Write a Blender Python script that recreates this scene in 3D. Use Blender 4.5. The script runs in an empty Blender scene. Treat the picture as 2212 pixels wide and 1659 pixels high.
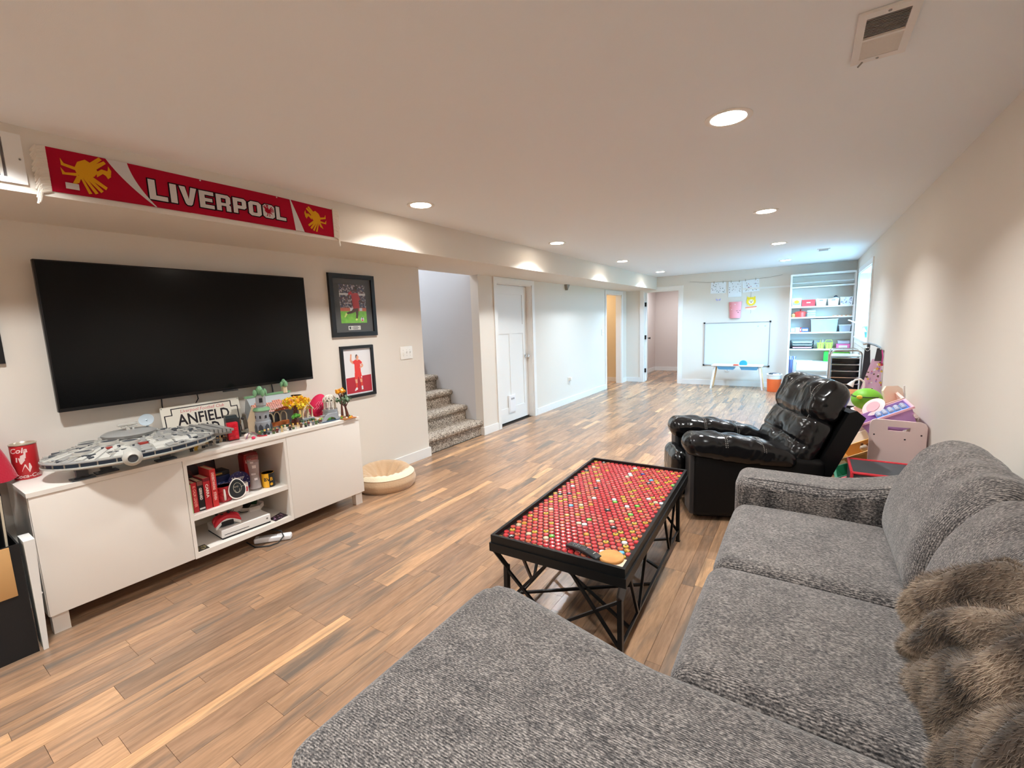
import bpy, bmesh, math, random
from mathutils import Vector, Matrix, Euler
from mathutils.geometry import tessellate_polygon
from mathutils import noise as mnoise

sc = bpy.context.scene
col = sc.collection
rnd = random.Random(7)
PI = math.pi

# ---------------------------------------------------------------- camera
CAM_H = 1.42
YAW, PITCH, ROLL, FPX = -0, 0, 0, 960.3
yaw, pit, rol = -.584771, -.136246, -.035485
fw = Vector((math.sin(yaw)*math.cos(pit), math.cos(yaw)*math.cos(pit), math.sin(pit)))
r0 = Vector((math.cos(yaw), -math.sin(yaw), 0)); u0 = r0.cross(fw)
rr = math.cos(rol)*r0 + math.sin(rol)*u0
uu = -math.sin(rol)*r0 + math.cos(rol)*u0
cd = bpy.data.cameras.new('camera'); cam = bpy.data.objects.new('camera', cd); col.objects.link(cam)
cd.sensor_fit = 'HORIZONTAL'; cd.sensor_width = 36.0; cd.lens = 36.0*FPX/2212.0
cd.clip_start = 0.05; cd.clip_end = 200
mw = Matrix((rr, uu, -fw)).transposed().to_4x4(); mw.translation = (0, 0, CAM_H)
cam.matrix_world = mw
sc.camera = cam

# ---------------------------------------------------------------- world, lights, exposure
sc.view_settings.view_transform = 'Standard'
sc.view_settings.look = 'None'
sc.view_settings.gamma = 1.0
sc.view_settings.use_curve_mapping = False
sc.view_settings.exposure = 0.4
sc.cycles.max_bounces = 10
sc.cycles.diffuse_bounces = 6
sc.cycles.glossy_bounces = 4
sc.cycles.transmission_bounces = 6
sc.cycles.transparent_max_bounces = 12
sc.cycles.sample_clamp_indirect = 6.0
sc.cycles.use_denoising = True
sc.cycles.caustics_reflective = False
sc.cycles.caustics_refractive = False

w = bpy.data.worlds.new('sky'); sc.world = w; w.use_nodes = True
bg = w.node_tree.nodes['Background']
bg.inputs[0].default_value = (0.34, 0.70, 1.0, 1)
bg.inputs[1].default_value = 44.0

LAMP_TINT = [(.97, 1.0, 1.0), (.95, 1.0, 1.03), (.76, .95, 1.14), (.60, .88, 1.20)]   # bulbs get cooler towards the far end
DOWN_W = 17.0
def area(name, loc, sx, sy, power, color, rot=(0, 0, 0), shape='RECTANGLE', spread=PI):
    l = bpy.data.lights.new(name, 'AREA'); l.shape = shape; l.size = sx
    if shape in ('RECTANGLE', 'ELLIPSE'): l.size_y = sy
    l.energy = power; l.color = color; l.spread = spread
    o = bpy.data.objects.new(name, l); col.objects.link(o); o.location = loc; o.rotation_euler = rot
    return o
# sky portal across the egress window in the right wall (guides sampling of the sky only)
pt = area('window_portal', (.95, 8.48, 1.53), 1.78, 1.0, 1, (1, 1, 1), (0, PI/2, 0))
pt.rotation_euler = (0, PI/2, 0); pt.data.size = 1.0; pt.data.size_y = 1.78
pt.data.cycles.is_portal = True
# added area light for daylight falling down the stairs, ceiling lamps of the two rooms behind the doors
area('stair_daylight', (-5.3, 3.97, 3.95), .9, .7, 75, (.80, .90, 1.0))
area('hall_lamp', (-4.4, 9.3, 2.24), .35, .35, 15, (1, .86, .66))
area('bedroom_lamp', (-2.6, 11.2, 2.24), .30, .30, 22, (.92, 1.0, 1.08))

# ---------------------------------------------------------------- materials
def lin(c):
    r = []
    for v in c[:3]:
        v /= 255.0
        r.append(v/12.92 if v <= .04045 else ((v+.055)/1.055)**2.4)
    return (r[0], r[1], r[2], 1.0)

_mats = {}
def M(name, rgb=(200, 200, 200), rough=.5, metal=0.0, spec=.5, coat=0.0, var=None, bump=None, emit=0.0, trans=0.0, ior=1.45, sheen=0.0):
    """rgb sRGB 0-255. var=(scale, rgb2, detail) colour variation; bump=(scale, strength)"""
    if name in _mats: return _mats[name]
    m = bpy.data.materials.new(name); m.use_nodes = True; _mats[name] = m
    nt = m.node_tree; b = nt.nodes['Principled BSDF']
    b.inputs['Base Color'].default_value = lin(rgb)
    b.inputs['Roughness'].default_value = rough
    b.inputs['Metallic'].default_value = metal
    b.inputs['Specular IOR Level'].default_value = spec
    b.inputs['Coat Weight'].default_value = coat
    b.inputs['Coat Roughness'].default_value = .08
    b.inputs['IOR'].default_value = ior
    b.inputs['Transmission Weight'].default_value = trans
    if sheen: b.inputs['Sheen Weight'].default_value = sheen
    if emit:
        b.inputs['Emission Color'].default_value = lin(rgb); b.inputs['Emission Strength'].default_value = emit
    if var or bump:
        tc = nt.nodes.new('ShaderNodeTexCoord')
    if var:
        n = nt.nodes.new('ShaderNodeTexNoise'); n.inputs['Scale'].default_value = var[0]; n.inputs['Detail'].default_value = 4
        mx = nt.nodes.new('ShaderNodeMix'); mx.data_type = 'RGBA'
        mx.inputs[6].default_value = lin(rgb); mx.inputs[7].default_value = lin(var[1])
        nt.links.new(tc.outputs['Object'], n.inputs['Vector'])
        rp = nt.nodes.new('ShaderNodeValToRGB'); rp.color_ramp.elements[0].position = .35; rp.color_ramp.elements[1].position = .65
        nt.links.new(n.outputs[0], rp.inputs[0])
        nt.links.new(rp.outputs[0], mx.inputs[0]); nt.links.new(mx.outputs[2], b.inputs['Base Color'])
    if bump:
        n2 = nt.nodes.new('ShaderNodeTexNoise'); n2.inputs['Scale'].default_value = bump[0]; n2.inputs['Detail'].default_value = 3
        bp = nt.nodes.new('ShaderNodeBump'); bp.inputs['Strength'].default_value = bump[1]; bp.inputs['Distance'].default_value = .01
        nt.links.new(tc.outputs['Object'], n2.inputs['Vector'])
        nt.links.new(n2.outputs[0], bp.inputs['Height']); nt.links.new(bp.outputs[0], b.inputs['Normal'])
    return m

def N(nt, t, **kw):
    n = nt.nodes.new(t)
    for k, v in kw.items():
        if k.startswith('i_'):
            n.inputs[int(k[2:])].default_value = v
        else: setattr(n, k, v)
    return n

# ---------------------------------------------------------------- mesh builder
class MB:
    def __init__(s): s.v = []; s.f = []; s.m = []; s.X = None
    def add(s, vs, fs, mat=0):
        o = len(s.v)
        X = s.X
        s.v += [tuple(X @ Vector(p)) if X else tuple(p) for p in vs]
        for f in fs: s.f.append([i+o for i in f]); s.m.append(mat)
        return s
    def box(s, x0, x1, y0, y1, z0, z1, mat=0):
        vs = [(x, y, z) for z in (z0, z1) for y in (y0, y1) for x in (x0, x1)]
        return s.add(vs, [(0, 2, 3, 1), (4, 5, 7, 6), (0, 1, 5, 4), (2, 6, 7, 3), (0, 4, 6, 2), (1, 3, 7, 5)], mat)
    def hexa(s, bot, top, mat=0):
        """bot, top: 4 points each, same order"""
        return s.add(list(bot)+list(top), [(3, 2, 1, 0), (4, 5, 6, 7), (0, 1, 5, 4), (1, 2, 6, 5), (2, 3, 7, 6), (3, 0, 4, 7)], mat)
    def rbox(s, c, h, r, n=4, seg=3, mat=0, puff=0.0, fn=None):
        """rounded box, half sizes h; puff bulges the faces; fn deforms points given relative to c"""
        hx = list(h); r = min(r, *(v*.999 for v in hx))
        def line(H):
            inn = H-r; t = []
            for i in range(seg): t.append(-inn - r*math.tan((1-i/seg)*PI/4))
            for i in range(n+1): t.append(-inn + 2*inn*i/n)
            for i in range(1, seg+1): t.append(inn + r*math.tan(i/seg*PI/4))
            return t
        L = [line(H) for H in hx]
        idx = {}; V = []; F = []
        def vert(p):
            k = (round(p[0], 6), round(p[1], 6), round(p[2], 6))
            if k in idx: return idx[k]
            inn = [max(-(hx[i]-r), min(hx[i]-r, p[i])) for i in range(3)]
            d = [p[i]-inn[i] for i in range(3)]; l = math.sqrt(sum(q*q for q in d)) or 1
            q = [inn[i]+d[i]/l*r for i in range(3)]
            if puff:
                a = [p[i]/hx[i] for i in range(3)]
                for i in range(3):
                    j, k2 = (i+1) % 3, (i+2) % 3
                    q[i] += puff*a[i]*max(0, 1-a[j]**2)*max(0, 1-a[k2]**2)
            if fn: q = fn(*q)
            idx[k] = len(V); V.append((q[0]+c[0], q[1]+c[1], q[2]+c[2])); return idx[k]
        for ax in range(3):
            a, b = (ax+1) % 3, (ax+2) % 3
            for sg in (-1, 1):
                for i in range(len(L[a])-1):
                    for j in range(len(L[b])-1):
                        qd = []
                        for (ii, jj) in ((i, j), (i+1, j), (i+1, j+1), (i, j+1)):
                            p = [0, 0, 0]; p[ax] = sg*hx[ax]; p[a] = L[a][ii]; p[b] = L[b][jj]; qd.append(vert(p))
                        if sg < 0: qd.reverse()
                        F.append(qd)
        return s.add(V, F, mat)
    def cyl(s, p0, p1, r0, r1=None, n=16, mat=0, caps=True):
        r1 = r0 if r1 is None else r1
        p0, p1 = Vector(p0), Vector(p1); d = (p1-p0).normalized()
        a = d.orthogonal().normalized(); b = d.cross(a)
        vs = []
        for p, r in ((p0, r0), (p1, r1)):
            for i in range(n):
                t = 2*PI*i/n; vs.append(p + a*(r*math.cos(t)) + b*(r*math.sin(t)))
        fs = [(i, (i+1) % n, n+(i+1) % n, n+i) for i in range(n)]
        if caps: fs += [tuple(range(n-1, -1, -1)), tuple(range(n, 2*n))]
        return s.add(vs, fs, mat)
    def lathe(s, prof, c=(0, 0, 0), n=20, mat=0, axis=None, sx=1, sy=1):
        """prof [(r,z)...] bottom to top along local z (or axis vector)"""
        vs = []; fs = []
        R = Matrix.Identity(3) if axis is None else Vector((0, 0, 1)).rotation_difference(Vector(axis)).to_matrix()
        c = Vector(c)
        for (r, z) in prof:
            for i in range(n):
                t = 2*PI*i/n; vs.append(c + R @ Vector((r*math.cos(t)*sx, r*math.sin(t)*sy, z)))
        k = len(prof)
        for j in range(k-1):
            for i in range(n):
                fs.append((j*n+i, j*n+(i+1) % n, (j+1)*n+(i+1) % n, (j+1)*n+i))
        if prof[0][0] > 1e-6: fs.append(tuple(range(n-1, -1, -1)))
        if prof[-1][0] > 1e-6: fs.append(tuple(range((k-1)*n, k*n)))
        return s.add(vs, fs, mat)
    def tube(s, pts, r, n=6, mat=0, closed=False):
        P = [Vector(p) for p in pts]; vs = []; fs = []; prev = None
        m = len(P)
        for i, p in enumerate(P):
            if closed: d = (P[(i+1) % m]-P[i-1]).normalized()
            else: d = (P[min(i+1, m-1)]-P[max(i-1, 0)]).normalized()
            a = d.orthogonal().normalized() if prev is None else (prev - d*prev.dot(d)).normalized()
            prev = a; b = d.cross(a)
            rr_ = r[i] if isinstance(r, (list, tuple)) else r
            for k in range(n):
                t = 2*PI*k/n; vs.append(p + a*(rr_*math.cos(t)) + b*(rr_*math.sin(t)))
        for i in range(m if closed else m-1):
            j = (i+1) % m
            for k in range(n): fs.append((i*n+k, i*n+(k+1) % n, j*n+(k+1) % n, j*n+k))
        if not closed: fs += [tuple(range(n-1, -1, -1)), tuple(range((m-1)*n, m*n))]
        return s.add(vs, fs, mat)
    def bar(s, p0, p1, w, h=None, mat=0, up=(0, 0, 1)):
        """square bar from p0 to p1"""
        h = w if h is None else h
        p0, p1 = Vector(p0), Vector(p1); d = (p1-p0).normalized(); up = Vector(up)
        if abs(d.dot(up)) > .98: up = Vector((1, 0, 0))
        a = d.cross(up).normalized()*(w/2); b = a.cross(d).normalized()*(h/2)
        q = lambda p: [p-a-b, p+a-b, p+a+b, p-a+b]
        return s.hexa(q(p0), q(p1), mat)
    def prism(s, poly, o, ex, ey, t, mat=0):
        """2-D polygon placed at o with axes ex, ey, extruded by t along ex x ey"""
        o, ex, ey = Vector(o), Vector(ex), Vector(ey); nz = ex.cross(ey).normalized()
        n = len(poly)
        area2 = sum(poly[i][0]*poly[(i+1) % n][1]-poly[(i+1) % n][0]*poly[i][1] for i in range(n))
        if area2 < 0: poly = list(reversed(poly))
        vs = [o+ex*x+ey*y for x, y in poly]; vs += [v+nz*t for v in vs]
        fs = []
        for tri in tessellate_polygon([[Vector((x, y, 0)) for x, y in poly]]):
            a, b, c = tri
            A = (poly[b][0]-poly[a][0])*(poly[c][1]-poly[a][1])-(poly[b][1]-poly[a][1])*(poly[c][0]-poly[a][0])
            if A < 0: a, c = c, a
            fs.append((a+n, b+n, c+n)); fs.append((c, b, a))
        fs += [(i, (i+1) % n, n+(i+1) % n, n+i) for i in range(n)]
        return s.add(vs, fs, mat)
    def ell(s, c, rx, ry=None, rz=None, nu=14, nv=9, mat=0, fn=None):
        ry = rx if ry is None else ry; rz = rx if rz is None else rz
        vs = [(0, 0, -1)]
        for j in range(1, nv):
            a = -PI/2+PI*j/nv
            for i in range(nu): t = 2*PI*i/nu; vs.append((math.cos(a)*math.cos(t), math.cos(a)*math.sin(t), math.sin(a)))
        vs.append((0, 0, 1)); fs = []
        for i in range(nu): fs.append((0, 1+(i+1) % nu, 1+i))
        for j in range(nv-2):
            for i in range(nu): fs.append((1+j*nu+i, 1+j*nu+(i+1) % nu, 1+(j+1)*nu+(i+1) % nu, 1+(j+1)*nu+i))
        o = 1+(nv-2)*nu; top = len(vs)-1
        for i in range(nu): fs.append((o+i, o+(i+1) % nu, top))
        V = []
        for x, y, z in vs:
            q = (x*rx, y*ry, z*rz)
            if fn: q = fn(*q)
            V.append((c[0]+q[0], c[1]+q[1], c[2]+q[2]))
        return s.add(V, fs, mat)
    def grid(s, nu, nv, fn, mat=0, flip=False):
        vs = [fn(i/nu, j/nv) for j in range(nv+1) for i in range(nu+1)]
        fs = []
        for j in range(nv):
            for i in range(nu):
                a = j*(nu+1)+i; q = (a, a+1, a+nu+2, a+nu+1); fs.append(q[::-1] if flip else q)
        return s.add(vs, fs, mat)
    def mesh(s, name, mats, smooth=35, world=None):
        me = bpy.data.meshes.new(name)
        vs = s.v
        if world is not None:
            inv = world.inverted(); vs = [tuple(inv @ Vector(p)) for p in vs]
        me.from_pydata(vs, [], s.f)
        for m in (mats if isinstance(mats, (list, tuple)) else [mats]): me.materials.append(m)
        me.polygons.foreach_set('material_index', s.m)
        if smooth:
            me.polygons.foreach_set('use_smooth', [True]*len(s.f))
            me.set_sharp_from_angle(angle=math.radians(smooth))
        me.update()
        return me
    def build(s, name, mats, parent=None, smooth=35, world=False, kind=None):
        """world=True: the points are world coordinates, moved into the thing's own space"""
        Wm = WM.get(root_of(parent).name) if (world and parent is not None) else None
        o = bpy.data.objects.new(name, s.mesh(name, mats, smooth, Wm)); col.objects.link(o)
        if parent is not None: o.parent = parent
        if kind: o['kind'] = kind
        return o

WM = {}
def root_of(o):
    while o.parent is not None: o = o.parent
    return o
def tag(o, label=None, cat=None, group=None, kind=None):
    if label: o['label'] = label
    if cat: o['category'] = cat
    if group: o['group'] = group
    if kind: o['kind'] = kind
    return o
def thing(name, label, cat, loc=(0, 0, 0), rz=0.0, group=None):
    o = bpy.data.objects.new(name, None); col.objects.link(o)
    o.empty_display_size = .05
    o.location = loc; o.rotation_euler = (0, 0, rz)
    WM[o.name] = Matrix.Translation(loc) @ Matrix.Rotation(rz, 4, 'Z')
    return tag(o, label, cat, group)
def one(mb, name, label, cat, mats, group=None, smooth=35):
    """a thing that is a single mesh, points in world coordinates; origin goes to its base"""
    xs = [p[0] for p in mb.v]; ys = [p[1] for p in mb.v]; zs = [p[2] for p in mb.v]
    c = Vector(((min(xs)+max(xs))/2, (min(ys)+max(ys))/2, min(zs)))
    o = bpy.data.objects.new(name, mb.mesh(name, mats, smooth, Matrix.Translation(c))); col.objects.link(o)
    o.location = c; WM[o.name] = Matrix.Translation(c)
    return tag(o, label, cat, group)
def struct(mb, name, mats, parent=None, smooth=35):
    o = mb.build(name, mats, parent, smooth)
    if parent is None: o['kind'] = 'structure'
    return o
def text_tris(txt, size, bold=0.0, extrude=0.0, align='CENTER', spacing=1.0, shear=0.0):
    """flat lettering as points and faces in its own x-y plane"""
    cu = bpy.data.curves.new('lettering', 'FONT'); cu.body = txt; cu.size = size; cu.offset = bold
    cu.extrude = extrude; cu.align_x = align; cu.align_y = 'CENTER'; cu.resolution_u = 2; cu.space_character = spacing; cu.shear = shear
    ob = bpy.data.objects.new('lettering', cu); col.objects.link(ob)
    dg = bpy.context.evaluated_depsgraph_get(); me = bpy.data.meshes.new_from_object(ob.evaluated_get(dg))
    vs = [v.co.copy() for v in me.vertices]; fs = [tuple(p.vertices) for p in me.polygons]
    bpy.data.objects.remove(ob); bpy.data.curves.remove(cu); bpy.data.meshes.remove(me)
    return vs, fs
def put_text(mb, txt, size, o, ex, ey, mat=0, bold=0.0, width=None, extrude=.0004, spacing=1.0, shear=0.0):
    vs, fs = text_tris(txt, size, bold, extrude, 'CENTER', spacing, shear)
    if not vs: return
    o, ex, ey = Vector(o), Vector(ex).normalized(), Vector(ey).normalized(); nz = ex.cross(ey)
    k = 1.0
    if width:
        xs = [v.x for v in vs]; k = width/max(1e-6, max(xs)-min(xs))
    mid = (max(v.x for v in vs)+min(v.x for v in vs))/2
    midy = (max(v.y for v in vs)+min(v.y for v in vs))/2
    mb.add([o + ex*((v.x-mid)*k) + ey*(v.y-midy) + nz*v.z for v in vs], fs, mat)
# ================================================================= SETTING
WALL = M('wall_paint', (222, 215, 205), .85, bump=(260, .06))
WHITE = M('white_trim_paint', (232, 231, 228), .45)
CEIL = M('ceiling_paint', (234, 238, 242), .9, bump=(300, .05))
XL, XR, YF, YB, ZC, ZS = -3.41, .70, 9.93, -2.4, 2.29, 2.027
XS = -2.735      # front face of the soffit

def plank_material():
    m = bpy.data.materials.new('laminate_plank'); m.use_nodes = True; nt = m.node_tree; b = nt.nodes['Principled BSDF']; L = nt.links.new
    at = N(nt, 'ShaderNodeAttribute', attribute_name='tint'); sp = N(nt, 'ShaderNodeSeparateColor'); L(at.outputs[0], sp.inputs[0])
    geo = N(nt, 'ShaderNodeNewGeometry')
    mp = N(nt, 'ShaderNodeVectorMath', operation='MULTIPLY'); mp.inputs[1].default_value = (1, .10, 1); L(geo.outputs['Position'], mp.inputs[0])
    of = N(nt, 'ShaderNodeVectorMath', operation='MULTIPLY_ADD'); of.inputs[1].default_value = (9, 13, 7); L(at.outputs[0], of.inputs[0]); L(mp.outputs[0], of.inputs[2])
    base = N(nt, 'ShaderNodeValToRGB'); cr = base.color_ramp
    cols = [(0, (122, 99, 80)), (.2, (141, 112, 90)), (.42, (156, 122, 96)), (.62, (168, 131, 101)), (.8, (185, 144, 109)), (1, (213, 166, 122))]
    cr.elements[0].position = 0; cr.elements[0].color = lin(cols[0][1]); cr.elements[1].position = 1; cr.elements[1].color = lin(cols[-1][1])
    for p, c in cols[1:-1]: e = cr.elements.new(p); e.color = lin(c)
    L(sp.outputs[0], base.inputs[0])
    # fine grain
    g = N(nt, 'ShaderNodeTexNoise'); g.inputs['Scale'].default_value = 90; g.inputs['Detail'].default_value = 6; g.inputs['Roughness'].default_value = .65; L(of.outputs[0], g.inputs['Vector'])
    gm = N(nt, 'ShaderNodeMapRange'); gm.inputs[1].default_value = .3; gm.inputs[2].default_value = .7; gm.inputs[3].default_value = .78; gm.inputs[4].default_value = 1.14; L(g.outputs[0], gm.inputs[0])
    # broad figure
    g3 = N(nt, 'ShaderNodeTexNoise'); g3.inputs['Scale'].default_value = 22; g3.inputs['Detail'].default_value = 5; g3.inputs['Distortion'].default_value = 1.6; L(of.outputs[0], g3.inputs['Vector'])
    gm3 = N(nt, 'ShaderNodeMapRange'); gm3.inputs[1].default_value = .3; gm3.inputs[2].default_value = .72; gm3.inputs[3].default_value = .82; gm3.inputs[4].default_value = 1.16; L(g3.outputs[0], gm3.inputs[0])
    mu0 = N(nt, 'ShaderNodeMath', operation='MULTIPLY'); L(gm.outputs[0], mu0.inputs[0]); L(gm3.outputs[0], mu0.inputs[1])
    mu = N(nt, 'ShaderNodeVectorMath', operation='SCALE'); L(base.outputs[0], mu.inputs[0]); L(mu0.outputs[0], mu.inputs['Scale'])
    # charcoal weathering smears
    s = N(nt, 'ShaderNodeTexNoise'); s.inputs['Scale'].default_value = 13; s.inputs['Detail'].default_value = 6; s.inputs['Roughness'].default_value = .6; s.inputs['Distortion'].default_value = .7; L(of.outputs[0], s.inputs['Vector'])
    sr = N(nt, 'ShaderNodeMapRange'); sr.inputs[1].default_value = .48; sr.inputs[2].default_value = .66; sr.inputs[3].default_value = 0; sr.inputs[4].default_value = .85; L(s.outputs[0], sr.inputs[0])
    sg = N(nt, 'ShaderNodeMath', operation='MULTIPLY'); L(sr.outputs[0], sg.inputs[0]); L(sp.outputs[1], sg.inputs[1])
    mx = N(nt, 'ShaderNodeMix', data_type='RGBA'); L(sg.outputs[0], mx.inputs[0]); L(mu.outputs[0], mx.inputs[6]); mx.inputs[7].default_value = lin((98, 90, 82))
    L(mx.outputs[2], b.inputs['Base Color'])
    b.inputs['Roughness'].default_value = .27; b.inputs['Specular IOR Level'].default_value = .65
    bp = N(nt, 'ShaderNodeBump'); bp.inputs['Strength'].default_value = .10; bp.inputs['Distance'].default_value = .002; L(g.outputs[0], bp.inputs['Height']); L(bp.outputs[0], b.inputs['Normal'])
    return m
PLANK = plank_material()

floor = struct(MB().box(-7.2, 1.1, YB-.2, 12.6, -.12, -.006), 'floor', M('plank_joint', (60, 46, 36), .8))
camv = Vector((0, 0, CAM_H))
def in_view(p):
    d = Vector(p)-camv; z = d.dot(fw)
    if z < .2: return 0
    x = d.dot(rr)/z*FPX; y = d.dot(uu)/z*FPX
    return z if abs(x) < 1160 and abs(y) < 880 else 0
planks = []
x = XL-1.9; prev_ends = []
while x < XR+.02:
    wd = rnd.choice((.0625, .0625, .125, .125, .125))
    y0, y1 = (8.3, 12.5) if x+wd < XL-.02 else (YB, 12.5)
    y = y0 - rnd.random()*.8
    while y < y1:
        ln = rnd.choice((.38, .5, .62, .75, .9, 1.1))*(1 if wd > .1 else .85)
        a, b = max(y, y0), min(y+ln, y1)
        if b-a > .02 and x > -5.3:
            c = (x+wd/2, (a+b)/2, 0)
            hid = (c[0] > -.9 and b < 1.1) or (c[0] > -.25 and b < 2.6) or c[0] < -3.0 and b < 2.2 or (c[0] > XR) or c[1] > 9.9
            z = in_view(c)
            score = wd*(b-a)/(z**2.6) if z and not hid and c[0] > XL else -1
            light = rnd.random()
            t = (min(1, max(0, rnd.gauss(.5, .16))) if wd > .1 else rnd.choice((.3, .5, .7, .95, .55, .45)), rnd.choice((.35, .7, .9, 1.0)), rnd.random(), 1)
            planks.append((score, x, x+wd, a, b, t))
        y += ln
    x += wd
planks.sort(key=lambda p: -p[0])
def plank_mesh(pl, name):
    mb = MB(); tn = []
    for (_, xa, xb, a, b, t) in pl:
        k0 = len(mb.f); g = .0006
        mb.box(xa+g, xb-g, a+g, b-g, -.006, 0); tn += [t]*((len(mb.f)-k0)*4)
    me = mb.mesh(name, PLANK, 0)
    ca = me.color_attributes.new('tint', 'FLOAT_COLOR', 'CORNER')
    ca.data.foreach_set('color', [v for t in tn for v in t])
    return me
for p in planks[:300]:
    o = bpy.data.objects.new('plank', plank_mesh([p], 'plank')); col.objects.link(o); o.parent = floor
o = bpy.data.objects.new('distant_planks', plank_mesh(planks[300:], 'distant_planks')); col.objects.link(o); o.parent = floor; o['kind'] = 'stuff'

struct(MB().box(XL, XR+.35, YB-.15, YF+.12, ZC, ZC+.12), 'ceiling', CEIL)
struct(MB().box(XL, XS, YB, YF, ZS, ZC), 'soffit', WALL)
# left wall with the stair opening, door and hall doorway; thickness runs to -x
wl = MB(); T = .12
wl.box(XL-T, XL, YB, 3.455, 0, ZC)
wl.box(XL-T, XL, 3.455, 4.465, ZS, ZC)
wl.box(XL-T, XL, 4.465, 4.85, 0, ZC); wl.box(XL-T, XL, 4.85, 5.745, 1.955, ZC)
wl.box(XL-T, XL, 5.745, 8.70, 0, ZC); wl.box(XL-T, XL, 8.70, 9.60, 1.945, ZC); wl.box(XL-T, XL, 9.60, YF+.12, 0, ZC)
struct(wl, 'wall_left', WALL, smooth=0)
ws = MB()
ws.box(-6.9, XL-T, 3.34, 3.455, 0, 4.1); ws.box(-6.9, XL-T, 4.465, 4.58, 0, 4.1); ws.box(-7.0, -6.9, 3.34, 4.58, 0, 4.1)
ws.box(XL-T, XL, 3.34, 4.58, ZC+.12, 4.1); ws.box(-7, XL, 3.34, 4.58, 4.1, 4.2)
struct(ws, 'wall_stairwell', M('stairwell_paint', (206, 204, 204), .85), smooth=0)
wf = MB()
wf.box(XL-T, -3.01, YF, YF+T, 0, ZC); wf.box(-3.01, -2.27, YF, YF+T, 1.99, ZC); wf.box(-2.27, XR+.3, YF, YF+T, 0, ZC)
struct(wf, 'wall_far', WALL, smooth=0)
wr = MB(); W0, W1, WZ0, WZ1 = 7.58, 9.38, 1.0, 2.03
wr.box(XR, XR+.3, YB, W0, 0, ZC); wr.box(XR, XR+.3, W1, YF+.12, 0, ZC); wr.box(XR, XR+.3, W0, W1, 0, WZ0); wr.box(XR, XR+.3, W0, W1, WZ1, ZC)
struct(wr, 'wall_right', WALL, smooth=0)
struct(MB().box(XL-T, XR+.3, YB-.15, YB, 0, ZC), 'wall_near', WALL)
# rooms behind the doorways
bw = MB()
bw.box(-3.55, -3.42, YF+T, 12.3, 0, 2.25); bw.box(-3.55, -1.2, 12.3, 12.42, 0, 2.25); bw.box(-1.3, -1.2, YF+T, 12.3, 0, 2.25); bw.box(-3.55, -1.2, YF+T, 12.42, 2.25, 2.35)
struct(bw, 'wall_bedroom', M('bedroom_paint', (212, 200, 194), .85), smooth=0)
hw = MB()
hw.box(-5.2, XL-T, 9.80, 9.92, 0, 2.25); hw.box(-5.2, XL-T, 8.3, 8.4, 0, 2.25); hw.box(-5.3, -5.2, 8.3, 9.92, 0, 2.25); hw.box(-5.3, XL-T, 8.3, 9.92, 2.25, 2.35)
struct(hw, 'wall_hall', M('hall_paint', (222, 204, 174), .85), smooth=0)

struct(MB().box(-5.2, XL-T, 8.18, 8.3, 0, 2.4).box(-5.3, -5.2, 4.58, 8.3, 0, 2.4).box(-5.3, XL-T, 4.58, 8.3, 2.4, 2.5), 'wall_sky_block', WALL, smooth=0)  # unseen box added behind the shut door to stop sky light leaking in
# baseboards
BH, BT = .10, .015
bb = MB()
for a, b in ((YB, 3.455+BT), (4.465-BT, 4.775), (5.82, 8.63), (9.67, 9.90)): bb.box(XL, XL+BT, a, b, 0, BH)
bb.box(XL-.10, XL, 3.455, 3.455+BT, 0, BH); bb.box(XL-.06, XL, 4.465-BT, 4.465, 0, BH)
struct(bb, 'baseboard_left', WHITE, smooth=0)
b2 = MB().box(XL, -3.085, YF-BT, YF, 0, BH).box(-2.185, -.27, YF-BT, YF, 0, BH)
struct(b2, 'baseboard_far', WHITE, smooth=0)
struct(MB().box(XR-BT, XR, YB, 9.66, 0, BH), 'baseboard_right', WHITE, smooth=0)
b3 = MB().box(-3.42, -3.405, YF+T, 12.3, 0, BH).box(-3.42, -1.3, 12.285, 12.3, 0, BH)
struct(b3, 'baseboard_bedroom', WHITE, smooth=0)
struct(MB().box(-5.2, XL-T, 9.785, 9.80, 0, BH), 'baseboard_hall', WHITE, smooth=0)

# door casings
def casing_y(n, y0, y1, zt, cw=.07, x=XL, depth=T):     # opening in the left wall
    m = MB()
    m.box(x, x+.016, y0-cw, y0, 0, zt+cw-.002); m.box(x, x+.016, y1, y1+cw, 0, zt+cw-.002); m.box(x, x+.016, y0, y1, zt, zt+cw-.002)
    m.box(x-depth, x, y0-.001, y0+.014, 0, zt); m.box(x-depth, x, y1-.014, y1+.001, 0, zt); m.box(x-depth, x, y0, y1, zt-.014, zt+.001)
    return struct(m, n, WHITE, smooth=0)
casing_y('trim_1', 4.85, 5.745, 1.955, .07)
casing_y('trim_2', 8.70, 9.60, 1.945, .07)
m = MB(); a, b, zt, cw = -3.01, -2.27, 1.99, .085
m.box(a-cw, a, YF-.016, YF, 0, zt+cw); m.box(b, b+cw, YF-.016, YF, 0, zt+cw); m.box(a, b, YF-.016, YF, zt, zt+cw)
m.box(a-.001, a+.014, YF, YF+T, 0, zt); m.box(b-.014, b+.001, YF, YF+T, 0, zt); m.box(a, b, YF, YF+T, zt-.014, zt+.001)
struct(m, 'trim_3', WHITE, smooth=0)

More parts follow.
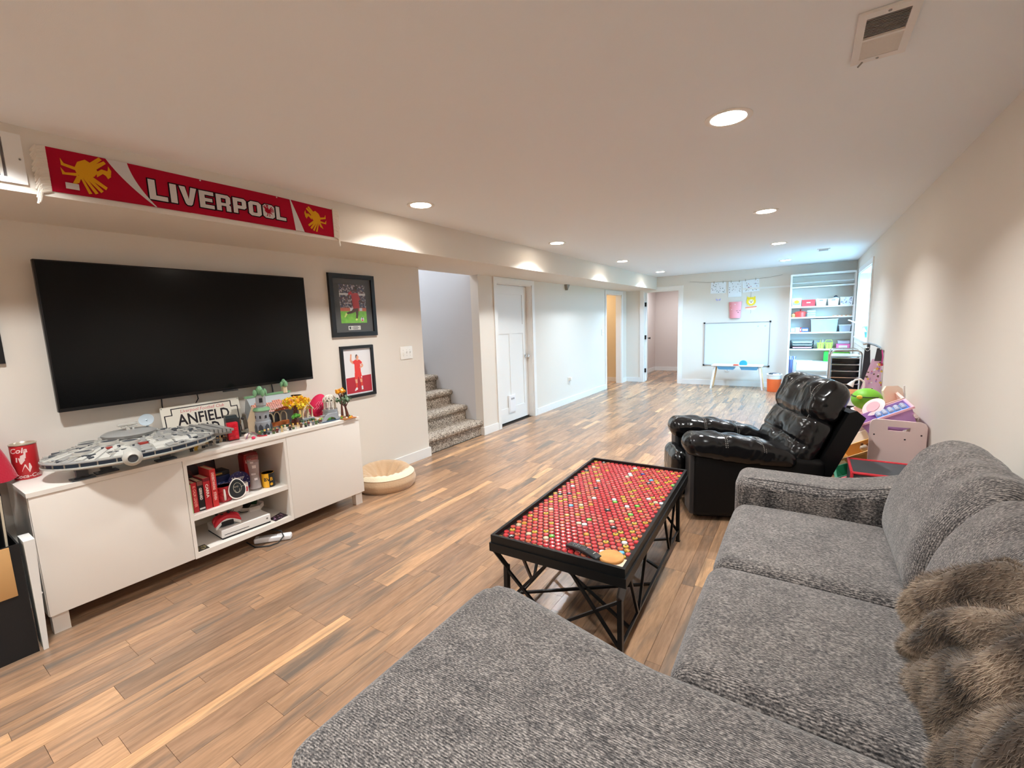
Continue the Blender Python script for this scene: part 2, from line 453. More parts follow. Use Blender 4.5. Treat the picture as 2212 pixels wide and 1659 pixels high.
# door 1: three-panel craftsman slab set back in its jamb
CHROME = M('chrome', (225, 225, 225), .15, 1.0)
y0, y1, zb, zt = 4.867, 5.728, .022, 1.938
d1 = MB(); xf = XL-.082
d1.box(xf-.028, xf-.008, y0, y1, zb, zt)
d1.box(xf-.034, xf, y0, y0+.115, zb, zt); d1.box(xf-.034, xf, y1-.115, y1, zb, zt)
for (z0, z1) in ((zb, .20+zb), (1.27, 1.40), (zt-.12, zt)): d1.box(xf-.034, xf, y0+.115, y1-.115, z0, z1)
ym = (y0+y1)/2; d1.box(xf-.034, xf, ym-.05, ym+.05, .2+zb, 1.27)
door1 = struct(d1, 'door_1', WHITE, smooth=0)
kb = MB(); kb.lathe([(.030, 0), (.030, .006), (.012, .012), (.011, .030), (.022, .036), (.027, .046), (.024, .058), (.012, .066), (0, .067)], (xf, y1-.06, .93), 18, axis=(1, 0, 0))
kb.build('door_knob', CHROME, door1)
pd = MB().box(xf, xf+.016, 5.17, 5.335, .15, .40).box(xf+.016, xf+.020, 5.185, 5.32, .165, .385)
po = pd.build('pet_door', M('white_plastic', (236, 236, 238), .4), door1, 0)
MB().box(xf+.02, xf+.024, 5.215, 5.245, .335, .36).box(xf+.02, xf+.024, 5.26, 5.29, .335, .36).build('latch', M('grey_plastic', (150, 150, 155), .5), po, 0)

# door 3: bedroom door swung open into the room, seen on edge
dd = MB(); hx, hy = -2.992, YF+.045
dv = Vector((-.25, .968, 0)).normalized(); dn = Vector((dv.y, -dv.x, 0))
P0 = Vector((hx, hy, .02)); q = [P0, P0+dn*.035, P0+dn*.035+dv*.72, P0+dv*.72]
dd.hexa(q, [p+Vector((0, 0, 1.955)) for p in q])
door3 = struct(dd, 'door_3', WHITE, smooth=0)
for z in (.26, 1.0, 1.72):
    MB().box(-2.998, -2.965, YF+.008, YF+.044, z-.045, z+.045).build('hinge', M('black_metal', (24, 24, 26), .45, .6), door3, 0)
k = P0+dv*.66+dn*.035
MB().lathe([(.026, 0), (.026, .005), (.011, .01), (.011, .03), (.025, .04), (.025, .055), (0, .062)], (k.x, k.y, .95), 14, axis=dn).build('door_knob', M('dark_bronze', (48, 42, 38), .35, .8), door3)

# window 1: deep egress window
wi = MB()
f0 = XR+.215
wi.box(f0, f0+.06, W0, W0+.05, WZ0, WZ1); wi.box(f0, f0+.06, W1-.05, W1, WZ0, WZ1); wi.box(f0, f0+.06, W0, W1, WZ0, WZ0+.05); wi.box(f0, f0+.06, W0, W1, WZ1-.05, WZ1)
win = struct(wi, 'window_1', M('white_vinyl', (238, 240, 242), .35), smooth=0)
ymid = (W0+W1)/2
for (a, b, dx) in ((W0+.05, ymid+.02, 0), (ymid-.02, W1-.05, .022)):
    s = MB(); xa, xb = f0+.006+dx, f0+.030+dx
    s.box(xa, xb, a, a+.04, WZ0+.05, WZ1-.05); s.box(xa, xb, b-.04, b, WZ0+.05, WZ1-.05); s.box(xa, xb, a, b, WZ0+.05, WZ0+.09); s.box(xa, xb, a, b, WZ1-.09, WZ1-.05)
    so = s.build('sash', M('white_vinyl'), win, 0)
def glass_mat(name, tint=(1, 1, 1), rough=0.0, fac=1.0):
    m = bpy.data.materials.new(name); m.use_nodes = True; nt = m.node_tree; nt.nodes.remove(nt.nodes['Principled BSDF'])
    out = nt.nodes['Material Output']; tr = N(nt, 'ShaderNodeBsdfTransparent'); tr.inputs[0].default_value = (*tint, 1)
    gl = N(nt, 'ShaderNodeBsdfGlossy'); gl.inputs['Roughness'].default_value = rough
    fr = N(nt, 'ShaderNodeFresnel'); ge = N(nt, 'ShaderNodeNewGeometry'); mr = N(nt, 'ShaderNodeMapRange'); mr.inputs[3].default_value = 1.45; mr.inputs[4].default_value = 1/1.45
    nt.links.new(ge.outputs['Backfacing'], mr.inputs[0]); nt.links.new(mr.outputs[0], fr.inputs[0])
    mx = N(nt, 'ShaderNodeMixShader'); nt.links.new(fr.outputs[0], mx.inputs[0]); nt.links.new(tr.outputs[0], mx.inputs[1]); nt.links.new(gl.outputs[0], mx.inputs[2])
    nt.links.new(mx.outputs[0], out.inputs[0]); return m
PANE = glass_mat('window_glass', (.95, .98, .98))
MB().box(f0+.016, f0+.020, W0+.09, ymid-.02, WZ0+.09, WZ1-.09).build('pane', PANE, win, 0)
MB().box(f0+.038, f0+.042, ymid+.02, W1-.09, WZ0+.09, WZ1-.09).build('pane', PANE, win, 0)
MB().box(XR-.03, f0, W0-.02, W1+.02, WZ0-.02, WZ0+.002).build('sill', WHITE, win, 0)
rv = MB(); rv.box(XR, f0, W0-.001, W0+.01, WZ0, WZ1); rv.box(XR, f0, W1-.01, W1+.001, WZ0, WZ1); rv.box(XR, f0, W0, W1, WZ1-.01, WZ1+.001)
cw = .075
rv.box(XR-.016, XR, W0-cw, W0, WZ0-.1, WZ1+cw); rv.box(XR-.016, XR, W1, W1+cw, WZ0-.1, WZ1+cw); rv.box(XR-.016, XR, W0, W1, WZ1, WZ1+cw); rv.box(XR-.016, XR, W0, W1, WZ0-.1, WZ0-.02)
rv.build('casing', WHITE, win, 0)

# window well; unseen ground added beyond it to block sky below the horizon
ww = MB(); wx = 2.05
ww.box(XR+.3, wx, W0-.45, W0-.40, .6, 1.72); ww.box(XR+.3, wx, W1+.40, W1+.45, .6, 1.72); ww.box(wx, wx+.05, W0-.45, W1+.45, .6, 1.72); ww.box(XR+.3, wx, W0-.40, W1+.40, .55, .62)
struct(ww, 'wall_window_well', M('well_white', (226, 230, 232), .7), smooth=0)
struct(MB().box(wx+.05, 40, -30, 50, 1.5, 1.70), 'ground', M('lawn', (120, 140, 104), .95), smooth=0)
# ---------------------------------------------------------------- stairs
def carpet():
    m = bpy.data.materials.new('speckled_carpet'); m.use_nodes = True; nt = m.node_tree; b = nt.nodes['Principled BSDF']; L = nt.links.new
    tc = N(nt, 'ShaderNodeTexCoord'); v = N(nt, 'ShaderNodeTexVoronoi'); v.inputs['Scale'].default_value = 110; L(tc.outputs['Object'], v.inputs['Vector'])
    r = N(nt, 'ShaderNodeValToRGB'); e = r.color_ramp.elements; e[0].color = lin((92, 80, 70)); e[1].color = lin((214, 200, 184))
    x1 = r.color_ramp.elements.new(.4); x1.color = lin((150, 136, 122)); x2 = r.color_ramp.elements.new(.7); x2.color = lin((182, 168, 152))
    sp = N(nt, 'ShaderNodeSeparateColor'); L(v.outputs['Color'], sp.inputs[0]); L(sp.outputs[0], r.inputs[0]); L(r.outputs[0], b.inputs['Base Color'])
    b.inputs['Roughness'].default_value = 1; b.inputs['Specular IOR Level'].default_value = .1
    n = N(nt, 'ShaderNodeTexNoise'); n.inputs['Scale'].default_value = 140; L(tc.outputs['Object'], n.inputs['Vector'])
    bp = N(nt, 'ShaderNodeBump'); bp.inputs['Strength'].default_value = .7; bp.inputs['Distance'].default_value = .01; L(n.outputs[0], bp.inputs['Height']); L(bp.outputs[0], b.inputs['Normal'])
    return m
CARP = carpet()
st = thing('carpeted_staircase', 'short flight of stairs in speckled beige carpet rising behind the wall opening', 'stairs', (-3.46, 3.96, 0))
for i in range(13):
    xn = -3.425-.245*i; z1 = .19*(i+1); m = MB()
    prof = [(xn-.03, z1-.19), (xn-.035, z1-.075)]
    for k in range(9):
        t = -PI/2+PI*k/8; prof.append((xn-.030+.034*math.cos(t), z1-.036+.036*math.sin(t)))
    prof += [(xn-.30, z1), (xn-.30, z1-.19)]
    m.prism([(px, pz) for px, pz in prof], (0, 4.462, 0), (1, 0, 0), (0, 0, 1), 1.004)
    m.build('step', CARP, st, 40, world=True)

# ---------------------------------------------------------------- ceiling lamps
TRIM = M('lamp_trim', (236, 232, 226), .5)
LENS = M('lamp_lens', (255, 240, 222), .5, emit=50)
RIGHT = [(-.33, y) for y in (2.315, 4.52, 6.64, 8.81)]
LEFT = [(-2.372, y) for y in (2.47, 4.60, 6.73, 8.85)]
HID = [(-.33, .13), (-2.372, .30), (-.33, -1.7), (-2.372, -1.75)]
ordn = ['nearest', 'second', 'third', 'farthest']
for lst, side in ((RIGHT, 'in the row nearer the bare right wall'), (LEFT, 'in the row beside the soffit'), (HID, 'overhead')):
    for i, (lx, ly) in enumerate(lst):
        if lst is not HID:
            t = thing('recessed_downlight', 'round lit ceiling downlight, %s from the camera %s' % (ordn[i], side), 'downlight', (lx, ly, ZC), 0, 'ceiling downlights')
            MB().lathe([(.098, -.0015), (.098, -.004), (.090, -.007), (.074, -.004), (.072, -.0015)][::-1], (0, 0, 0), 32).build('trim_ring', TRIM, t)
            MB().lathe([(0, -.0045), (.072, -.0045), (.072, -.001)], (0, 0, 0), 32).build('lens', LENS, t)
        area('downlight_lamp', (lx, ly, ZC-.012), .13, .13, DOWN_W*(1, 1, 1.08, 1.25)[0 if lst is HID else i], LAMP_TINT[0 if lst is HID else i], (0, 0, 0), 'DISK', math.radians(132))
# ---------------------------------------------------------------- vents
VW = M('vent_enamel', (226, 220, 214), .5); VD = M('vent_shade', (52, 50, 50), .8)
v = thing('ceiling_vent', 'white metal ceiling register with two louvre banks near the camera', 'vent', (.163, 1.955, ZC))
hx, hy = .074, .160
f = MB(); z0, z1 = -.010, -.001
a_ = hx-.022; f.box(-hx, -a_, -hy, hy, z0, z1); f.box(a_, hx, -hy, hy, z0, z1); f.box(-a_, a_, -hy, -hy+.03, z0, z1); f.box(-a_, a_, hy-.03, hy, z0, z1); f.box(-a_, a_, -.006, .006, z0, z1)
f.build('frame', VW, v, 0)
MB().box(-hx+.023, hx-.023, -hy+.031, hy-.031, -.0035, -.001).build('duct_shade', VD, v, 0)  # dark sheet painting the shade of a duct; no opening is cut
for bank, sg in ((-1, 1), (1, -1)):
    for i in range(13):
        yc = bank*(.014+i*.0095); a = sg*.0038
        MB().hexa([(-.052, yc-a-.0006, -.0095), (.052, yc-a-.0006, -.0095), (.052, yc-a+.0006, -.0095), (-.052, yc-a+.0006, -.0095)],
                  [(-.052, yc+a-.0006, -.0036), (.052, yc+a-.0006, -.0036), (.052, yc+a+.0006, -.0036), (-.052, yc+a+.0006, -.0036)]).build('louvre', VW, v, 0)
for sy in (-1, 1): MB().lathe([(0, -.013), (.004, -.012), (.005, -.0095)], (0, sy*.146, 0), 10).build('screw', M('screw_head', (150, 146, 140), .4, .8), v)
MB().bar((-.040, .146, -.012), (-.052, .158, -.020), .004).build('lever', M('screw_head'), v, 0)
v = thing('ceiling_vent', 'small pale ceiling register near the far wall', 'vent', (.158, 7.82, ZC))
f = MB().box(-.075, .075, -.11, .11, -.008, -.001)
f.build('frame', VW, v, 0)
for i in range(8): MB().box(-.055, .055, -.088+i*.024, -.080+i*.024, -.0095, -.008).build('louvre', M('vent_grey', (176, 178, 180), .6), v, 0)
v = thing('wall_vent', 'white return air grille on the soffit beside the red scarf', 'vent', (XS, .33, 2.155))
hy, hz = .205, .098
f = MB(); b_ = hz-.022; f.box(.001, .010, -hy, hy, -hz, -b_); f.box(.001, .010, -hy, hy, b_, hz)
f.box(.001, .010, -hy, -hy+.02, -b_, b_); f.box(.001, .010, hy-.055, hy, -b_, b_); f.box(.001, .010, -.012, .012, -b_, b_)
f.build('frame', WHITE, v, 0)
MB().box(.0005, .0019, -hy+.021, hy-.056, -b_+.001, b_-.001).build('duct_shade', M('vent_shadow', (120, 112, 112), .9), v, 0)  # backing sheet coloured as the shade between the louvres
for i in range(22):
    yc = -.174+i*.0155
    if abs(yc) > .02 and yc < hy-.062: MB().box(.002, .0095, yc-.0045, yc+.0045, -hz+.022, hz-.022).build('louvre', WHITE, v, 0)
MB().lathe([(.004, 0), (.003, .002), (0, .003)], (.010, hy-.012, 0), 8, axis=(1, 0, 0)).build('screw', M('screw_head'), v)

# gusset under the soffit, switches, outlets
tag(MB().prism([(0, 0), (.11, 0), (.03, -.095)], (XL+.001, 6.84, ZS), (0, 1, 0), (0, 0, 1), .05).build('corner_gusset', M('gusset_paint', (150, 146, 140), .8), None, 0), 'small grey triangular gusset tucked under the soffit past the white door', 'bracket')
def plate(name, label, y0, y1, z0, z1, n, kindp):
    t = thing(name, label, 'switch' if kindp != 'outlet' else 'outlet', (XL, (y0+y1)/2, (z0+z1)/2))
    hy, hz = (y1-y0)/2, (z1-z0)/2
    MB().rbox((.004, 0, 0), (.004, hy, hz), .003, 1, 2).build('cover_plate', M('switch_white', (238, 236, 230), .4), t)
    for i in range(n):
        yc = (i-(n-1)/2)*.046
        if kindp == 'toggle':
            up = .012 if i else -.012
            MB().hexa([(.007, yc-.006, -.012), (.007, yc+.006, -.012), (.007, yc+.006, .012), (.007, yc-.006, .012)],
                      [(.017, yc-.004, up-.004), (.017, yc+.004, up-.004), (.017, yc+.004, up+.004), (.017, yc-.004, up+.004)]).build('toggle', M('toggle_white', (222, 220, 216), .4), t, 0)
            for s in (-1, 1): MB().lathe([(.003, 0), (.002, .001), (0, .0012)], (.008, yc, s*.028), 8, axis=(1, 0, 0)).build('screw', M('screw_head'), t)
        else:
            for s in (-1, 1):
                MB().rbox((.008, yc, s*.021), (.002, .015, .014), .0015, 1, 1).build('socket', M('socket_white', (205, 208, 212), .4), t)
    return t
plate('light_switch', 'three-gang white light switch beside the stair opening', 3.128, 3.292, 1.092, 1.222, 3, 'toggle')
plate('light_switch', 'single white light switch on the long wall before the hall doorway', 8.46, 8.54, 1.11, 1.23, 1, 'toggle')
o = plate('wall_outlet', 'white wall outlet low on the long wall past the white door', 6.91, 6.99, .335, .455, 1, 'outlet')
MB().rbox((.030, .0, .026), (.022, .022, .030), .006, 1, 2).build('plug', M('switch_white'), o)
# ================================================================= MEDIA CONSOLE SIDE
CW = M('console_white', (232, 226, 218), .35)
K = thing('media_console', 'long low white media console with two plain doors and an open middle bay', 'tv stand', (-3.17, 1.313, 0))
XB, XF = -3.385, -2.975
Y0, Y1, YA, YC2 = .397, 2.230, 1.012, 1.624
b = MB()
b.box(XB, XF, Y0, Y0+.018, .10, .70).box(XB, XF, Y1-.018, Y1, .10, .70)
b.box(XB, -2.957, YA, YA+.018, .134, .668).box(XB, -2.957, YC2-.018, YC2, .134, .668)
b.box(XB, XF, Y0+.018, YA, .10, .118).box(XB, XF, YC2, Y1-.018, .10, .118)
b.box(XB, -2.957, YA, YC2, .10, .134).box(XB, -2.957, YA, YC2, .668, .70)
b.box(XB-.008, XB, Y0, Y1, .10, .70)
b.build('body', CW, K, 0, world=True)
MB().box(-3.40, -2.953, Y0-.003, Y1+.003, .7005, .722).build('top_panel', CW, K, 0, world=True)
MB().box(XB, -2.960, YA+.018, YC2-.018, .330, .362).build('shelf', CW, K, 0, world=True)
MB().rbox((-2.966, (Y0+YA)/2, .401), (.009, (YA-Y0)/2-.002, .298), .002, 1, 2).build('door', CW, K, world=True)
MB().rbox((-2.966, (Y1+YC2)/2, .401), (.009, (Y1-YC2)/2-.002, .298), .002, 1, 2).build('door', CW, K, world=True)
for lx, ly in ((-3.01, .437), (-3.01, 2.19), (-3.34, .437), (-3.34, 2.19), (-3.34, 1.313)):
    MB().box(lx-.025, lx+.025, ly-.03, ly+.03, 0, .0995).build('leg', CW, K, 0, world=True)
ZT, ZM, ZB = .7222, .3622, .1342

# --- television
TVB = M('tv_bezel', (16, 16, 18), .35)
T_ = thing('television', 'large black flat screen television hung on the wall above the white console', 'television', (-3.36, 1.37, 1.44))
scr = bpy.data.materials.new('tv_screen'); scr.use_nodes = True
sb = scr.node_tree.nodes['Principled BSDF']; sb.inputs['Base Color'].default_value = lin((9, 10, 11)); sb.inputs['Roughness'].default_value = .16; sb.inputs['Specular IOR Level'].default_value = .22
y0, y1, z0, z1 = .619, 2.112, 1.027, 1.834; xf = -3.335
MB().rbox((xf-.016, (y0+y1)/2, (z0+z1)/2), (.016, (y1-y0)/2, (z1-z0)/2), .004, 1, 2).build('housing', TVB, T_, world=True)
MB().box(xf, xf+.0015, y0+.008, y1-.008, z0+.020, z1-.008).build('screen', scr, T_, 0, world=True)
MB().box(-3.405, xf-.032, 1.12, 1.61, 1.25, 1.62).build('wall_mount', M('black_steel', (20, 20, 20), .5), T_, 0, world=True)
MB().rbox((xf+.001, 1.48, z0-.004), (.006, .05, .004), .003, 2, 2).build('sensor_bar', TVB, T_, world=True)
BLK = M('black_rubber', (18, 18, 19), .5)
for n, pts, lb in (('hdmi_cable', [(-3.404, 1.105, 1.10), (-3.404, 1.10, .98), (-3.404, 1.103, .80), (-3.404, 1.10, .73)], 'thin black cable hanging straight behind the white street sign'),
               ('power_cable', [(-3.404, 1.235, 1.06), (-3.404, 1.30, 1.03), (-3.404, 1.305, .99), (-3.404, 1.28, .95), (-3.404, 1.275, .80), (-3.404, 1.27, .73)], 'black cable curling down below the television to the sign'),
               ('aerial_cable', [(-3.404, 1.80, 1.06), (-3.404, 1.81, .98), (-3.404, 1.81, .74)], 'black cable hanging behind the toy castle roof')):
    one(MB().tube(pts, .0035, 6), n, lb, 'cable', BLK)

# --- pictures on the wall
def frame(name, label, y0, y1, z0, z1, w, depth, mats, extra=None):
    t = thing(name, label, 'picture', (XL, (y0+y1)/2, z0))
    f = MB(); xo, xi = XL+.002, XL+depth
    for (a, b_, c, d) in ((y0, y1, z0, z0+w), (y0, y1, z1-w, z1)): f.hexa([(xo, a, c), (xo, b_, c), (xo, b_, d), (xo, a, d)], [(xi, a+.003, c+.003), (xi, b_-.003, c+.003), (xi, b_-.003, d-.003), (xi, a+.003, d-.003)])
    for (a, b_) in ((y0, y0+w), (y1-w, y1)): f.hexa([(xo, a, z0+w), (xo, b_, z0+w), (xo, b_, z1-w), (xo, a, z1-w)], [(xi, a+.003, z0+w-.003), (xi, b_-.003, z0+w-.003), (xi, b_-.003, z1-w+.003), (xi, a+.003, z1-w+.003)])
    f.build('frame', mats, t, 0, world=True)
    return t
FB = M('frame_black', (20, 20, 22), .4)
def draw(parent, name, o, ex, ey, layers, mats):
    """flat print: polygons stacked a fraction of a millimetre apart"""
    mb = MB(); nz = Vector(ex).cross(Vector(ey)).normalized()
    for k, (poly, mi) in enumerate(layers):
        mb.prism(poly, Vector(o)+nz*(.0002*(k+1)), ex, ey, .0002, mi)
    return mb.build(name, mats, parent, 0, world=True)
def rect(x0, x1, y0, y1): return [(x0, y0), (x1, y0), (x1, y1), (x0, y1)]
def limb(p, q, a, b_):
    p, q = Vector(p), Vector(q); d = (q-p).normalized(); n = Vector((-d.y, d.x))
    return [tuple(p+n*a), tuple(p-n*a), tuple(q-n*b_), tuple(q+n*b_)]
def disc(c, rx, ry=None, n=14):
    ry = rx if ry is None else ry
    return [(c[0]+rx*math.cos(2*PI*i/n), c[1]+ry*math.sin(2*PI*i/n)) for i in range(n)]
def blotch(name, cols, scale):
    m = bpy.data.materials.new(name); m.use_nodes = True; nt = m.node_tree; b_ = nt.nodes['Principled BSDF']
    tc = N(nt, 'ShaderNodeTexCoord'); v = N(nt, 'ShaderNodeTexVoronoi'); v.inputs['Scale'].default_value = scale
    sp = N(nt, 'ShaderNodeSeparateColor'); r = N(nt, 'ShaderNodeValToRGB'); r.color_ramp.interpolation = 'CONSTANT'
    r.color_ramp.elements[0].color = lin(cols[0]); r.color_ramp.elements[1].color = lin(cols[-1]); r.color_ramp.elements[1].position = (len(cols)-1)/len(cols)
    for i, c in enumerate(cols[1:-1], 1): e = r.color_ramp.elements.new(i/len(cols)); e.color = lin(c)
    L = nt.links.new; L(tc.outputs['Object'], v.inputs['Vector']); L(v.outputs['Color'], sp.inputs[0]); L(sp.outputs[0], r.inputs[0]); L(r.outputs[0], b_.inputs['Base Color'])
    b_.inputs['Roughness'].default_value = .4
    return m
CROWD = blotch('crowd_print', [(70, 62, 70), (44, 40, 50), (110, 96, 104), (150, 140, 150), (96, 50, 56), (60, 70, 110), (190, 180, 186)], 90)
RED = M('print_red', (196, 40, 48), .4); SKIND = M('print_brown', (84, 52, 44), .4)
t = frame('framed_photograph', 'black framed and matted photograph of a running football player in red', 2.366, 2.847, 1.350, 1.899, .042, .026, FB)
MB().box(XL+.003, XL+.010, 2.40, 2.81, 1.385, 1.862).build('mat_board', M('mat_charcoal', (74, 76, 78), .8), t, 0, world=True)
o, ex, ey = (XL+.0102, 2.468, 1.470), (0, 1, 0), (0, 0, 1); W_, H_ = .275, .338
layers = [(rect(0, W_, 0, H_), 0), (rect(0, W_, .11, H_), 1), (rect(0, W_, .245, .262), 2), (rect(0, W_, .105, .135), 3), (rect(.10, .16, .105, .135), 2), (rect(.2, .23, .107, .133), 2),
  (limb((.168, .135), (.125, .10), .022, .013), 5), (limb((.125, .10), (.062, .085), .012, .007), 5), (limb((.062, .085), (.038, .052), .009, .006), 8),
  (limb((.168, .14), (.172, .085), .020, .013), 5), (limb((.172, .085), (.163, .035), .012, .008), 5), (limb((.17, .035), (.15, .026), .009, .007), 8),
  (limb((.155, .265), (.168, .13), .036, .034), 4), (limb((.128, .272), (.094, .25), .014, .011), 4), (limb((.094, .25), (.088, .205), .009, .006), 5),
  (limb((.185, .255), (.205, .205), .013, .011), 4), (limb((.205, .2), (.245, .178), .008, .006), 5), (disc((.172, .303), .017, .021), 5), (disc((.176, .311), .017, .015), 6), (disc((.222, .032), .019, .020), 2), (disc((.222, .024), .010, .009), 4), (disc((.222, .044), .007, .006), 6)]
draw(t, 'print', o, ex, ey, layers, [M('print_green', (104, 176, 56), .4, var=(30, (132, 200, 70), 3)), CROWD, M('print_white', (222, 222, 226), .4), M('print_orange', (206, 110, 84), .4), RED, SKIND, M('print_dark', (30, 26, 30), .4), M('print_green2', (70, 150, 74), .4), M('print_lime', (214, 226, 130), .4)])
pl = MB().box(XL+.0104, XL+.0125, 2.535, 2.665, 1.408, 1.445).build('name_plaque', M('plaque_silver', (216, 212, 206), .35, .3), t, 0, world=True)
m = MB()
for k, (zz, ww) in enumerate(((1.437, .05), (1.427, .075), (1.416, .05))): m.box(XL+.0125, XL+.0128, 2.61-ww/2, 2.61+ww/2, zz-.0022, zz+.0022)
m.prism([(0, 0), (.012, .004), (.014, .022), (.004, .026), (-.006, .018), (-.002, .010)], (XL+.0125, 2.548, 1.414), ex, ey, .0003)
m.build('engraving', M('print_dark'), pl, 0, world=True)
MB().box(XL+.0262-.010, XL+.0165, 2.41, 2.80, 1.39, 1.858).build('glazing', glass_mat('picture_glass'), t, 0, world=True)

t = frame('framed_poster', 'black framed poster of a flat red player figure, hung askew under the photograph', 2.425, 2.783, .796, 1.268, .030, .022, FB)
o = (XL+.004, 2.455, .826); W_, H_ = .298, .412
P2 = [M('poster_white', (226, 224, 226), .5), M('poster_crimson', (178, 40, 54), .5), M('poster_red', (222, 62, 56), .5), M('poster_skin', (222, 158, 128), .5), M('poster_hair', (92, 84, 84), .5), M('poster_sock', (214, 74, 58), .5)]
layers = [(rect(0, W_, 0, H_), 0), ([(.015, .012), (W_-.008, .012), (W_-.008, .165), (.015, .155)], 1),
  (limb((.105, .285), (.078, .308), .013, .010), 3), (limb((.078, .305), (.084, .352), .009, .007), 3), (disc((.085, .358), .008, .010), 3),
  ([(.098, .30), (.125, .314), (.172, .312), (.20, .285), (.186, .27), (.176, .275), (.178, .19), (.112, .19), (.114, .28), (.108, .272)], 2),
  ([(.110, .195), (.18, .195), (.188, .135), (.155, .135), (.147, .165), (.138, .135), (.106, .135)], 2),
  (limb((.193, .272), (.203, .25), .010, .008), 3), (limb((.203, .252), (.17, .238), .008, .007), 3),
  (limb((.120, .136), (.122, .10), .013, .010), 3), (limb((.172, .136), (.176, .105), .013, .010), 3), (limb((.122, .10), (.12, .058), .010, .008), 5), (limb((.176, .105), (.18, .068), .010, .008), 5),
  ([(.112, .06), (.128, .06), (.130, .042), (.098, .030), (.096, .038)], 0), ([(.172, .070), (.188, .070), (.190, .036), (.172, .034)], 0),
  (disc((.148, .335), .015, .021), 3), ([(.130, .334), (.131, .356), (.146, .364), (.150, .352), (.138, .342), (.137, .326)], 4), (limb((.148, .32), (.148, .306), .008, .010), 3), (disc((.18, .152), .006, .008), 0)]
draw(t, 'print', o, ex, ey, layers, P2)
t = frame('framed_picture', 'black framed picture mostly cut off at the edge of the photo beside the television', .02, .474, 1.305, 1.80, .03, .022, FB)
MB().box(XL+.003, XL+.008, .05, .444, 1.335, 1.77).build('print', M('mat_charcoal'), t, 0, world=True)

# --- scarf
S_ = thing('football_scarf', 'long red knitted scarf with white club lettering pinned along the soffit', 'scarf', (XS+.012, 1.30, 2.05))
KR = M('knit_crimson', (178, 22, 48), .95, bump=(900, .5), spec=.1); KW = M('knit_white', (222, 216, 214), .95, bump=(900, .5), spec=.1)
KG = M('knit_gold', (222, 158, 36), .95, bump=(900, .4), spec=.1); KB = M('knit_black', (24, 20, 24), .95, spec=.1)
yl, yr_, zb_, zt_ = .600, 1.988, 2.050, 2.232
def scx(y): return XS+.006+.003*math.sin(y*9)
def scz(y, v): return zb_+.006*math.sin((y-yl)*2.3)-.004*(y-yl) + (zt_-zb_)*v
def sc_grid(ya0, ya1, va, vb, off, nu, mat=0, y_of=None):
    mb = MB()
    return mb
g = MB()
g.grid(60, 4, lambda u, v_: (scx(yl+(yr_-yl)*u), yl+(yr_-yl)*u, scz(yl+(yr_-yl)*u, v_)))
g.grid(60, 4, lambda u, v_: (scx(yl+(yr_-yl)*u)-.004, yl+(yr_-yl)*u, scz(yl+(yr_-yl)*u, v_)), flip=True)
g.build('knit_panel', KR, S_, world=True)
def scarf_poly(mb, poly, off, mat=0):
    """poly in (y, v) metres along and up the scarf, laid on its curved face"""
    for tri in tessellate_polygon([[Vector((a, c, 0)) for a, c in poly]]):
        pts = [poly[i] for i in tri]
        A = (pts[1][0]-pts[0][0])*(pts[2][1]-pts[0][1])-(pts[1][1]-pts[0][1])*(pts[2][0]-pts[0][0])
        if A < 0: pts.reverse()
        mb.add([(scx(a)+off, a, scz(a, 0)+c) for a, c in pts], [(0, 1, 2)], mat)
m = MB(); Hs = zt_-zb_
def band(cfun, wfun, n=12):
    lft = [(cfun(i/n)-wfun(i/n), Hs*i/n) for i in range(n+1)]; rgt = [(cfun(i/n)+wfun(i/n), Hs*i/n) for i in range(n+1)]
    for i in range(n): scarf_poly(m, [lft[i], rgt[i], rgt[i+1], lft[i+1]], .0016)
band(lambda t: .975-.20*t+.065*t*t, lambda t: .003+.036*t)
m.build('white_stripe', KW, S_, 0, world=True); m = MB()
band(lambda t: 1.735-.045*t-.005*t*t, lambda t: .030-.027*t)
m.build('white_stripe', KW, S_, 0, world=True)
# block capitals on a 5 x 7 grid
GL = {'L': [[(0, 7), (1.7, 7), (1.7, 1.6), (4.6, 1.6), (4.6, 0), (0, 0)]], 'I': [[(0, 7), (1.8, 7), (1.8, 0), (0, 0)]],
 'V': [[(0, 7), (1.7, 7), (2.5, 2.4), (3.3, 7), (5, 7), (3.5, .6), (3, 0), (2, 0), (1.5, .6)]],
 'E': [[(0, 7), (1.7, 7), (1.7, 0), (0, 0)], [(1.7, 7), (4.5, 7), (4.5, 5.5), (1.7, 5.5)], [(1.7, 4.2), (4, 4.2), (4, 2.8), (1.7, 2.8)], [(1.7, 1.5), (4.5, 1.5), (4.5, 0), (1.7, 0)]],
 'R': [[(0, 7), (1.6, 7), (1.6, 0), (0, 0)], [(1.6, 7), (4, 7), (4.8, 6.2), (4.8, 3.6), (4.2, 3), (4.8, 2.4), (4.8, 0), (3.2, 0), (3.2, 2.2), (1.6, 2.2), (1.6, 3.5), (3.2, 3.5), (3.2, 5.5), (1.6, 5.5)]],
 'P': [[(0, 7), (1.6, 7), (1.6, 0), (0, 0)], [(1.6, 7), (4, 7), (4.8, 6.2), (4.8, 3), (4, 2.2), (1.6, 2.2), (1.6, 3.7), (3.2, 3.7), (3.2, 5.5), (1.6, 5.5)]],
 'O': [[(1, 7), (4, 7), (5, 6), (3.3, 5.4), (1.7, 5.4), (0, 6)], [(0, 6), (1.7, 5.4), (1.7, 1.6), (0, 1)], [(0, 1), (1.7, 1.6), (3.3, 1.6), (5, 1), (4, 0), (1, 0)], [(5, 6), (5, 1), (3.3, 1.6), (3.3, 5.4)]],
 '0': [[(1, 7), (4, 7), (5, 6), (5, 1), (4, 0), (1, 0), (0, 1), (0, 6)]]}
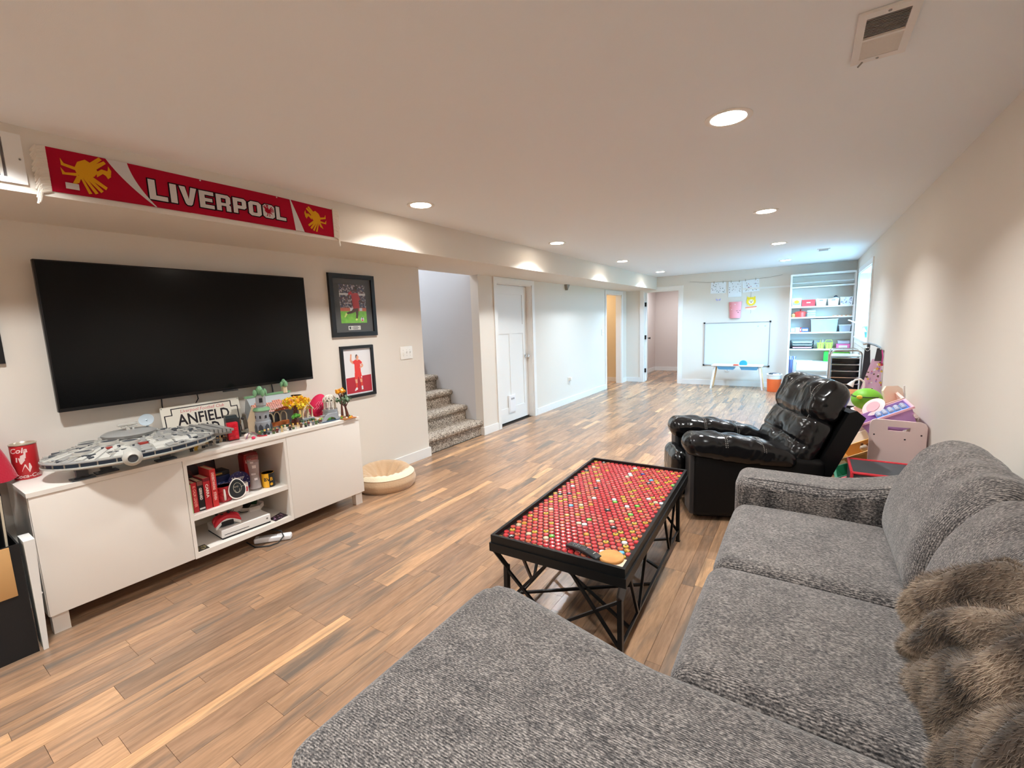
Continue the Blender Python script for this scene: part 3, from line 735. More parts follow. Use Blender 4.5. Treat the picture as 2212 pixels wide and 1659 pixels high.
def grow(poly, d):
    cx = sum(p[0] for p in poly)/len(poly); cy = sum(p[1] for p in poly)/len(poly)
    n = len(poly); A = sum(poly[i][0]*poly[(i+1) % n][1]-poly[(i+1) % n][0]*poly[i][1] for i in range(n)); P = poly if A > 0 else poly[::-1]
    out = []
    for i in range(n):
        a, b_, c = Vector(P[i-1]), Vector(P[i]), Vector(P[(i+1) % n])
        n1 = Vector(((b_-a).y, -(b_-a).x)).normalized(); n2 = Vector(((c-b_).y, -(c-b_).x)).normalized()
        q = n1+n2; q = q/max(.35, q.dot(n1)) if q.length > .2 else n1
        out.append(tuple(b_+q*d))
    return out
mw_, mk = MB(), MB(); cur = .952; unit = .0150
for ch in 'LIVERPO0L':
    wch = {'I': 1.8, 'L': 4.6, 'E': 4.5}.get(ch, 4.9)
    tt = (cur-.952)/.68; uz = .0135-.0030*tt; uy = .0168-.0036*tt*1.0
    for poly in GL[ch]:
        pp = [(cur+x*uy, .034+.012*tt+y*uz) for x, y in poly]
        scarf_poly(mk, grow(pp, .0055), .0014); scarf_poly(mw_, pp, .0026)
    if ch == '0': crest_at = (cur+2.5*uy, .034+.012*tt+3.5*uz)
    cur += (wch+.75)*uy
mk.build('lettering_outline', KB, S_, 0, world=True); mw_.build('lettering', KW, S_, 0, world=True)
BIRD = [[(-.40, .05), (-.30, .22), (-.12, .30), (.02, .20), (.10, .02), (.04, -.16), (-.12, -.20), (-.30, -.12)],      # body
 [(-.12, .26), (-.22, .38), (-.20, .52), (-.06, .58), (.02, .50), (-.06, .46), (-.10, .40), (.02, .26)],               # neck
 [(-.10, .58), (-.22, .60), (-.34, .54), (-.22, .52), (-.14, .46), (-.04, .50)],                                       # head, beak
 [(-.02, .10), (.26, .46), (.34, .42), (.08, .06)], [(.00, .04), (.38, .36), (.44, .30), (.08, .00)], [(.02, -.02), (.46, .24), (.50, .17), (.08, -.06)], [(.02, -.08), (.50, .10), (.52, .03), (.06, -.12)],
 [(-.26, .16), (-.46, .46), (-.40, .50), (-.16, .24)], [(-.32, .12), (-.54, .36), (-.48, .42), (-.24, .18)],           # wings
 [(-.14, -.14), (-.20, -.40), (-.32, -.46), (-.14, -.46), (-.06, -.16)], [(.00, -.14), (.04, -.40), (-.08, -.48), (.10, -.46), (.08, -.14)],   # legs
 [(.06, -.06), (.26, -.14), (.34, -.30), (.22, -.24), (.06, -.16)]]
def bird(mb, c, s, rot=0, fl=1, off=.002):
    for poly in BIRD:
        scarf_poly(mb, [(c[0]+s*(math.cos(rot)*x*fl-math.sin(rot)*y), c[1]+s*(math.sin(rot)*x*fl+math.cos(rot)*y)) for x, y in poly], off)
gb = MB(); bird(gb, (.720, .094), .160, -PI/2, 1); gb.build('gold_bird_emblem', KG, S_, 0, world=True)
gb = MB(); bird(gb, (1.862, .090), .145, PI/2, -1); gb.build('gold_bird_emblem', KG, S_, 0, world=True)
rb_ = MB(); bird(rb_, crest_at, .062, 0, 1, .0034); rb_.build('red_bird_emblem', KR, S_, 0, world=True)
MB().rbox((XS+.012, .672, 2.083), (.0012, .022, .013), .001, 1, 1).build('care_label', KW, S_, world=True)
for side, ye, dy in ((0, yl, -1), (1, yr_, 1)):
    fr_ = MB()
    for i in range(34):
        z = zb_+(zt_-zb_)*(i+.5)/34 + rnd.uniform(-.002, .002); ln = .044+rnd.uniform(-.006, .008)
        hang = .018*(1-(i/34))+.012
        fr_.tube([(scx(ye), ye-.004*dy, z), (scx(ye)+.004, ye+dy*ln*.6, z-hang*.4), (scx(ye)+.002, ye+dy*ln*.85, z-hang-.022*(i < 6)-.01)], [.006, .006, .004], 5)
    fr_.build('fringe', M('yarn_white', (236, 226, 212), .95, bump=(600, .5)), S_, world=True)
for yy in (1.19, 1.60): MB().lathe([(.004, 0), (.003, .002), (0, .003)], (scx(yy), yy, scz(yy, .97)), 8, axis=(1, 0, 0)).build('push_pin', WHITE, S_, world=True)

# --- street sign
G_ = thing('street_sign', 'white metal street sign with black lettering leaning behind the toys', 'sign', (-3.36, 1.31, ZT))
ang = math.radians(9); sy0, sy1, sh = 1.078, 1.548, .245
up = Vector((-math.sin(ang), 0, math.cos(ang))); oS = Vector((-3.352, sy0, ZT)); nS = Vector((0, 1, 0)).cross(up)
MB().prism(rect(0, sy1-sy0, 0, sh), oS, (0, 1, 0), up, .002).build('plate', M('sign_white', (236, 230, 216), .35), G_, 0, world=True)
oL = oS+nS*.002; ink = MB(); w_ = sy1-sy0; t_ = .006; nb, e = .040, .018
pth = [(e, 0), (e, sh-.058), (e+nb, sh-.058), (e+nb, sh-e), (w_-e-nb, sh-e), (w_-e-nb, sh-.058), (w_-e, sh-.058), (w_-e, 0)]
for a, c in zip(pth[:-1], pth[1:]):
    x0_, x1_ = sorted((a[0], c[0])); y0_, y1_ = sorted((a[1], c[1]))
    ink.prism(rect(x0_-t_/2, x1_+t_/2, max(0, y0_-t_/2), y1_+t_/2), oL, (0, 1, 0), up, .0003)
put_text(ink, 'ANFIELD', .1, oL+Vector((0, .238, 0))+up*.150, (0, 1, 0), up, 0, .002, .312)
put_text(ink, 'ROAD', .1, oL+Vector((0, .225, 0))+up*.068, (0, 1, 0), up, 0, .002, .19)
ink.build('black_lettering', M('sign_black', (34, 30, 36), .4), G_, 0, world=True)
ink = MB(); put_text(ink, 'Liverpool Football Club', .03, oL+Vector((0, .238, 0))+up*.203, (0, 1, 0), up, 0, 0, .262, shear=.2)
ink.build('red_lettering', M('sign_red', (206, 96, 100), .4), G_, 0, world=True)
m = MB()
for a in (.008, w_-.008): m.lathe([(.0028, 0), (0, .001)], oL+Vector((0, a, 0))+up*(sh-.010), 8, axis=nS)
m.build('screw_hole', M('print_dark'), G_, 0, world=True)

# --- generic brick-built saucer ship
HG = M('toy_grey', (142, 141, 138), .4); HL = M('toy_light_grey', (184, 182, 175), .4); HD = M('toy_dark_grey', (70, 74, 80), .4); HB = M('toy_slate_blue', (44, 62, 84), .35); HR = M('toy_dark_red', (150, 52, 46), .4)
A_ = thing('toy_spacecraft', 'large grey brick-built saucer spacecraft model on the white console', 'toy', (-3.14, .90, ZT))
cx_, cy_, rx_, ry_ = -3.095, .86, .255, .385
def dsk(prof, n=48): m_ = MB(); m_.lathe(prof, (cx_, cy_, 0), n, 0, None, rx_, ry_); return m_
dsk([(.35, .764), (.90, .778), (1.0, .790), (1.0, .796), (.965, .797)]).build('lower_hull', HL, A_, world=True)
dsk([(.962, .797), (.965, .815), (.96, .816)]).build('rim_band', HB, A_, world=True)
def ztop(r): return .8225+.068*(1-min(1, r)**1.4)
dsk([(.965, .816), (1.0, .817), (1.0, .822)]+[(r, ztop(r)) for r in (.98, .85, .7, .5, .3, 0)]).build('upper_hull', HG, A_, world=True)
m = MB()
for i in range(30):
    a = 2*PI*i/30; m.bar((cx_+rx_*.967*math.cos(a), cy_+ry_*.967*math.sin(a), .7975), (cx_+rx_*.967*math.cos(a), cy_+ry_*.967*math.sin(a), .8155), .005)
m.build('rim_rib', HL, A_, 0, world=True)['kind'] = 'stuff'
gr = random.Random(3)
for i in range(40):                                    # wedge-shaped top plates, joints left open
    a0, a1 = 2*PI*i/40+.020, 2*PI*(i+1)/40-.020; ra, rb2 = gr.choice(((.55, .98), (.62, .98), (.5, .95)))
    q = []
    for (r, a) in ((ra, a0), (rb2, a0), (rb2, a1), (ra, a1)): q.append((cx_+rx_*r*math.cos(a), cy_+ry_*r*math.sin(a), ztop(r)))
    h_ = gr.uniform(.002, .006)
    MB().hexa(q, [(x_, y_, z_+h_) for x_, y_, z_ in q]).build('hull_plate', gr.choice((HG, HL, HL, HG)), A_, 0, world=True)
m = MB(); md = MB()
for i in range(240):
    r = math.sqrt(gr.random())*.97; a = gr.random()*2*PI; s_ = gr.uniform(.004, .016); s2 = gr.uniform(.003, .008)
    x_, y_, z_ = cx_+rx_*r*math.cos(a), cy_+ry_*r*math.sin(a), ztop(r)
    (m if gr.random() < .5 else md).box(x_-s2, x_+s2, y_-s_, y_+s_, z_-.002, z_+gr.uniform(.004, .010))
m.build('greebles', HL, A_, 0, world=True, kind='stuff'); md.build('dark_greebles', HD, A_, 0, world=True, kind='stuff')
for (dy, dx) in ((-.20, -.03), (-.13, .06), (-.24, .09), (-.10, -.07), (-.17, -.12), (-.06, .12)):
    r = math.hypot(dy/ry_, dx/rx_); z_ = ztop(r)
    vo = MB().lathe([(.042, z_-.006), (.042, z_+.011), (.034, z_+.011), (.034, z_+.006), (0, z_+.006)], (cx_+dx, cy_+dy, 0), 20).build('vent_ring', HL, A_, world=True)
    MB().lathe([(.033, z_+.006), (.033, z_+.0085), (0, z_+.0085)], (cx_+dx, cy_+dy, 0), 20).build('vent_grille', HD, vo, world=True)
for (dy, dx, s_) in ((-.02, .17, .014), (-.15, .13, .009), (.06, -.02, .012)):
    r = math.hypot(dy/ry_, dx/rx_); z_ = ztop(r)
    MB().box(cx_+dx-s_, cx_+dx+s_, cy_+dy-s_*1.3, cy_+dy+s_*1.3, z_, z_+.009).build('red_panel', HR, A_, 0, world=True)
tz = ztop(0)
MB().lathe([(.115, tz-.012), (.12, tz+.004), (.105, tz+.012), (.05, tz+.018), (0, tz+.019)], (cx_-.02, cy_-.02, 0), 28).build('top_turret', HG, A_, world=True)
mt = MB().bar((cx_-.02, cy_-.02, tz+.016), (cx_-.03, cy_-.03, tz+.045), .012).bar((cx_-.02, cy_+.0, tz+.016), (cx_-.03, cy_-.0, tz+.040), .008)
mt.rbox((cx_-.03, cy_-.02, tz+.048), (.010, .045, .006), .003, 1, 1).rbox((cx_-.028, cy_-.015, tz+.034), (.008, .035, .004), .002, 1, 1)
mt.build('turret_mast', HL, A_, 0, world=True)
nd = Vector((.75, -.35, .45)).normalized(); c_ = Vector((cx_-.055, cy_+.075, tz+.048))
dm = MB().lathe([(.004, -.004), (.026, .002), (.036, .012), (.035, .013), (.024, .005), (0, .001)], c_, 22, axis=nd).cyl(c_, c_+nd*.016, .003)
dm.bar(c_-nd*.004, (c_.x-.004, c_.y, tz-.004), .010)
dm.build('dish', M('toy_pale_blue', (176, 188, 196), .3), A_, world=True)
pc = Vector((-2.855, .765, .812)); pdv = Vector((.90, -.16, -.06)).normalized()
pm = MB().cyl(pc-pdv*.09, pc+pdv*.028, .036, .041, 8).lathe([(.041, 0), (.040, .006), (.032, .010), (.024, .018), (.021, .018), (.021, .012), (0, .012)], pc+pdv*.028, 24, axis=pdv)
po_ = pm.build('side_pod', HL, A_, world=True)
MB().lathe([(.020, .0125), (.018, .015), (0, .0155)], pc+pdv*.028, 20, axis=pdv).build('pod_window', HD, po_, world=True)
tp = Vector((-2.885, .86, .828)); tq = Vector((-2.945, 1.09, .822))
MB().cyl(tp, tp+(tq-tp)*.42, .026, .026, 16).cyl(tp+(tq-tp)*.46, tp+(tq-tp)*.80, .030, .030, 16).cyl(tp+(tq-tp)*.82, tq, .030, .024, 16).build('side_engine', HL, A_, world=True)
MB().cyl(tp+(tq-tp)*.42, tp+(tq-tp)*.46, .022, .022, 12).cyl(tp+(tq-tp)*.77, tp+(tq-tp)*.82, .0315, .0315, 16).build('engine_ring', HD, A_, world=True)
m = MB()
for k in range(9):
    y_ = 1.12+k*.022; m.box(-3.28, -2.99+.01*k*.2, y_, y_+.016, .812+.003*gr.random(), .842+.012*gr.random()-.002*k)
m.box(-3.26, -3.0, 1.10, 1.31, .795, .815)
m.build('stern_block', HG, A_, 0, world=True)
for (lx, ly) in ((-3.00, .60), (-3.03, .70), (-3.00, .95), (-3.24, .66), (-3.24, 1.06)):
    MB().box(lx-.012, lx+.012, ly-.022, ly+.022, .738, .775).box(lx-.028, lx+.028, ly-.045, ly+.045, ZT, ZT+.007).bar((lx, ly-.03, ZT+.006), (lx, ly, .742), .008).bar((lx, ly+.03, ZT+.006), (lx, ly, .742), .008).build('landing_leg', HD, A_, 0, world=True)

# --- popcorn-style tin at the left end
t = thing('cola_tin', 'tall red round tin printed with white cups and lettering at the console end', 'tin', (-3.305, .463, ZT))
TR = M('tin_red', (190, 40, 46), .3); TW = M('tin_cream', (232, 206, 200), .35)
MB().lathe([(.047, 0), (.049, .003), (.049, .172), (.047, .174)], (0, 0, 0), 28).build('body', TR, t)
MB().lathe([(.047, .174), (.051, .176), (.051, .181), (.047, .182), (.044, .176), (0, .174)], (0, 0, 0), 28).build('lid', M('tin_lid', (206, 196, 176), .3, .7), t)
def on_tin(pts, r=.0494, th=.0004):    # (angle along, z) polygons wrapped on the tin
    m_ = MB()
    for poly in pts:
        n_ = len(poly); vs = [(r*math.cos(a), r*math.sin(a), z) for a, z in poly]; m_.add(vs, [tuple(range(n_))])
    return m_
aa = -.30
on_tin([[(aa-.55, .095), (aa-.15, .080), (aa+.15, .100), (aa+.10, .130), (aa-.15, .125), (aa-.20, .112), (aa-.5, .118)], [(aa-.2, .045), (aa+.35, .035), (aa+.55, .06), (aa+.45, .082), (aa+.05, .078)], [(aa+.05, .108), (aa+.22, .110), (aa+.28, .142), (aa+.14, .146)]]).build('cup_print', TW, t, 0)
vs, fs = text_tris('Cola', .036, .0008, 0, 'CENTER', 1, .2); m_ = MB(); m_.add([(.0496*math.cos(aa-.30+v_.x/.049), .0496*math.sin(aa-.30+v_.x/.049), .150+v_.y) for v_ in vs], fs)
m_.build('lettering', TW, t, 0); m_ = MB()
vs, fs = text_tris('Coca-Cola', .026, .0005, 0, 'CENTER', 1, .2); m_.add([(.0496*math.cos(aa+.25+v_.x/.049), .0496*math.sin(aa+.25+v_.x/.049), .018+v_.y) for v_ in vs], fs)
m_.build('lettering', TW, t, 0)

# --- red cloth, moving box and its boards at the frame's left edge
def drape(u, v_):
    a = u*2*PI; r = .035+.12*(v_**.75)+.010*math.sin(5*a+3*v_)*v_
    return (-3.285+r*math.cos(a)*.55, .275+r*math.sin(a), 1.06-.315*v_+.006*math.sin(7*a))
m = MB().grid(40, 14, drape); m.add([drape(i/40, 0) for i in range(40)], [tuple(range(40))])
one(m, 'red_cloth', 'crimson fleece cloth draped in a peak behind the moving box', 'cloth', M('fleece_red', (176, 16, 46), .95, bump=(120, .3), sheen=.4), smooth=60)
BX = thing('moving_box', 'open cardboard box with black lower half and tan upper band by the console', 'box', (-3.12, .10, 0))
bx0, bx1, by0, by1, bz = -3.38, -2.885, -.16, .338, .525
KRAFT = M('kraft_card', (196, 152, 98), .8); BCARD = M('black_card', (20, 20, 22), .6)
m = MB().box(bx0, bx1, by0, by1, 0, .006).box(bx1-.006, bx1, by0, by1, .006, bz).box(bx0, bx0+.006, by0, by1, .006, bz).box(bx0+.006, bx1-.006, by0, by0+.006, .006, bz).box(bx0+.006, bx1-.006, by1-.006, by1, .006, bz)
m.build('carton', BCARD, BX, 0, world=True)
MB().rbox((bx1+.0025, by0+.235, .408), (.002, .232, .114), .0015, 1, 1).build('tan_flap', KRAFT, BX, world=True)
one(MB().hexa([(-2.99, .352, 0.001), (-2.872, .349, 0.001), (-2.872, .366, 0.001), (-2.99, .366, 0.001)], [(-2.99, .350, .53), (-2.872, .350, .53), (-2.872, .386, .53), (-2.99, .386, .53)]).prism([(.0, 0), (.008, .012), (.004, .020), (-.006, .012)], (-2.8718, .372, .26), (0, 1, 0), (0, 0, 1), .0002), 'white_carton', 'narrow white carton wedged upright between the moving box and the console', 'carton', M('white_card', (222, 220, 216), .6), smooth=0)
bc = [('black board with pale edge', (26, 26, 28)), ('grey backed board', (150, 146, 136)), ('dark picture frame', (34, 30, 28)), ('red poster board', (168, 34, 40)), ('thin brown board', (120, 98, 76)), ('olive backed panel', (88, 84, 62))]
for i, (lb, c) in enumerate(bc):
    yb = .30-.045*i; yt_ = yb-.01-.028*i+.03; zt2 = (.755, .70, .73, .80, .68, .66)[i]; th = (.012, .008, .014, .016, .006, .01)[i]
    x1_ = -2.93-.012*i
    t = thing('poster_board', '%s standing on edge in the moving box' % lb, 'board', (-3.1, yb, .1))
    q = [(-3.18, yb-th, .012), (x1_, yb-th, .012), (x1_, yb, .012), (-3.18, yb, .012)]; q2 = [(x_, y_+(yt_-yb), zt2) for x_, y_, z_ in q]
    MB().hexa(q, q2).build('board', M('board_%d' % i, c, .5), t, 0, world=True)
    e1 = [(x1_+.0005, yb-th*.8, .02), (x1_+.003, yb-th*.8, .02), (x1_+.003, yb-th*.2, .02), (x1_+.0005, yb-th*.2, .02)]
    MB().hexa(e1, [(x_, y_+(yt_-yb), zt2-.01) for x_, y_, z_ in e1]).build('edge_strip', M('pale_edge', (190, 178, 156), .6), t, 0, world=True)

# --- things in the middle bay
def book(label, y0, y1, z1, xf, dep, c, txt=None, tc=(240, 232, 224), tw=None, lean=0, bands=()):
    t = thing('book', label, 'book', (xf-dep/2, (y0+y1)/2, ZM), 0, 'books on the upper console shelf')
    m_ = MB(); g = .0018
    m_.box(xf-g, xf, y0, y1, ZM, z1).box(xf-dep, xf-g, y0, y0+g, ZM, z1).box(xf-dep, xf-g, y1-g, y1, ZM, z1)
    m_.build('cover', M('cover_%d_%d_%d' % c, c, .4), t, 0, world=True)
    MB().box(xf-dep+.003, xf-g, y0+g, y1-g, ZM+.003, z1-.004).build('pages', M('paper_cream', (214, 190, 160), .9), t, 0, world=True)
    if txt:
        m_ = MB()
        for (s_, zc_, ln_, hh) in txt: put_text(m_, s_, .02, (xf+.0002, (y0+y1)/2, zc_), (0, 0, -1), (0, 1, 0), 0, .0006, ln_, .0002)
        m_.build('spine_lettering', M('ink_%d_%d_%d' % tc, tc, .4), t, 0, world=True)
    for (za, zb2, cc) in bands:
        MB().box(xf, xf+.0004, y0, y1, za, zb2).build('spine_band', M('cover_%d_%d_%d' % cc, cc, .4), t, 0, world=True)
book('thin book with a pale green spine, end of the row by the left bay wall', 1.033, 1.050, .540, -3.00, .13, (170, 182, 130))
book('slim red paperback with white spine print beside the pale green book', 1.052, 1.080, .545, -3.00, .13, (176, 34, 42), [('K: CALM LEADER', .46, .13, .01)], (236, 150, 140))
book('black football biography with a row of white spine letters', 1.082, 1.112, .548, -2.998, .13, (26, 24, 28), [('GERRARD', .468, .075, .012)], bands=((.520, .546, (128, 74, 66)), (.372, .382, (226, 220, 220))))
book('red biography with big white CARRA lettering on its spine', 1.114, 1.150, .556, -2.996, .135, (186, 38, 48), [('CARRA', .475, .085, .02)], bands=((.535, .554, (120, 26, 36)),))
book('tallest red hardback, standing at the mug end of the book row', 1.154, 1.186, .600, -2.994, .15, (206, 52, 54), [('UNDERSTANDING', .525, .11, .012), ('STEVEN', .43, .05, .012)], (250, 214, 206))
t = thing('framed_print', 'dark red framed print leaning at the back of the bay behind the books', 'picture', (-3.33, 1.18, ZM))
lean = Vector((-.10, 0, 1)).normalized()
MB().prism(rect(0, .29, 0, .285), (-3.325, 1.035, ZM), (0, 1, 0), lean, .012).build('frame', M('print_maroon_frame', (44, 24, 26), .5), t, 0, world=True)
MB().prism(rect(.010, .280, .012, .273), Vector((-3.325, 1.035, ZM))+Vector((0, 1, 0)).cross(lean)*.0121, (0, 1, 0), lean, .001).build('print', blotch('print_maroon', [(70, 30, 34), (54, 28, 32), (98, 40, 40), (84, 60, 60), (60, 26, 30)], 26), t, 0, world=True)
def mug(name, label, c, r, h, mo, mi, hd, parts=None, cat='mug'):
    t = thing(name, label, cat, c)
    MB().lathe([(r*.92, 0), (r, .004), (r, h), (r-.003, h)], (0, 0, 0), 28).build('body', mo, t)
    MB().lathe([(r-.003, h), (r-.004, h-.002), (r-.004, .006), (0, .006)], (0, 0, 0), 28).build('inside', mi, t)
    if hd is not None:
        d = Vector((math.cos(hd), math.sin(hd), 0)); pts = []
        for k in range(9):
            a = -PI/2+PI*k/8; pts.append(d*(r-.002+.026*math.cos(a)*1.05) + Vector((0, 0, h*.5+h*.33*math.sin(a))))
        MB().tube(pts, .006, 8).build('handle', mi if parts != 'dark' else mo, t)
    return t
CER = M('ceramic_white', (226, 216, 208), .25)
t = mug('red_mug', 'red speckled mug with a white handle beside the books', (-3.055, 1.245, ZM), .041, .098, M('mug_red', (168, 30, 44), .3, var=(60, (206, 70, 80), 3)), CER, -.35)
BVY = M('mug_yellow', (238, 178, 44), .3); BVK = M('mug_black', (36, 34, 36), .35)
t = mug('yellow_black_mug', 'half yellow half black mug lettered BVB at the end of the shelf', (-3.06, 1.528, ZM), .040, .098, BVY, M('mug_inner_black', (14, 14, 15), .5), 2.1, 'dark')
m = MB(); a0 = -.36
n_ = 16; vs = []; 
for i in range(n_+1):
    a = a0+i/n_*2.9
    vs += [(.0404*math.cos(a), .0404*math.sin(a), .001), (.0404*math.cos(a), .0404*math.sin(a), .0975)]
m.add(vs, [(2*i, 2*i+2, 2*i+3, 2*i+1) for i in range(n_)]); m.build('black_half', BVK, t)
m = MB(); m2 = MB()
for ch, ac, mm in (('B', -.92, m), ('V', -.44, m), ('B', .04, m2)):
    vs, fs = text_tris(ch, .034, .0008); mm.add([(.0407*math.cos(ac+v_.x/.0405), .0407*math.sin(ac+v_.x/.0405), .056+v_.y) for v_ in vs], fs)
m.build('black_lettering', BVK, t, 0); m2.build('yellow_lettering', BVY, t, 0)
MB().lathe([(.010, 0), (0, .0004)], (.0408*math.cos(.0), 0, .022), 12, axis=(1, 0, 0)).build('badge', BVY, t)
t = thing('beer_glass', 'tall waisted clear beer glass with frosted print in the bay', 'glass', (-3.065, 1.445, ZM))
CLR = glass_mat('clear_glass', (.985, .985, .985))
def veil(name, rgb, a):
    m = M(name, rgb, .6); m.node_tree.nodes['Principled BSDF'].inputs['Alpha'].default_value = a; return m
pr = [(.031, 0), (.034, .004), (.034, .016), (.032, .03), (.029, .07), (.028, .10), (.031, .15), (.036, .20), (.0375, .235)]
MB().lathe(pr, (0, 0, 0), 28).lathe([(r-.003, z) for r, z in pr[3:]][::-1]+[(0, .03)], (0, 0, 0), 28).build('vessel', CLR, t)
MB().lathe([(r+.0003, z) for r, z in pr[2:8]], (0, 0, 0), 28).build('frosted_print', veil('frosted', (226, 218, 218), .34), t)
fz = MB()
for (ac, zc_, w1, h1) in ((-.7, .20, .5, .010), (-.4, .17, .6, .02), (-.6, .12, .7, .012), (-.3, .085, .5, .014)):
    fz.add([(.0395*math.cos(ac+s1*w1/2), .0395*math.sin(ac+s1*w1/2)*.95, zc_+s2*h1/2) for s1, s2 in ((-1, -1), (1, -1), (1, 1), (-1, 1))], [(0, 1, 2, 3)])
fz.build('white_print', M('frost_white', (212, 204, 204), .6), t, 0)
t = thing('red_gift_tin', 'upright red presentation box behind the beer glass', 'box', (-3.19, 1.475, ZM))
MB().rbox((0, 0, .112), (.042, .048, .112), .006, 1, 2).build('carton', M('gift_red', (150, 30, 34), .4), t)
MB().rbox((0, 0, .228), (.041, .046, .010), .009, 2, 3).build('lid', M('gift_red_dark', (128, 26, 32), .4), t)
m = MB(); put_text(m, 'LFC', .03, (.0425, -.022, .185), (0, 1, 0), (0, 0, 1), 0, .0006, .035); m.build('lettering', TW, t, 0)
t = thing('party_plate', 'round navy plate with white stars and Happy Birthday script', 'plate', (-3.125, 1.372, ZM))
nP = Vector((1, -.10, .22)).normalized(); uP = (Vector((0, 0, 1))-nP*nP.z).normalized(); eP = uP.cross(nP)
cP = Vector((0, 0, .071)); m = MB().lathe([(.066, 0), (.068, .004), (.055, .006), (0, .006)], cP, 32, axis=nP); m.build('plate', M('plate_navy', (44, 38, 96), .5), t)
m = MB(); put_text(m, 'Happy', .03, cP+nP*.0064+uP*.022+eP*-.004, eP, uP, 0, .001, .078, shear=.25); put_text(m, 'Birthday', .03, cP+nP*.0064-uP*.016, eP, uP, 0, .0008, .090, shear=.25)
for i in range(16):
    a = 2*PI*i/16+.1; rr_ = .052+.007*(i % 2); s_ = .0045 if i % 3 == 0 else .0026
    m.prism([(s_*(1 if k % 2 == 0 else .45)*math.cos(PI*k/5), s_*(1 if k % 2 == 0 else .45)*math.sin(PI*k/5)) for k in range(10)], cP+nP*.0064+eP*(rr_*math.cos(a))+uP*(rr_*math.sin(a)), eP, uP, .0003)
m.build('white_print', M('print_white'), t, 0)
for (nm, lb, c, dim, colr, txt) in (('tea_tin', 'navy tea tin lettered in white, under a dark box, behind the red mug', (-3.21, 1.285, ZM), (.05, .052, .066), (22, 34, 78), 'Tetley'), ('dark_box', 'flat black box with a gold band stacked on the navy tin', (-3.21, 1.280, ZM+.134), (.052, .055, .014), (24, 22, 24), None)):
    t = thing(nm, lb, 'box', c)
    MB().rbox((0, 0, dim[2]), dim, .004, 1, 2).build('case', M(nm+'_paint', colr, .4), t)
    m = MB()
    if txt:
        MB().rbox((dim[0], .004, .075), (.001, .040, .018), .001, 1, 1).build('label_panel', M('tea_blue', (40, 66, 140), .4), t)
        put_text(m, txt, .03, (dim[0]+.0012, .004, .075), (0, 1, 0), (0, 0, 1), 0, .0004, .06, shear=.2); m.build('lettering', M('tea_pale', (170, 186, 214), .4), t, 0)
    else:
        m.box(dim[0], dim[0]+.0008, -.045, .01, .010, .020); m.build('gold_band', M('gold_foil', (198, 160, 84), .35, .6), t, 0)
t = thing('egg_plaque', 'black egg-shaped plaque with a white rim and chalk face outline', 'plaque', (-3.005, 1.30, ZM))
nE = Vector((1, -.05, .16)).normalized(); uE = (Vector((0, 0, 1))-nE*nE.z).normalized(); eE = uE.cross(nE); cE = Vector((0, 0, .070))
egg = lambda s_: [(s_*.052*math.cos(2*PI*i/36), s_*(.066*math.sin(2*PI*i/36))-.010*s_*math.cos(2*PI*i/36)**2*1.0+.0) for i in range(36)]
egg2 = lambda s_: [(x_*(1-1.6*max(0, y_)) if True else x_, y_) for x_, y_ in egg(s_)]
MB().prism(egg2(1), cE, eE, uE, .006).build('rim', M('rim_white', (240, 232, 224), .35), t, 30)
MB().prism(egg2(.90), cE+nE*.006, eE, uE, .0006).build('face', M('slate_black', (32, 34, 36), .6), t, 0)
m = MB(); H = lambda x_, y_: cE+nE*.0072+eE*x_+uE*y_
m.tube([H(.024*math.cos(a)*(1.1 if math.cos(a) > 0 else .9)-.0, .008+.032*math.sin(a)-.004) for a in [2*PI*i/16 for i in range(16)]], .0009, 4, closed=True)
m.tube([H(.014*math.cos(a), -.004+.022*math.sin(a)) for a in [PI+PI*i/8 for i in range(9)]], .0008, 4)
for sx in (-1, 1): m.tube([H(.007*sx-.004+.005*math.cos(a), .012+.004*math.sin(a)) for a in [2*PI*i/8 for i in range(8)]], .0007, 4, closed=True)
m.tube([H(.022, .004), H(.044, .010)], .0008, 4)
m.build('chalk_drawing', M('chalk', (206, 200, 180), .8), t)
t = thing('small_card', 'little white greeting card with red print beside the plaque', 'card', (-3.045, 1.375, ZM))
MB().prism(rect(-.020, .020, 0, .075), (0, 0, 0), Vector((-.5, .86, 0)), (0, 0, 1), .001).build('leaf', M('card_white', (232, 222, 214), .6), t, 0)
MB().prism([(-.014, .02), (.012, .016), (.014, .045), (-.010, .055)], Vector((.86, .5, 0))*.0012, Vector((-.5, .86, 0)), (0, 0, 1), .0003).build('print', M('poster_crimson'), t, 0)

# console, gamepad, headset
t = thing('game_console', 'flat white games console with a disc slot in the lower bay', 'game console', (-3.105, 1.335, ZB), math.radians(-3))
WP = M('console_plastic', (228, 224, 220), .4)
MB().box(-.112, .112, -.147, .147, 0, .010).build('black_base', M('matte_black', (20, 20, 22), .6), t, 0)
MB().rbox((0, 0, .036), (.114, .149, .026), .004, 1, 2).build('case', WP, t)
MB().box(.114, .1146, -.135, .010, .026, .0295).build('disc_slot', M('matte_black'), t, 0)
MB().lathe([(.006, 0), (.006, .001), (0, .001)], (.114, .126, .038), 14, axis=(1, 0, 0)).build('power_button', M('button_grey', (120, 116, 112), .4, .5), t)
t = thing('gamepad', 'red wireless gamepad with black sticks and white trim on the console', 'game controller', (-3.085, 1.245, ZB+.062), math.radians(-8))
GPR = M('gamepad_red', (196, 32, 48), .35)
def pad(x, y, z):
    # wide body bending into two grips that drop towards the front
    k = abs(y)/.078
    return (x*(1.0+.15*k)+.030*k*k, y, z-.030*k*k*(1 if x > 0 else .5)-.10*max(0, x)*k*.8)
MB().rbox((0, 0, .052), (.036, .076, .020), .019, 6, 4, fn=pad).build('shell', GPR, t)
MB().rbox((.006, 0, .034), (.034, .072, .014), .012, 6, 3, fn=pad).build('underside', WHITE, t)
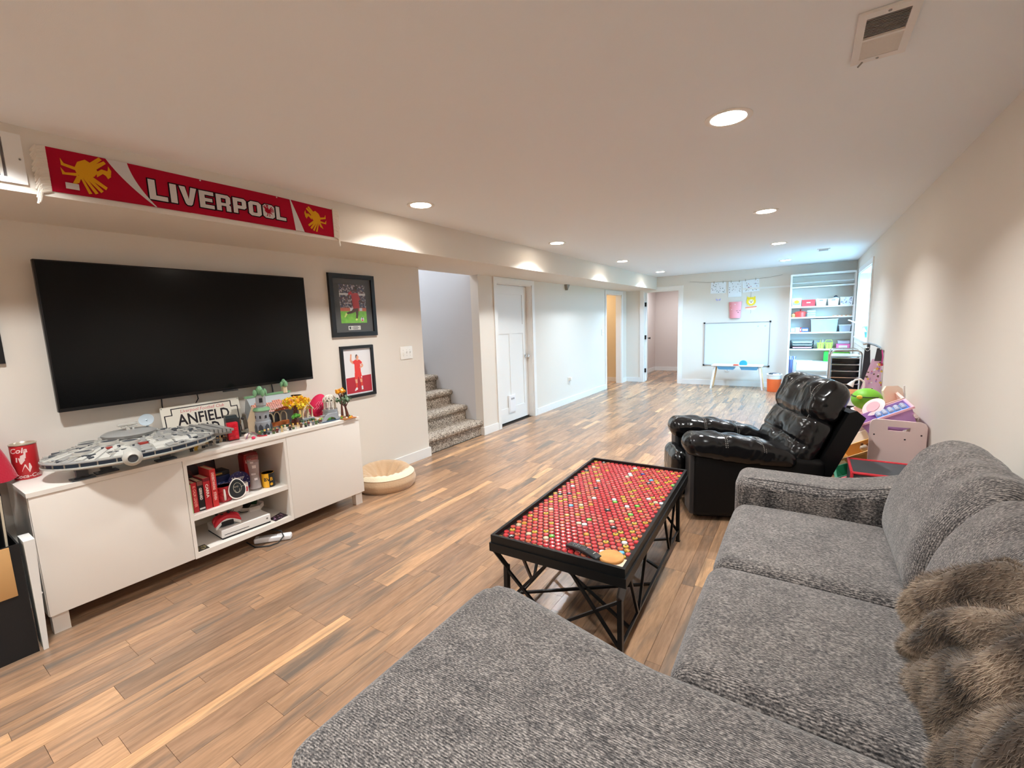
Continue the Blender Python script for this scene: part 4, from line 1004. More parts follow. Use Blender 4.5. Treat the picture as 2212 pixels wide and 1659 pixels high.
MB().rbox((.030, -.002, .020), (.020, .036, .016), .005, 1, 2).build('battery_door', M('pad_black', (26, 28, 32), .45), t)
for (dx, dy) in ((-.016, -.042), (.006, .020)):
    MB().lathe([(.007, 0), (.007, .008), (.010, .010), (.010, .013), (0, .012)], (dx, dy, .068), 14).build('thumbstick', M('pad_black'), t)
for k, cc in enumerate(((60, 150, 70), (200, 60, 60), (60, 90, 190), (220, 190, 60))):
    a = PI/2*k; MB().lathe([(.0045, 0), (.004, .003), (0, .004)], (-.014+.010*math.cos(a), .044+.010*math.sin(a), .069), 10).build('face_button', M('pad_black'), t)
MB().bar((.004, -.026, .0715), (.004, -.008, .0715), .006, .004).bar((-.006, -.017, .0715), (.014, -.017, .0715), .006, .004).build('direction_pad', M('pad_black'), t, 0)
t = thing('gaming_headset', 'white over-ear headset with black and green ear pads lying on the console', 'headset', (-3.19, 1.43, ZB+.062))
for (dx, dy, rot, c2) in ((-.005, -.075, .5, (196, 192, 188)), (-.03, -.005, .9, (20, 20, 20))):
    ax = Vector((math.cos(rot), -math.sin(rot), .25)).normalized()
    MB().lathe([(0, .022), (.030, .020), (.040, .008), (.040, -.004)], (dx, dy, .046), 22, axis=ax, sy=1.12).build('ear_cup', WP if c2[0] > 100 else M('pad_black'), t)
    MB().lathe([(.040, -.004), (.043, -.014), (.036, -.022), (.022, -.018), (0, -.016)], (dx, dy, .046), 22, axis=ax, sy=1.12).build('ear_cushion', M('pad_black') if c2[0] < 100 else M('headset_grey', (168, 164, 160), .6), t)
pts = [Vector((.004, -.060, .020)), Vector((.050, -.010, .014)), Vector((.062, .055, .014)), Vector((.020, .100, .016)), Vector((-.03, .085, .022)), Vector((-.045, .03, .035))]
m = MB()
for a, c in zip(pts[:-1], pts[1:]): m.bar(a, c, .006, .030)
m.build('headband', WP, t, 40)
MB().bar((-.028, .082, .024), (-.046, .035, .036), .009, .030).build('green_band', M('headset_green', (30, 84, 48), .6), t, 0)
MB().tube([(.0, -.075, .03), (.04, -.06, .015), (.05, -.02, .008)], .0025, 6).build('microphone_boom', M('pad_black'), t)
for nm, lb, q, c1, c2 in (('game_card', 'small dark picture card lying at the corner of the lower bay', [(-2.964, 1.034), (-2.964, 1.092), (-3.04, 1.095), (-3.045, 1.035)], (52, 46, 40), (176, 160, 110)),
                     ('leaflet', 'dark leaflet with pink and white print by the console', [(-2.968, 1.500), (-2.990, 1.600), (-3.085, 1.598), (-3.045, 1.500)], (46, 34, 44), (196, 150, 190))):
    t = thing(nm, lb, 'card', (q[0][0], q[0][1], ZB))
    MB().hexa([(x_, y_, ZB+.0002) for x_, y_ in q], [(x_, y_, ZB+.0025) for x_, y_ in q]).build('sheet', M(nm+'_ink', c1, .35), t, 0, world=True)
    m = MB(); r2 = random.Random(5)
    for i in range(14):
        u, v_ = r2.uniform(.15, .85), r2.uniform(.15, .85)
        p = (Vector((*q[0], 0))*(1-u)+Vector((*q[1], 0))*u)*(1-v_)+(Vector((*q[3], 0))*(1-u)+Vector((*q[2], 0))*u)*v_
        m.lathe([(r2.uniform(.003, .008), 0), (0, .0003)], (p.x, p.y, ZB+.0026), 7)
    m.build('print', M(nm+'_print', c2, .4), t, 0, world=True)
t = thing('power_strip', 'white power strip on the floor poking out under the console', 'power strip', (-2.985, 1.48, 0), math.radians(-42))
MB().rbox((0, 0, .02), (.027, .115, .018), .010, 2, 3).build('case', M('strip_white', (232, 232, 234), .35), t)
MB().rbox((0, -.03, .0385), (.016, .055, .0015), .001, 1, 1).build('socket_face', M('headset_grey'), t)
one(MB().tube([(-3.10, 1.36, .012), (-2.99, 1.36, .006), (-2.925, 1.42, .006), (-2.905, 1.47, .010), (-2.915, 1.515, .035), (-2.95, 1.52, .062), (-3.02, 1.49, .07), (-3.07, 1.46, .06)], .0045, 6), 'power_lead', 'black lead looping over the white power strip', 'cable', BLK)
# ================================================================= TOYS ON THE CONSOLE
C_ = lambda n, c, r=.35: M('toy_'+n, c, r)
TG, TSG, TTAN, TTER = C_('stone', (150, 154, 160)), C_('sand_green', (124, 170, 128)), C_('sand', (222, 204, 172)), C_('terracotta', (206, 118, 66))
TBR, TOR, TYE, TGR, TDG, TWH = C_('bark', (92, 48, 36)), C_('orange_leaf', (240, 166, 32)), C_('yellow_leaf', (240, 208, 40)), C_('leaf_green', (96, 176, 66)), C_('moss', (70, 98, 66)), C_('white', (236, 228, 214))
ca = thing('toy_castle', 'grey brick-built toy castle with a green-topped round tower and orange tiled roofs', 'toy', (-3.20, 1.72, ZT))
m = MB()
m.prism([(-3.33, 1.565), (-3.06, 1.49), (-3.07, 1.62), (-3.10, 1.80), (-3.13, 1.98), (-3.33, 1.98)], (0, 0, ZT), (1, 0, 0), (0, 1, 0), .012)
m.build('base_plate', TG, ca, 0, world=True)
gr = random.Random(11)
m = MB()
for i in range(46):
    y_ = gr.uniform(1.50, 1.95); x_ = -3.075-.06*(y_-1.5)/.45+gr.uniform(-.035, .0); s_ = gr.uniform(.006, .013)
    m.rbox((x_, y_, ZT+.012+s_*.6), (s_, s_, s_*.8), s_*.4, 1, 1)
m.build('shrub_bits', TDG, ca, world=True, kind='stuff')
zb = ZT+.012
m = MB()
for (x0, x1, y0, y1, z1) in ((-3.33, -3.24, 1.565, 1.86, .845), (-3.24, -3.20, 1.60, 1.66, .83)): m.box(x0, x1, y0, y1, zb, z1)
m.build('main_hall', TG, ca, 0, world=True)
# pitched roof with separate tiles
rz0, rz1 = .84, .958
MB().hexa([(-3.345, 1.56, rz0), (-3.205, 1.56, rz0), (-3.205, 1.875, rz0), (-3.345, 1.875, rz0)], [(-3.31, 1.56, rz1), (-3.30, 1.56, rz1), (-3.30, 1.875, rz1), (-3.31, 1.875, rz1)]).build('roof_slope', C_('roof_grey', (150, 156, 158)), ca, 0, world=True)
MB().box(-3.315, -3.293, 1.552, 1.885, rz1-.004, rz1+.010).build('ridge', TSG, ca, 0, world=True)
sl = Vector((-.095, 0, .118)).normalized(); slL = .151; nr = Vector((.118, 0, .095)).normalized(); o_ = Vector((-3.203, 0, rz0))
for i in range(20):
    for j in range(8):
        yy = 1.565+i*.0155; tri = abs(((i % 8)-3.5))*1.3; 
        if j > 7-tri*.35: continue
        p = o_+sl*(j*.0135+.004)+Vector((0, yy, 0))+nr*.0005
        q = [p, p+Vector((0, .0135, 0)), p+Vector((0, .0135, 0))+sl*.0125, p+sl*.0125]
        MB().hexa(q, [v_+nr*.0035 for v_ in q]).build('roof_tile', C_('tile_%d' % (i*j % 3), ((188, 88, 44), (174, 78, 40), (204, 108, 58))[i*j % 3]), ca, 0, world=True)
# front gable
m = MB(); m.prism([(0, 0), (.075, 0), (.075, .09), (.0375, .185), (0, .09)], (-3.175, 1.492, zb), (.25, .97, 0), (0, 0, 1), .012)
m.build('gable', TTAN, ca, 0, world=True)
for k in range(3):
    MB().bar((-3.168+.006*k, 1.502+.024*k, zb+.003), (-3.168+.006*k, 1.502+.024*k, zb+.085), .009).build('gable_column', C_('sand2', (204, 186, 156)), ca, 0, world=True)
# round tower
tx, ty = -3.135, 1.575
tw = MB().lathe([(.052, zb), (.050, zb+.07), (.045, zb+.075), (.045, .872), (.050, .880)], (tx, ty, 0), 16)
tw.build('tower_drum', TG, ca, 30, world=True)
MB().lathe([(.032, .896), (.028, .912), (.034, .918), (.031, .985), (.036, .990), (0, .995)], (tx, ty, 0), 8).build('tower_turret', C_('stone2', (158, 160, 164)), ca, 20, world=True)
MB().lathe([(.048, .878), (.056, .884), (.050, .898), (.034, .904)], (tx, ty, 0), 16).build('tower_eaves', TSG, ca, world=True)
for k in range(8):
    a = 2*PI*k/8; d = Vector((math.cos(a), math.sin(a), 0)); p = Vector((tx, ty, 0))+d*.034
    if k % 2 == 0: MB().ell((p.x, p.y, 1.004), .014, .014, .026, 8, 6).build('leaf_crown', TSG, ca, world=True)
    e = Vector((tx, ty, zb))+d*.051; n_ = Vector((-d.y, d.x, 0))
    MB().prism([(-.014, 0), (.014, 0), (.014, .040), (.0, .058), (-.014, .040)], e, n_, (0, 0, 1), .002).build('arch', C_('arch_dark', (74, 78, 86)), ca, 0, world=True)
    e2 = Vector((tx, ty, .83))+d*.0455
    MB().prism([(-.005, 0), (.005, 0), (.005, .02), (-.005, .02)], e2, n_, (0, 0, 1), .0015).build('window_slit', C_('slit', (34, 36, 42)), ca, 0, world=True)
MB().ell((tx, ty, 1.018), .022, .022, .034, 10, 7).build('leaf_crown', TSG, ca, world=True)
a = math.atan2(-ty, -tx); MB().prism([(-.010, 0), (.010, 0), (.010, .03), (-.010, .03)], (tx+.0325*math.cos(a), ty+.0325*math.sin(a), .94), (-math.sin(a), math.cos(a), 0), (0, 0, 1), .003).build('window_slit', C_('slit', (34, 36, 42)), ca, 0, world=True)
t2 = Vector((-3.305, 1.845, 0))
MB().lathe([(.022, .955), (.020, 1.0), (.026, 1.004), (0, 1.01)], t2, 8).build('roof_lantern', TTAN, ca, 20, world=True)
for k in range(4):
    a = PI/2*k; MB().ell((t2.x+.018*math.cos(a), t2.y+.018*math.sin(a), 1.02), .013, .013, .022, 8, 6).build('leaf_crown', TSG, ca, world=True)
MB().ell((t2.x, t2.y, 1.035), .016, .016, .026, 8, 6).build('leaf_crown', TSG, ca, world=True)
# arcade with tracery in the middle
m = MB(); m.box(-3.235, -3.20, 1.66, 1.80, zb, zb+.03); m.build('terrace', TTER, ca, 0, world=True)
for k, yy in enumerate((1.665, 1.715, 1.765)):
    pts = [(-3.21, yy+.022*math.cos(PI*i/8), .80+.035*math.sin(PI*i/8)) for i in range(9)]
    MB().tube([(-3.21, yy+.022, zb+.03)]+pts+[(-3.21, yy-.022, zb+.03)], .0045, 6).build('arch_tracery', TTAN, ca, world=True)
MB().ell((-3.225, 1.715, .79), .008, .034, .045, 12, 8).build('dark_window', C_('arch_dark', (74, 78, 86)), ca, world=True)
for k in range(2):
    MB().tube([(-3.21, 1.69+.03*k+.010*math.cos(2*PI*i/8), .852+.010*math.sin(2*PI*i/8)) for i in range(8)], .003, 5, closed=True).build('scroll', TTAN, ca, world=True)
# small temple porch to the right of the tree
m = MB(); m.rbox((-3.19, 1.925, zb+.012), (.04, .05, .012), .004, 1, 1); m.build('porch_step', TG, ca, world=True)
for k, (dx, dy) in enumerate(((.025, -.04), (.025, .0), (.025, .04), (-.025, -.04), (-.025, .04))):
    MB().lathe([(.008, zb+.024), (.0055, zb+.03), (.0055, zb+.085), (.009, zb+.092)], (-3.19+dx, 1.925+dy, 0), 10).build('porch_column', TTAN, ca, world=True)
MB().hexa([(-3.235, 1.865, zb+.092), (-3.145, 1.865, zb+.092), (-3.145, 1.965, zb+.092), (-3.235, 1.965, zb+.092)], [(-3.235, 1.885, zb+.125), (-3.145, 1.905, zb+.125), (-3.145, 1.915, zb+.125), (-3.235, 1.935, zb+.125)]).build('porch_roof', C_('thatch', (176, 132, 62)), ca, 0, world=True)
MB().tube([(-3.142, 1.885, zb+.088), (-3.142, 1.925, zb+.140), (-3.142, 1.965, zb+.088)], .006, 6).build('porch_gable', TTAN, ca, world=True)

def toy_tree(name, label, x, y, z0, h, cr, cols, n, seed, lean=(0, 0), trunk_r=.010):
    r_ = random.Random(seed); t = thing(name, label, 'toy tree', (x, y, z0))
    tm = MB().tube([(0, 0, 0), (lean[0]*.4, lean[1]*.4, h*.35), (lean[0], lean[1], h*.75)], [trunk_r*1.6, trunk_r, trunk_r*.6], 8)
    for k in range(5):
        a = 2*PI*k/5+r_.random(); tm.tube([(lean[0]*.6, lean[1]*.6, h*.5), (lean[0]+cr*.6*math.cos(a), lean[1]+cr*.6*math.sin(a), h*.78)], [.005, .003], 5)
    tm.build('trunk', TBR, t)
    ms = [MB() for _ in cols]
    for k in range(n):
        d = Vector((r_.gauss(0, 1), r_.gauss(0, 1), r_.gauss(0, .5))).normalized()*cr*r_.uniform(.55, 1.0)
        c = Vector((lean[0]+d.x, lean[1]+d.y, h*.86+d.z*.6)); s_ = r_.uniform(.008, .016)
        ax = Vector((r_.gauss(0, 1), r_.gauss(0, 1), r_.gauss(0, 1)+.6)).normalized(); e1 = ax.orthogonal().normalized(); e2 = ax.cross(e1)
        ms[r_.randrange(len(cols)) if d.z > -.1*cr else len(cols)-1].prism([(s_*math.cos(2*PI*i/10)*(1 if i % 2 == 0 else .55), s_*math.sin(2*PI*i/10)*(1 if i % 2 == 0 else .55)) for i in range(10)], c, e1, e2, .003)
    for mm, cc in zip(ms, cols):
        if mm.v: mm.build('foliage', cc, t, 0, kind='stuff')
toy_tree('toy_tree', 'broad orange-leaved toy tree with a thick brown trunk before the castle roof', -3.125, 1.80, zb, .190, .095, (TOR, TOR, TYE), 170, 4, (.0, .02), .020)
toy_tree('toy_tree', 'low bright green toy bush at the foot of the orange tree', -3.08, 1.785, ZT+.012, .08, .028, (TGR, TGR), 30, 8, (0, 0), .006)
toy_tree('toy_tree', 'slim orange toy tree on a dark trunk beside the domed pavilion', -3.115, 2.195, ZT, .235, .038, (TOR, TOR), 60, 5, (-.01, .01), .007)
toy_tree('toy_tree', 'sparse grey-green toy tree at the end of the console', -2.99, 2.155, ZT+.006, .165, .055, (C_('sage', (122, 150, 118)), TDG), 46, 6, (-.02, -.01), .009)
# pavilion, bridge
t = thing('toy_pavilion', 'cream domed toy pavilion on a round grey base near the console end', 'toy', (-3.205, 2.150, ZT))
MB().lathe([(.060, 0), (.060, .03), (.056, .034), (.056, .060), (0, .060)], (0, 0, 0), 20).build('base', TG, t)
for k in range(8):
    a = 2*PI*k/8; MB().lathe([(.006, .06), (.004, .066), (.004, .115), (.007, .120)], (.044*math.cos(a), .044*math.sin(a), 0), 8).build('column', TWH, t)
MB().lathe([(.052, .120), (.052, .126), (.044, .126), (.044, .120)], (0, 0, 0), 20).build('ring', TWH, t)
m = MB()
for k in range(10):
    a = 2*PI*k/10; m.tube([(.050*math.cos(b_)*math.cos(a+.5*b_), .050*math.cos(b_)*math.sin(a+.5*b_), .126+.048*math.sin(b_)) for b_ in [PI/2*i/6 for i in range(7)]], .004, 5)
    m.tube([(.050*math.cos(b_)*math.cos(a-.5*b_), .050*math.cos(b_)*math.sin(a-.5*b_), .126+.048*math.sin(b_)) for b_ in [PI/2*i/6 for i in range(7)]], .004, 5)
m.build('lattice_dome', TWH, t)
t = thing('toy_bridge', 'grey arched toy bridge at the front of the console near its end', 'toy', (-3.04, 2.02, ZT))
m = MB(); outer = [(-.085, 0), (-.085, .012)]+[(-.085+.17*i/12, .012+.050*math.sin(PI*i/12)) for i in range(13)]+[(.085, 0)]
inner = [(.045*math.cos(PI*i/10), .034*math.sin(PI*i/10)) for i in range(11)]
m.prism(outer+inner, (.016, 0, 0), (0, 1, 0), (0, 0, 1), .016); m.build('arch', TG, t, 30)
MB().box(.010, .022, -.078, -.04, .048, .058).build('parapet', C_('stone2', (158, 160, 164)), t, 0)
MB().rbox((.006, 0, .004), (.03, .08, .004), .002, 1, 1).build('water', C_('pond', (64, 84, 104), .1), t)
for i in range(9):
    y_ = -.075+i*.019; s_ = .008+.003*(i % 3)
    MB().rbox((-.03-.004*(i % 2), y_, s_), (s_, s_, s_), s_*.45, 1, 1).build('bush', (TDG, C_('olive', (150, 150, 70)), TGR)[i % 3], t)
t = thing('toy_garden', 'low brown toy ground plate with small flowers under the sage tree', 'toy', (-3.0, 2.145, ZT))
MB().rbox((0, 0, .003), (.06, .055, .003), .002, 1, 1).build('plate', C_('earth', (168, 112, 66)), t)
for i in range(10):
    a = 2.4*i; MB().ell((.045*math.cos(a), .042*math.sin(a), .012), .008, .008, .008, 7, 5).build('flower', (TOR, TWH, TGR, TTER)[i % 4], t)

def toy_figure(label, x, y, rz, torso, legs, hair, head=(226, 186, 130), cape=None, group='toy figures along the console edge', s=1.0, z=ZT):
    t = thing('toy_figure', label, 'toy figure', (x, y, z), rz, group)
    k = s
    MB().box(-.005*k, .005*k, -.0075*k, -.0005*k, 0, .013*k).box(-.005*k, .005*k, .0005*k, .0075*k, 0, .013*k).box(-.005*k, .005*k, -.0075*k, .0075*k, .0131*k, .016*k).build('legs', C_('p%d_%d_%d' % legs, legs), t, 0)
    q = MB().hexa([(-.005*k, -.008*k, .0162*k), (.005*k, -.008*k, .0162*k), (.005*k, .008*k, .0162*k), (-.005*k, .008*k, .0162*k)], [(-.004*k, -.0055*k, .029*k), (.004*k, -.0055*k, .029*k), (.004*k, .0055*k, .029*k), (-.004*k, .0055*k, .029*k)])
    for sg in (-1, 1): q.tube([(0, sg*.0075*k, .027*k), (.002*k, sg*.0105*k, .021*k), (.007*k, sg*.010*k, .017*k)], .0025*k, 5)
    q.build('torso', C_('p%d_%d_%d' % torso, torso), t, 0)
    MB().lathe([(.0035*k, .0292*k), (.0055*k, .031*k), (.0055*k, .038*k), (.003*k, .040*k)], (0, 0, 0), 10).build('head', C_('p%d_%d_%d' % head, head), t)
    if hair: MB().ell((-.001*k, 0, .038*k), .0065*k, .0068*k, .006*k, 9, 6, fn=lambda x_, y_, z_: (x_, y_, max(z_, -.003*k))).build('hair', C_('p%d_%d_%d' % hair, hair), t)
    if cape: MB().hexa([(-.008*k, -.009*k, .002*k), (-.006*k, -.009*k, .002*k), (-.006*k, .009*k, .002*k), (-.008*k, .009*k, .002*k)], [(-.006*k, -.006*k, .029*k), (-.005*k, -.006*k, .029*k), (-.005*k, .006*k, .029*k), (-.006*k, .006*k, .029*k)]).build('cape', C_('p%d_%d_%d' % cape, cape), t, 0)
BK, WT, TN, GY, BRN, GLD, GN, MR = (34, 32, 36), (226, 216, 200), (196, 170, 128), (120, 122, 126), (96, 64, 46), (210, 166, 52), (86, 106, 66), (120, 44, 50)
wd = {BK: 'black', WT: 'white', TN: 'tan', GY: 'grey', BRN: 'brown', GLD: 'gold', GN: 'green', MR: 'maroon'}
rowA = [(BK, BK, None, (60, 56, 60)), (GLD, GLD, BK, GLD), (WT, WT, WT, WT), (WT, BK, BK, None), (TN, GY, BRN, None), (BK, GY, BRN, None), (WT, WT, None, GY), (GY, BK, BK, None), (TN, TN, TN, None), (BRN, BK, BK, None), (WT, TN, GLD, None)]
ordw = ['first', 'second', 'third', 'fourth', 'fifth', 'sixth', 'seventh', 'eighth', 'ninth', 'tenth', 'eleventh', 'twelfth', 'thirteenth', 'fourteenth', 'fifteenth', 'sixteenth']
for i, (a, b_, c, hd) in enumerate(rowA):
    u = i/10; toy_figure('%s toy figure with %s legs, %s in the row by the spacecraft' % (wd[a], wd[b_], ordw[i]), -3.055-.105*u+.008*(i % 2), 1.10+.245*u, -.25, a, b_, c, hd or (226, 186, 130), s=1.05, group='toy figures between the spacecraft and the red brick')
rowB = [(GN, BRN, BRN), (BK, BK, GLD), (GY, BK, WT), (BRN, GN, BRN), (MR, BRN, BK), (TN, TN, GLD), (WT, WT, WT), (BRN, BK, MR), (TN, GN, GLD), (TN, WT, GLD), (BRN, BRN, BK), (GN, BK, BRN), (MR, GY, BRN), (GY, GY, BK), (GN, GN, BRN), (BRN, GY, GLD)]
for i, (a, b_, c) in enumerate(rowB):
    u = i/15; toy_figure('%s toy figure with %s hair, %s in the row before the castle' % (wd[a], wd[c], ordw[i]), -3.045+.010*(i % 2)+.022*u, 1.500+.43*u, -.4, a, b_, c, cape=BRN if i % 3 == 0 else None, group='toy figures standing before the toy castle')
# red brick pot, black case, brown plush, blue car, lanyard, cap, cup
t = thing('giant_toy_brick', 'bright red oversized toy brick stood on end by the street sign', 'toy', (-3.115, 1.365, ZT), math.radians(-12))
MB().rbox((0, 0, .062), (.022, .030, .056), .002, 1, 1).build('block', C_('brick_red', (206, 22, 44)), t)
MB().rbox((-.002, 0, .005), (.022, .030, .005), .002, 1, 1).build('black_foot', C_('brick_black', (26, 26, 28)), t)
for j in range(4):
    for sg in (-1, 1): MB().lathe([(.0095, 0), (.0095, .005), (.0085, .006), (0, .006)], (.022, sg*.0145, .022+j*.0265), 14, axis=(1, 0, 0)).build('stud', C_('brick_red', (206, 22, 44)), t)
t = thing('display_case', 'small black open case standing behind the red toy brick', 'case', (-3.20, 1.405, ZT), math.radians(-12))
MB().rbox((0, 0, .066), (.030, .040, .066), .003, 1, 1).build('box', C_('case_black', (38, 42, 44), .3), t)
MB().hexa([(-.03, -.04, .1325), (.03, -.04, .1325), (.03, .03, .1325), (-.03, .03, .1325)], [(-.045, -.035, .150), (.0, -.035, .150), (.0, .03, .150), (-.045, .03, .150)]).build('lid', C_('case_black2', (52, 58, 60), .25), t, 0)
t = thing('toy_gramophone', 'little brown and tan toy figurehead with a dark round horn behind the medal ribbon', 'toy', (-3.265, 1.478, ZT))
MB().lathe([(.034, 0), (.034, .004), (.008, .008), (.005, .03), (.005, .05)], (0, 0, 0), 18).build('stand', C_('bronze_dark', (42, 32, 30)), t)
MB().ell((0, -.012, .078), .022, .026, .034, 14, 10, fn=lambda x_, y_, z_: (x_, y_+.2*z_, z_)).build('body', C_('plush_tan', (186, 156, 126), .8), t)
MB().lathe([(.008, 0), (.018, .012), (.026, .030), (.024, .032), (0, .014)], (0, -.02, .100), 18, axis=(.3, -.6, .5)).build('horn', C_('plush_brown', (72, 46, 38), .5), t)
MB().ell((.0, .026, .104), .010, .012, .010, 10, 7).build('nose', C_('bronze_dark', (42, 32, 30)), t)
t = thing('toy_car', 'glossy blue toy speeder car lying behind the row of little figures', 'toy', (-3.285, 1.315, ZT), math.radians(-8))
BLU = C_('car_blue', (26, 62, 170), .2)
MB().rbox((0, 0, .022), (.032, .075, .012), .010, 4, 3, fn=lambda x_, y_, z_: (x_*(1-.35*max(0, -y_/.075)), y_, z_*(1-.4*max(0, -y_/.075)))).build('body', BLU, t)
MB().rbox((0, .02, .040), (.020, .030, .012), .009, 3, 3).build('cabin', C_('car_glass', (24, 30, 44), .1), t)
for sg in (-1, 1):
    for yy in (-.045, .045): MB().cyl((sg*.026, yy, .011), (sg*.036, yy, .011), .011, n=16).build('wheel', C_('brick_black', (26, 26, 28)), t)
MB().rbox((0, .072, .040), (.03, .006, .003), .002, 1, 1).build('spoiler', BLU, t)
t = thing('medal_ribbon', 'striped red, white and blue ribbon with stars looped on the console edge', 'ribbon', (-3.07, 1.455, ZT))
def rib(u, v_, off=0):
    s_ = u*.20; x_ = .045-.05*math.sin(PI*u); y_ = -.055+.11*u; z_ = .004+.030*math.sin(PI*u)**2
    return (x_+.012*(v_-.5)*2, y_, z_+.006*(v_)+off)
for k, (v0, v1, cc) in enumerate(((0, .16, (196, 40, 52)), (.16, .3, (240, 236, 232)), (.3, .7, (38, 48, 120)), (.7, .84, (240, 236, 232)), (.84, 1, (196, 40, 52)))):
    m = MB(); m.grid(18, 1, lambda u, w2: rib(u, v0+(v1-v0)*w2)); m.grid(18, 1, lambda u, w2: rib(u, v0+(v1-v0)*w2, -.001), flip=True); m.build('stripe', C_('rib%d' % k, cc, .6), t, 60)
for k in range(6): p = rib(.12+.15*k, .5, .0006); MB().lathe([(.003, 0), (0, .0004)], p, 5).build('star', TWH, t, 0)
m = MB().tube([(.0, .05, .004), (.02, .03, .006), (.04, .055, .004), (.05, .08, .003)], .004, 6); m.build('cord', C_('cord_red', (206, 60, 70), .7), t)
MB().ell((.06, -.015, .009), .013, .013, .009, 10, 7).build('pompom', C_('pink_bead', (224, 40, 90), .5), t)
MB().ell((-.012, -.018, .016), .018, .022, .016, 12, 8).build('white_medal', TWH, t)
t = thing('folded_cap', 'crimson cap with pale pink zigzag lines leaning against the wall beside the pavilion', 'cap', (-3.335, 2.135, ZT))
PK = M('cap_crimson', (206, 20, 76), .7)
capf = lambda x_, y_, z_: (x_+.1*z_, y_-.45*max(0, z_)*.0+.25*z_, max(z_, -.004))
MB().ell((0, -.01, .088), .045, .070, .085, 18, 12, fn=lambda x_, y_, z_: (x_, y_+.35*z_, z_)).box(-.038, .038, -.05, .05, 0.001, .02).build('crown', PK, t, 40)
MB().rbox((.03, .055, .07), (.012, .014, .045), .010, 3, 3).build('brim', C_('cap_white', (226, 200, 200), .7), t)
def cappt(yy, zz):
    q = max(.02, 1-((yy-.35*zz)/.070)**2-(zz/.085)**2); return (.045*math.sqrt(q)+.0015, yy-.01, .088+zz)
for k in range(3):
    MB().tube([cappt(-.035+.02*k+dy, dz) for dy, dz in ((-.02, -.03), (.005, -.01), (-.005, .005), (.02, .03), (.03, .025))], .0016, 5).build('zigzag_line', C_('cap_pink', (246, 160, 180), .7), t)
mug('yellow_cup', 'tall amber cup with a black inside standing behind the orange toy tree', (-3.335, 1.940, ZT), .050, .195, M('cup_amber', (236, 190, 96), .3, var=(12, (246, 214, 140), 2)), M('mug_inner_black', (14, 14, 15), .5), None, cat='cup')

# ================================================================= PET BED
PB = thing('pet_bed', 'round tan plush pet bed with a cream front lip by the console', 'pet bed', (-3.135, 2.60, 0))
TANF = M('suede_tan', (196, 164, 130), .95, bump=(70, .25), sheen=.3); CREAM = M('fleece_cream', (236, 222, 194), .95, bump=(160, .5))
def bedpt(a, t, R=.262):
    # t 0 outer bottom .. 1 centre
    prof = [(.93, 0), (1.0, .025), (1.03, .065), (.98, .115), (.86, .145), (.70, .14), (.52, .105), (.36, .07), (.18, .05), (0, .045)]
    k = t*(len(prof)-1); i = min(int(k), len(prof)-2); f_ = k-i
    r = prof[i][0]*(1-f_)+prof[i+1][0]*f_; z = prof[i][1]*(1-f_)+prof[i+1][1]*f_
    back = max(0, -math.cos(a-math.radians(-25)))
    z *= 1+.18*back*(r > .3)
    cr_ = .010*math.sin(9*a+5*r)*math.exp(-((r-.45)/.25)**2) + .005*math.sin(23*a)*math.exp(-((r-.6)/.2)**2)
    return (R*r*math.cos(a), R*r*math.sin(a), z+cr_)
MB().grid(72, 27, lambda u, v_: bedpt(u*2*PI, v_)).build('cushion', TANF, PB, 80)
a0, a1 = math.radians(-95), math.radians(62)
def lip(u, v_):
    a = a0+(a1-a0)*u; w2 = math.sin(PI*u)**.5; t = .33+.30*v_*w2
    x_, y_, z_ = bedpt(a, t); return (x_*1.0, y_, z_+.006*math.sin(PI*min(1, max(0, v_)))*w2+.0015)
MB().grid(40, 8, lip).build('cream_lip', CREAM, PB, 80)
MB().tube([Vector(bedpt(a0+(a1-a0)*i/30, .33))+Vector((0, 0, .001)) for i in range(31)], .002, 5).build('seam', M('suede_seam', (160, 128, 98), .9), PB)
MB().tube([(.02, .0, .052), (.035, .005, .07), (.03, .012, .085)], .003, 5).build('tag_loop', M('print_dark'), PB)

# ================================================================= COFFEE TABLE
TB = thing('coffee_table', 'black metal coffee table inlaid with rows of red bottle caps', 'coffee table', (-.879, 2.203, 0), math.radians(2.05))
BM = M('table_black', (22, 23, 24), .38, .3)
hw_, hl_, zt_t, za_ = .313, .650, .460, .385
m = MB(); th = .014
m.box(-hw_, hw_, -hl_, -hl_+th, za_, zt_t); m.box(-hw_, hw_, hl_-th, hl_, za_, zt_t); m.box(-hw_, -hw_+th, -hl_+th, hl_-th, za_, zt_t); m.box(hw_-th, hw_, -hl_+th, hl_-th, za_, zt_t)
m.build('table_rim', BM, TB, 0)
m = MB(); e_ = .006
m.box(-hw_-e_, hw_+e_, -hl_-e_, -hl_-.0002, za_-.002, za_+.038); m.box(-hw_-e_, hw_+e_, hl_+.0002, hl_+e_, za_-.002, za_+.038); m.box(-hw_-e_, -hw_-.0002, -hl_, hl_, za_-.002, za_+.038); m.box(hw_+.0002, hw_+e_, -hl_, hl_, za_-.002, za_+.038)
m.build('rim_band', BM, TB, 0)
MB().box(-hw_+th, hw_-th, -hl_+th, hl_-th, .434, .440).build('tray_floor', M('tray_dark', (46, 26, 22), .5), TB, 0)
capcols = {'red': (202, 52, 58), 'red2': (190, 66, 58), 'orange': (196, 96, 62), 'gold': (206, 164, 52), 'cream': (212, 196, 166), 'white': (222, 222, 218), 'black': (30, 30, 32), 'blue': (96, 170, 206), 'green': (96, 172, 50), 'navy': (40, 60, 140)}
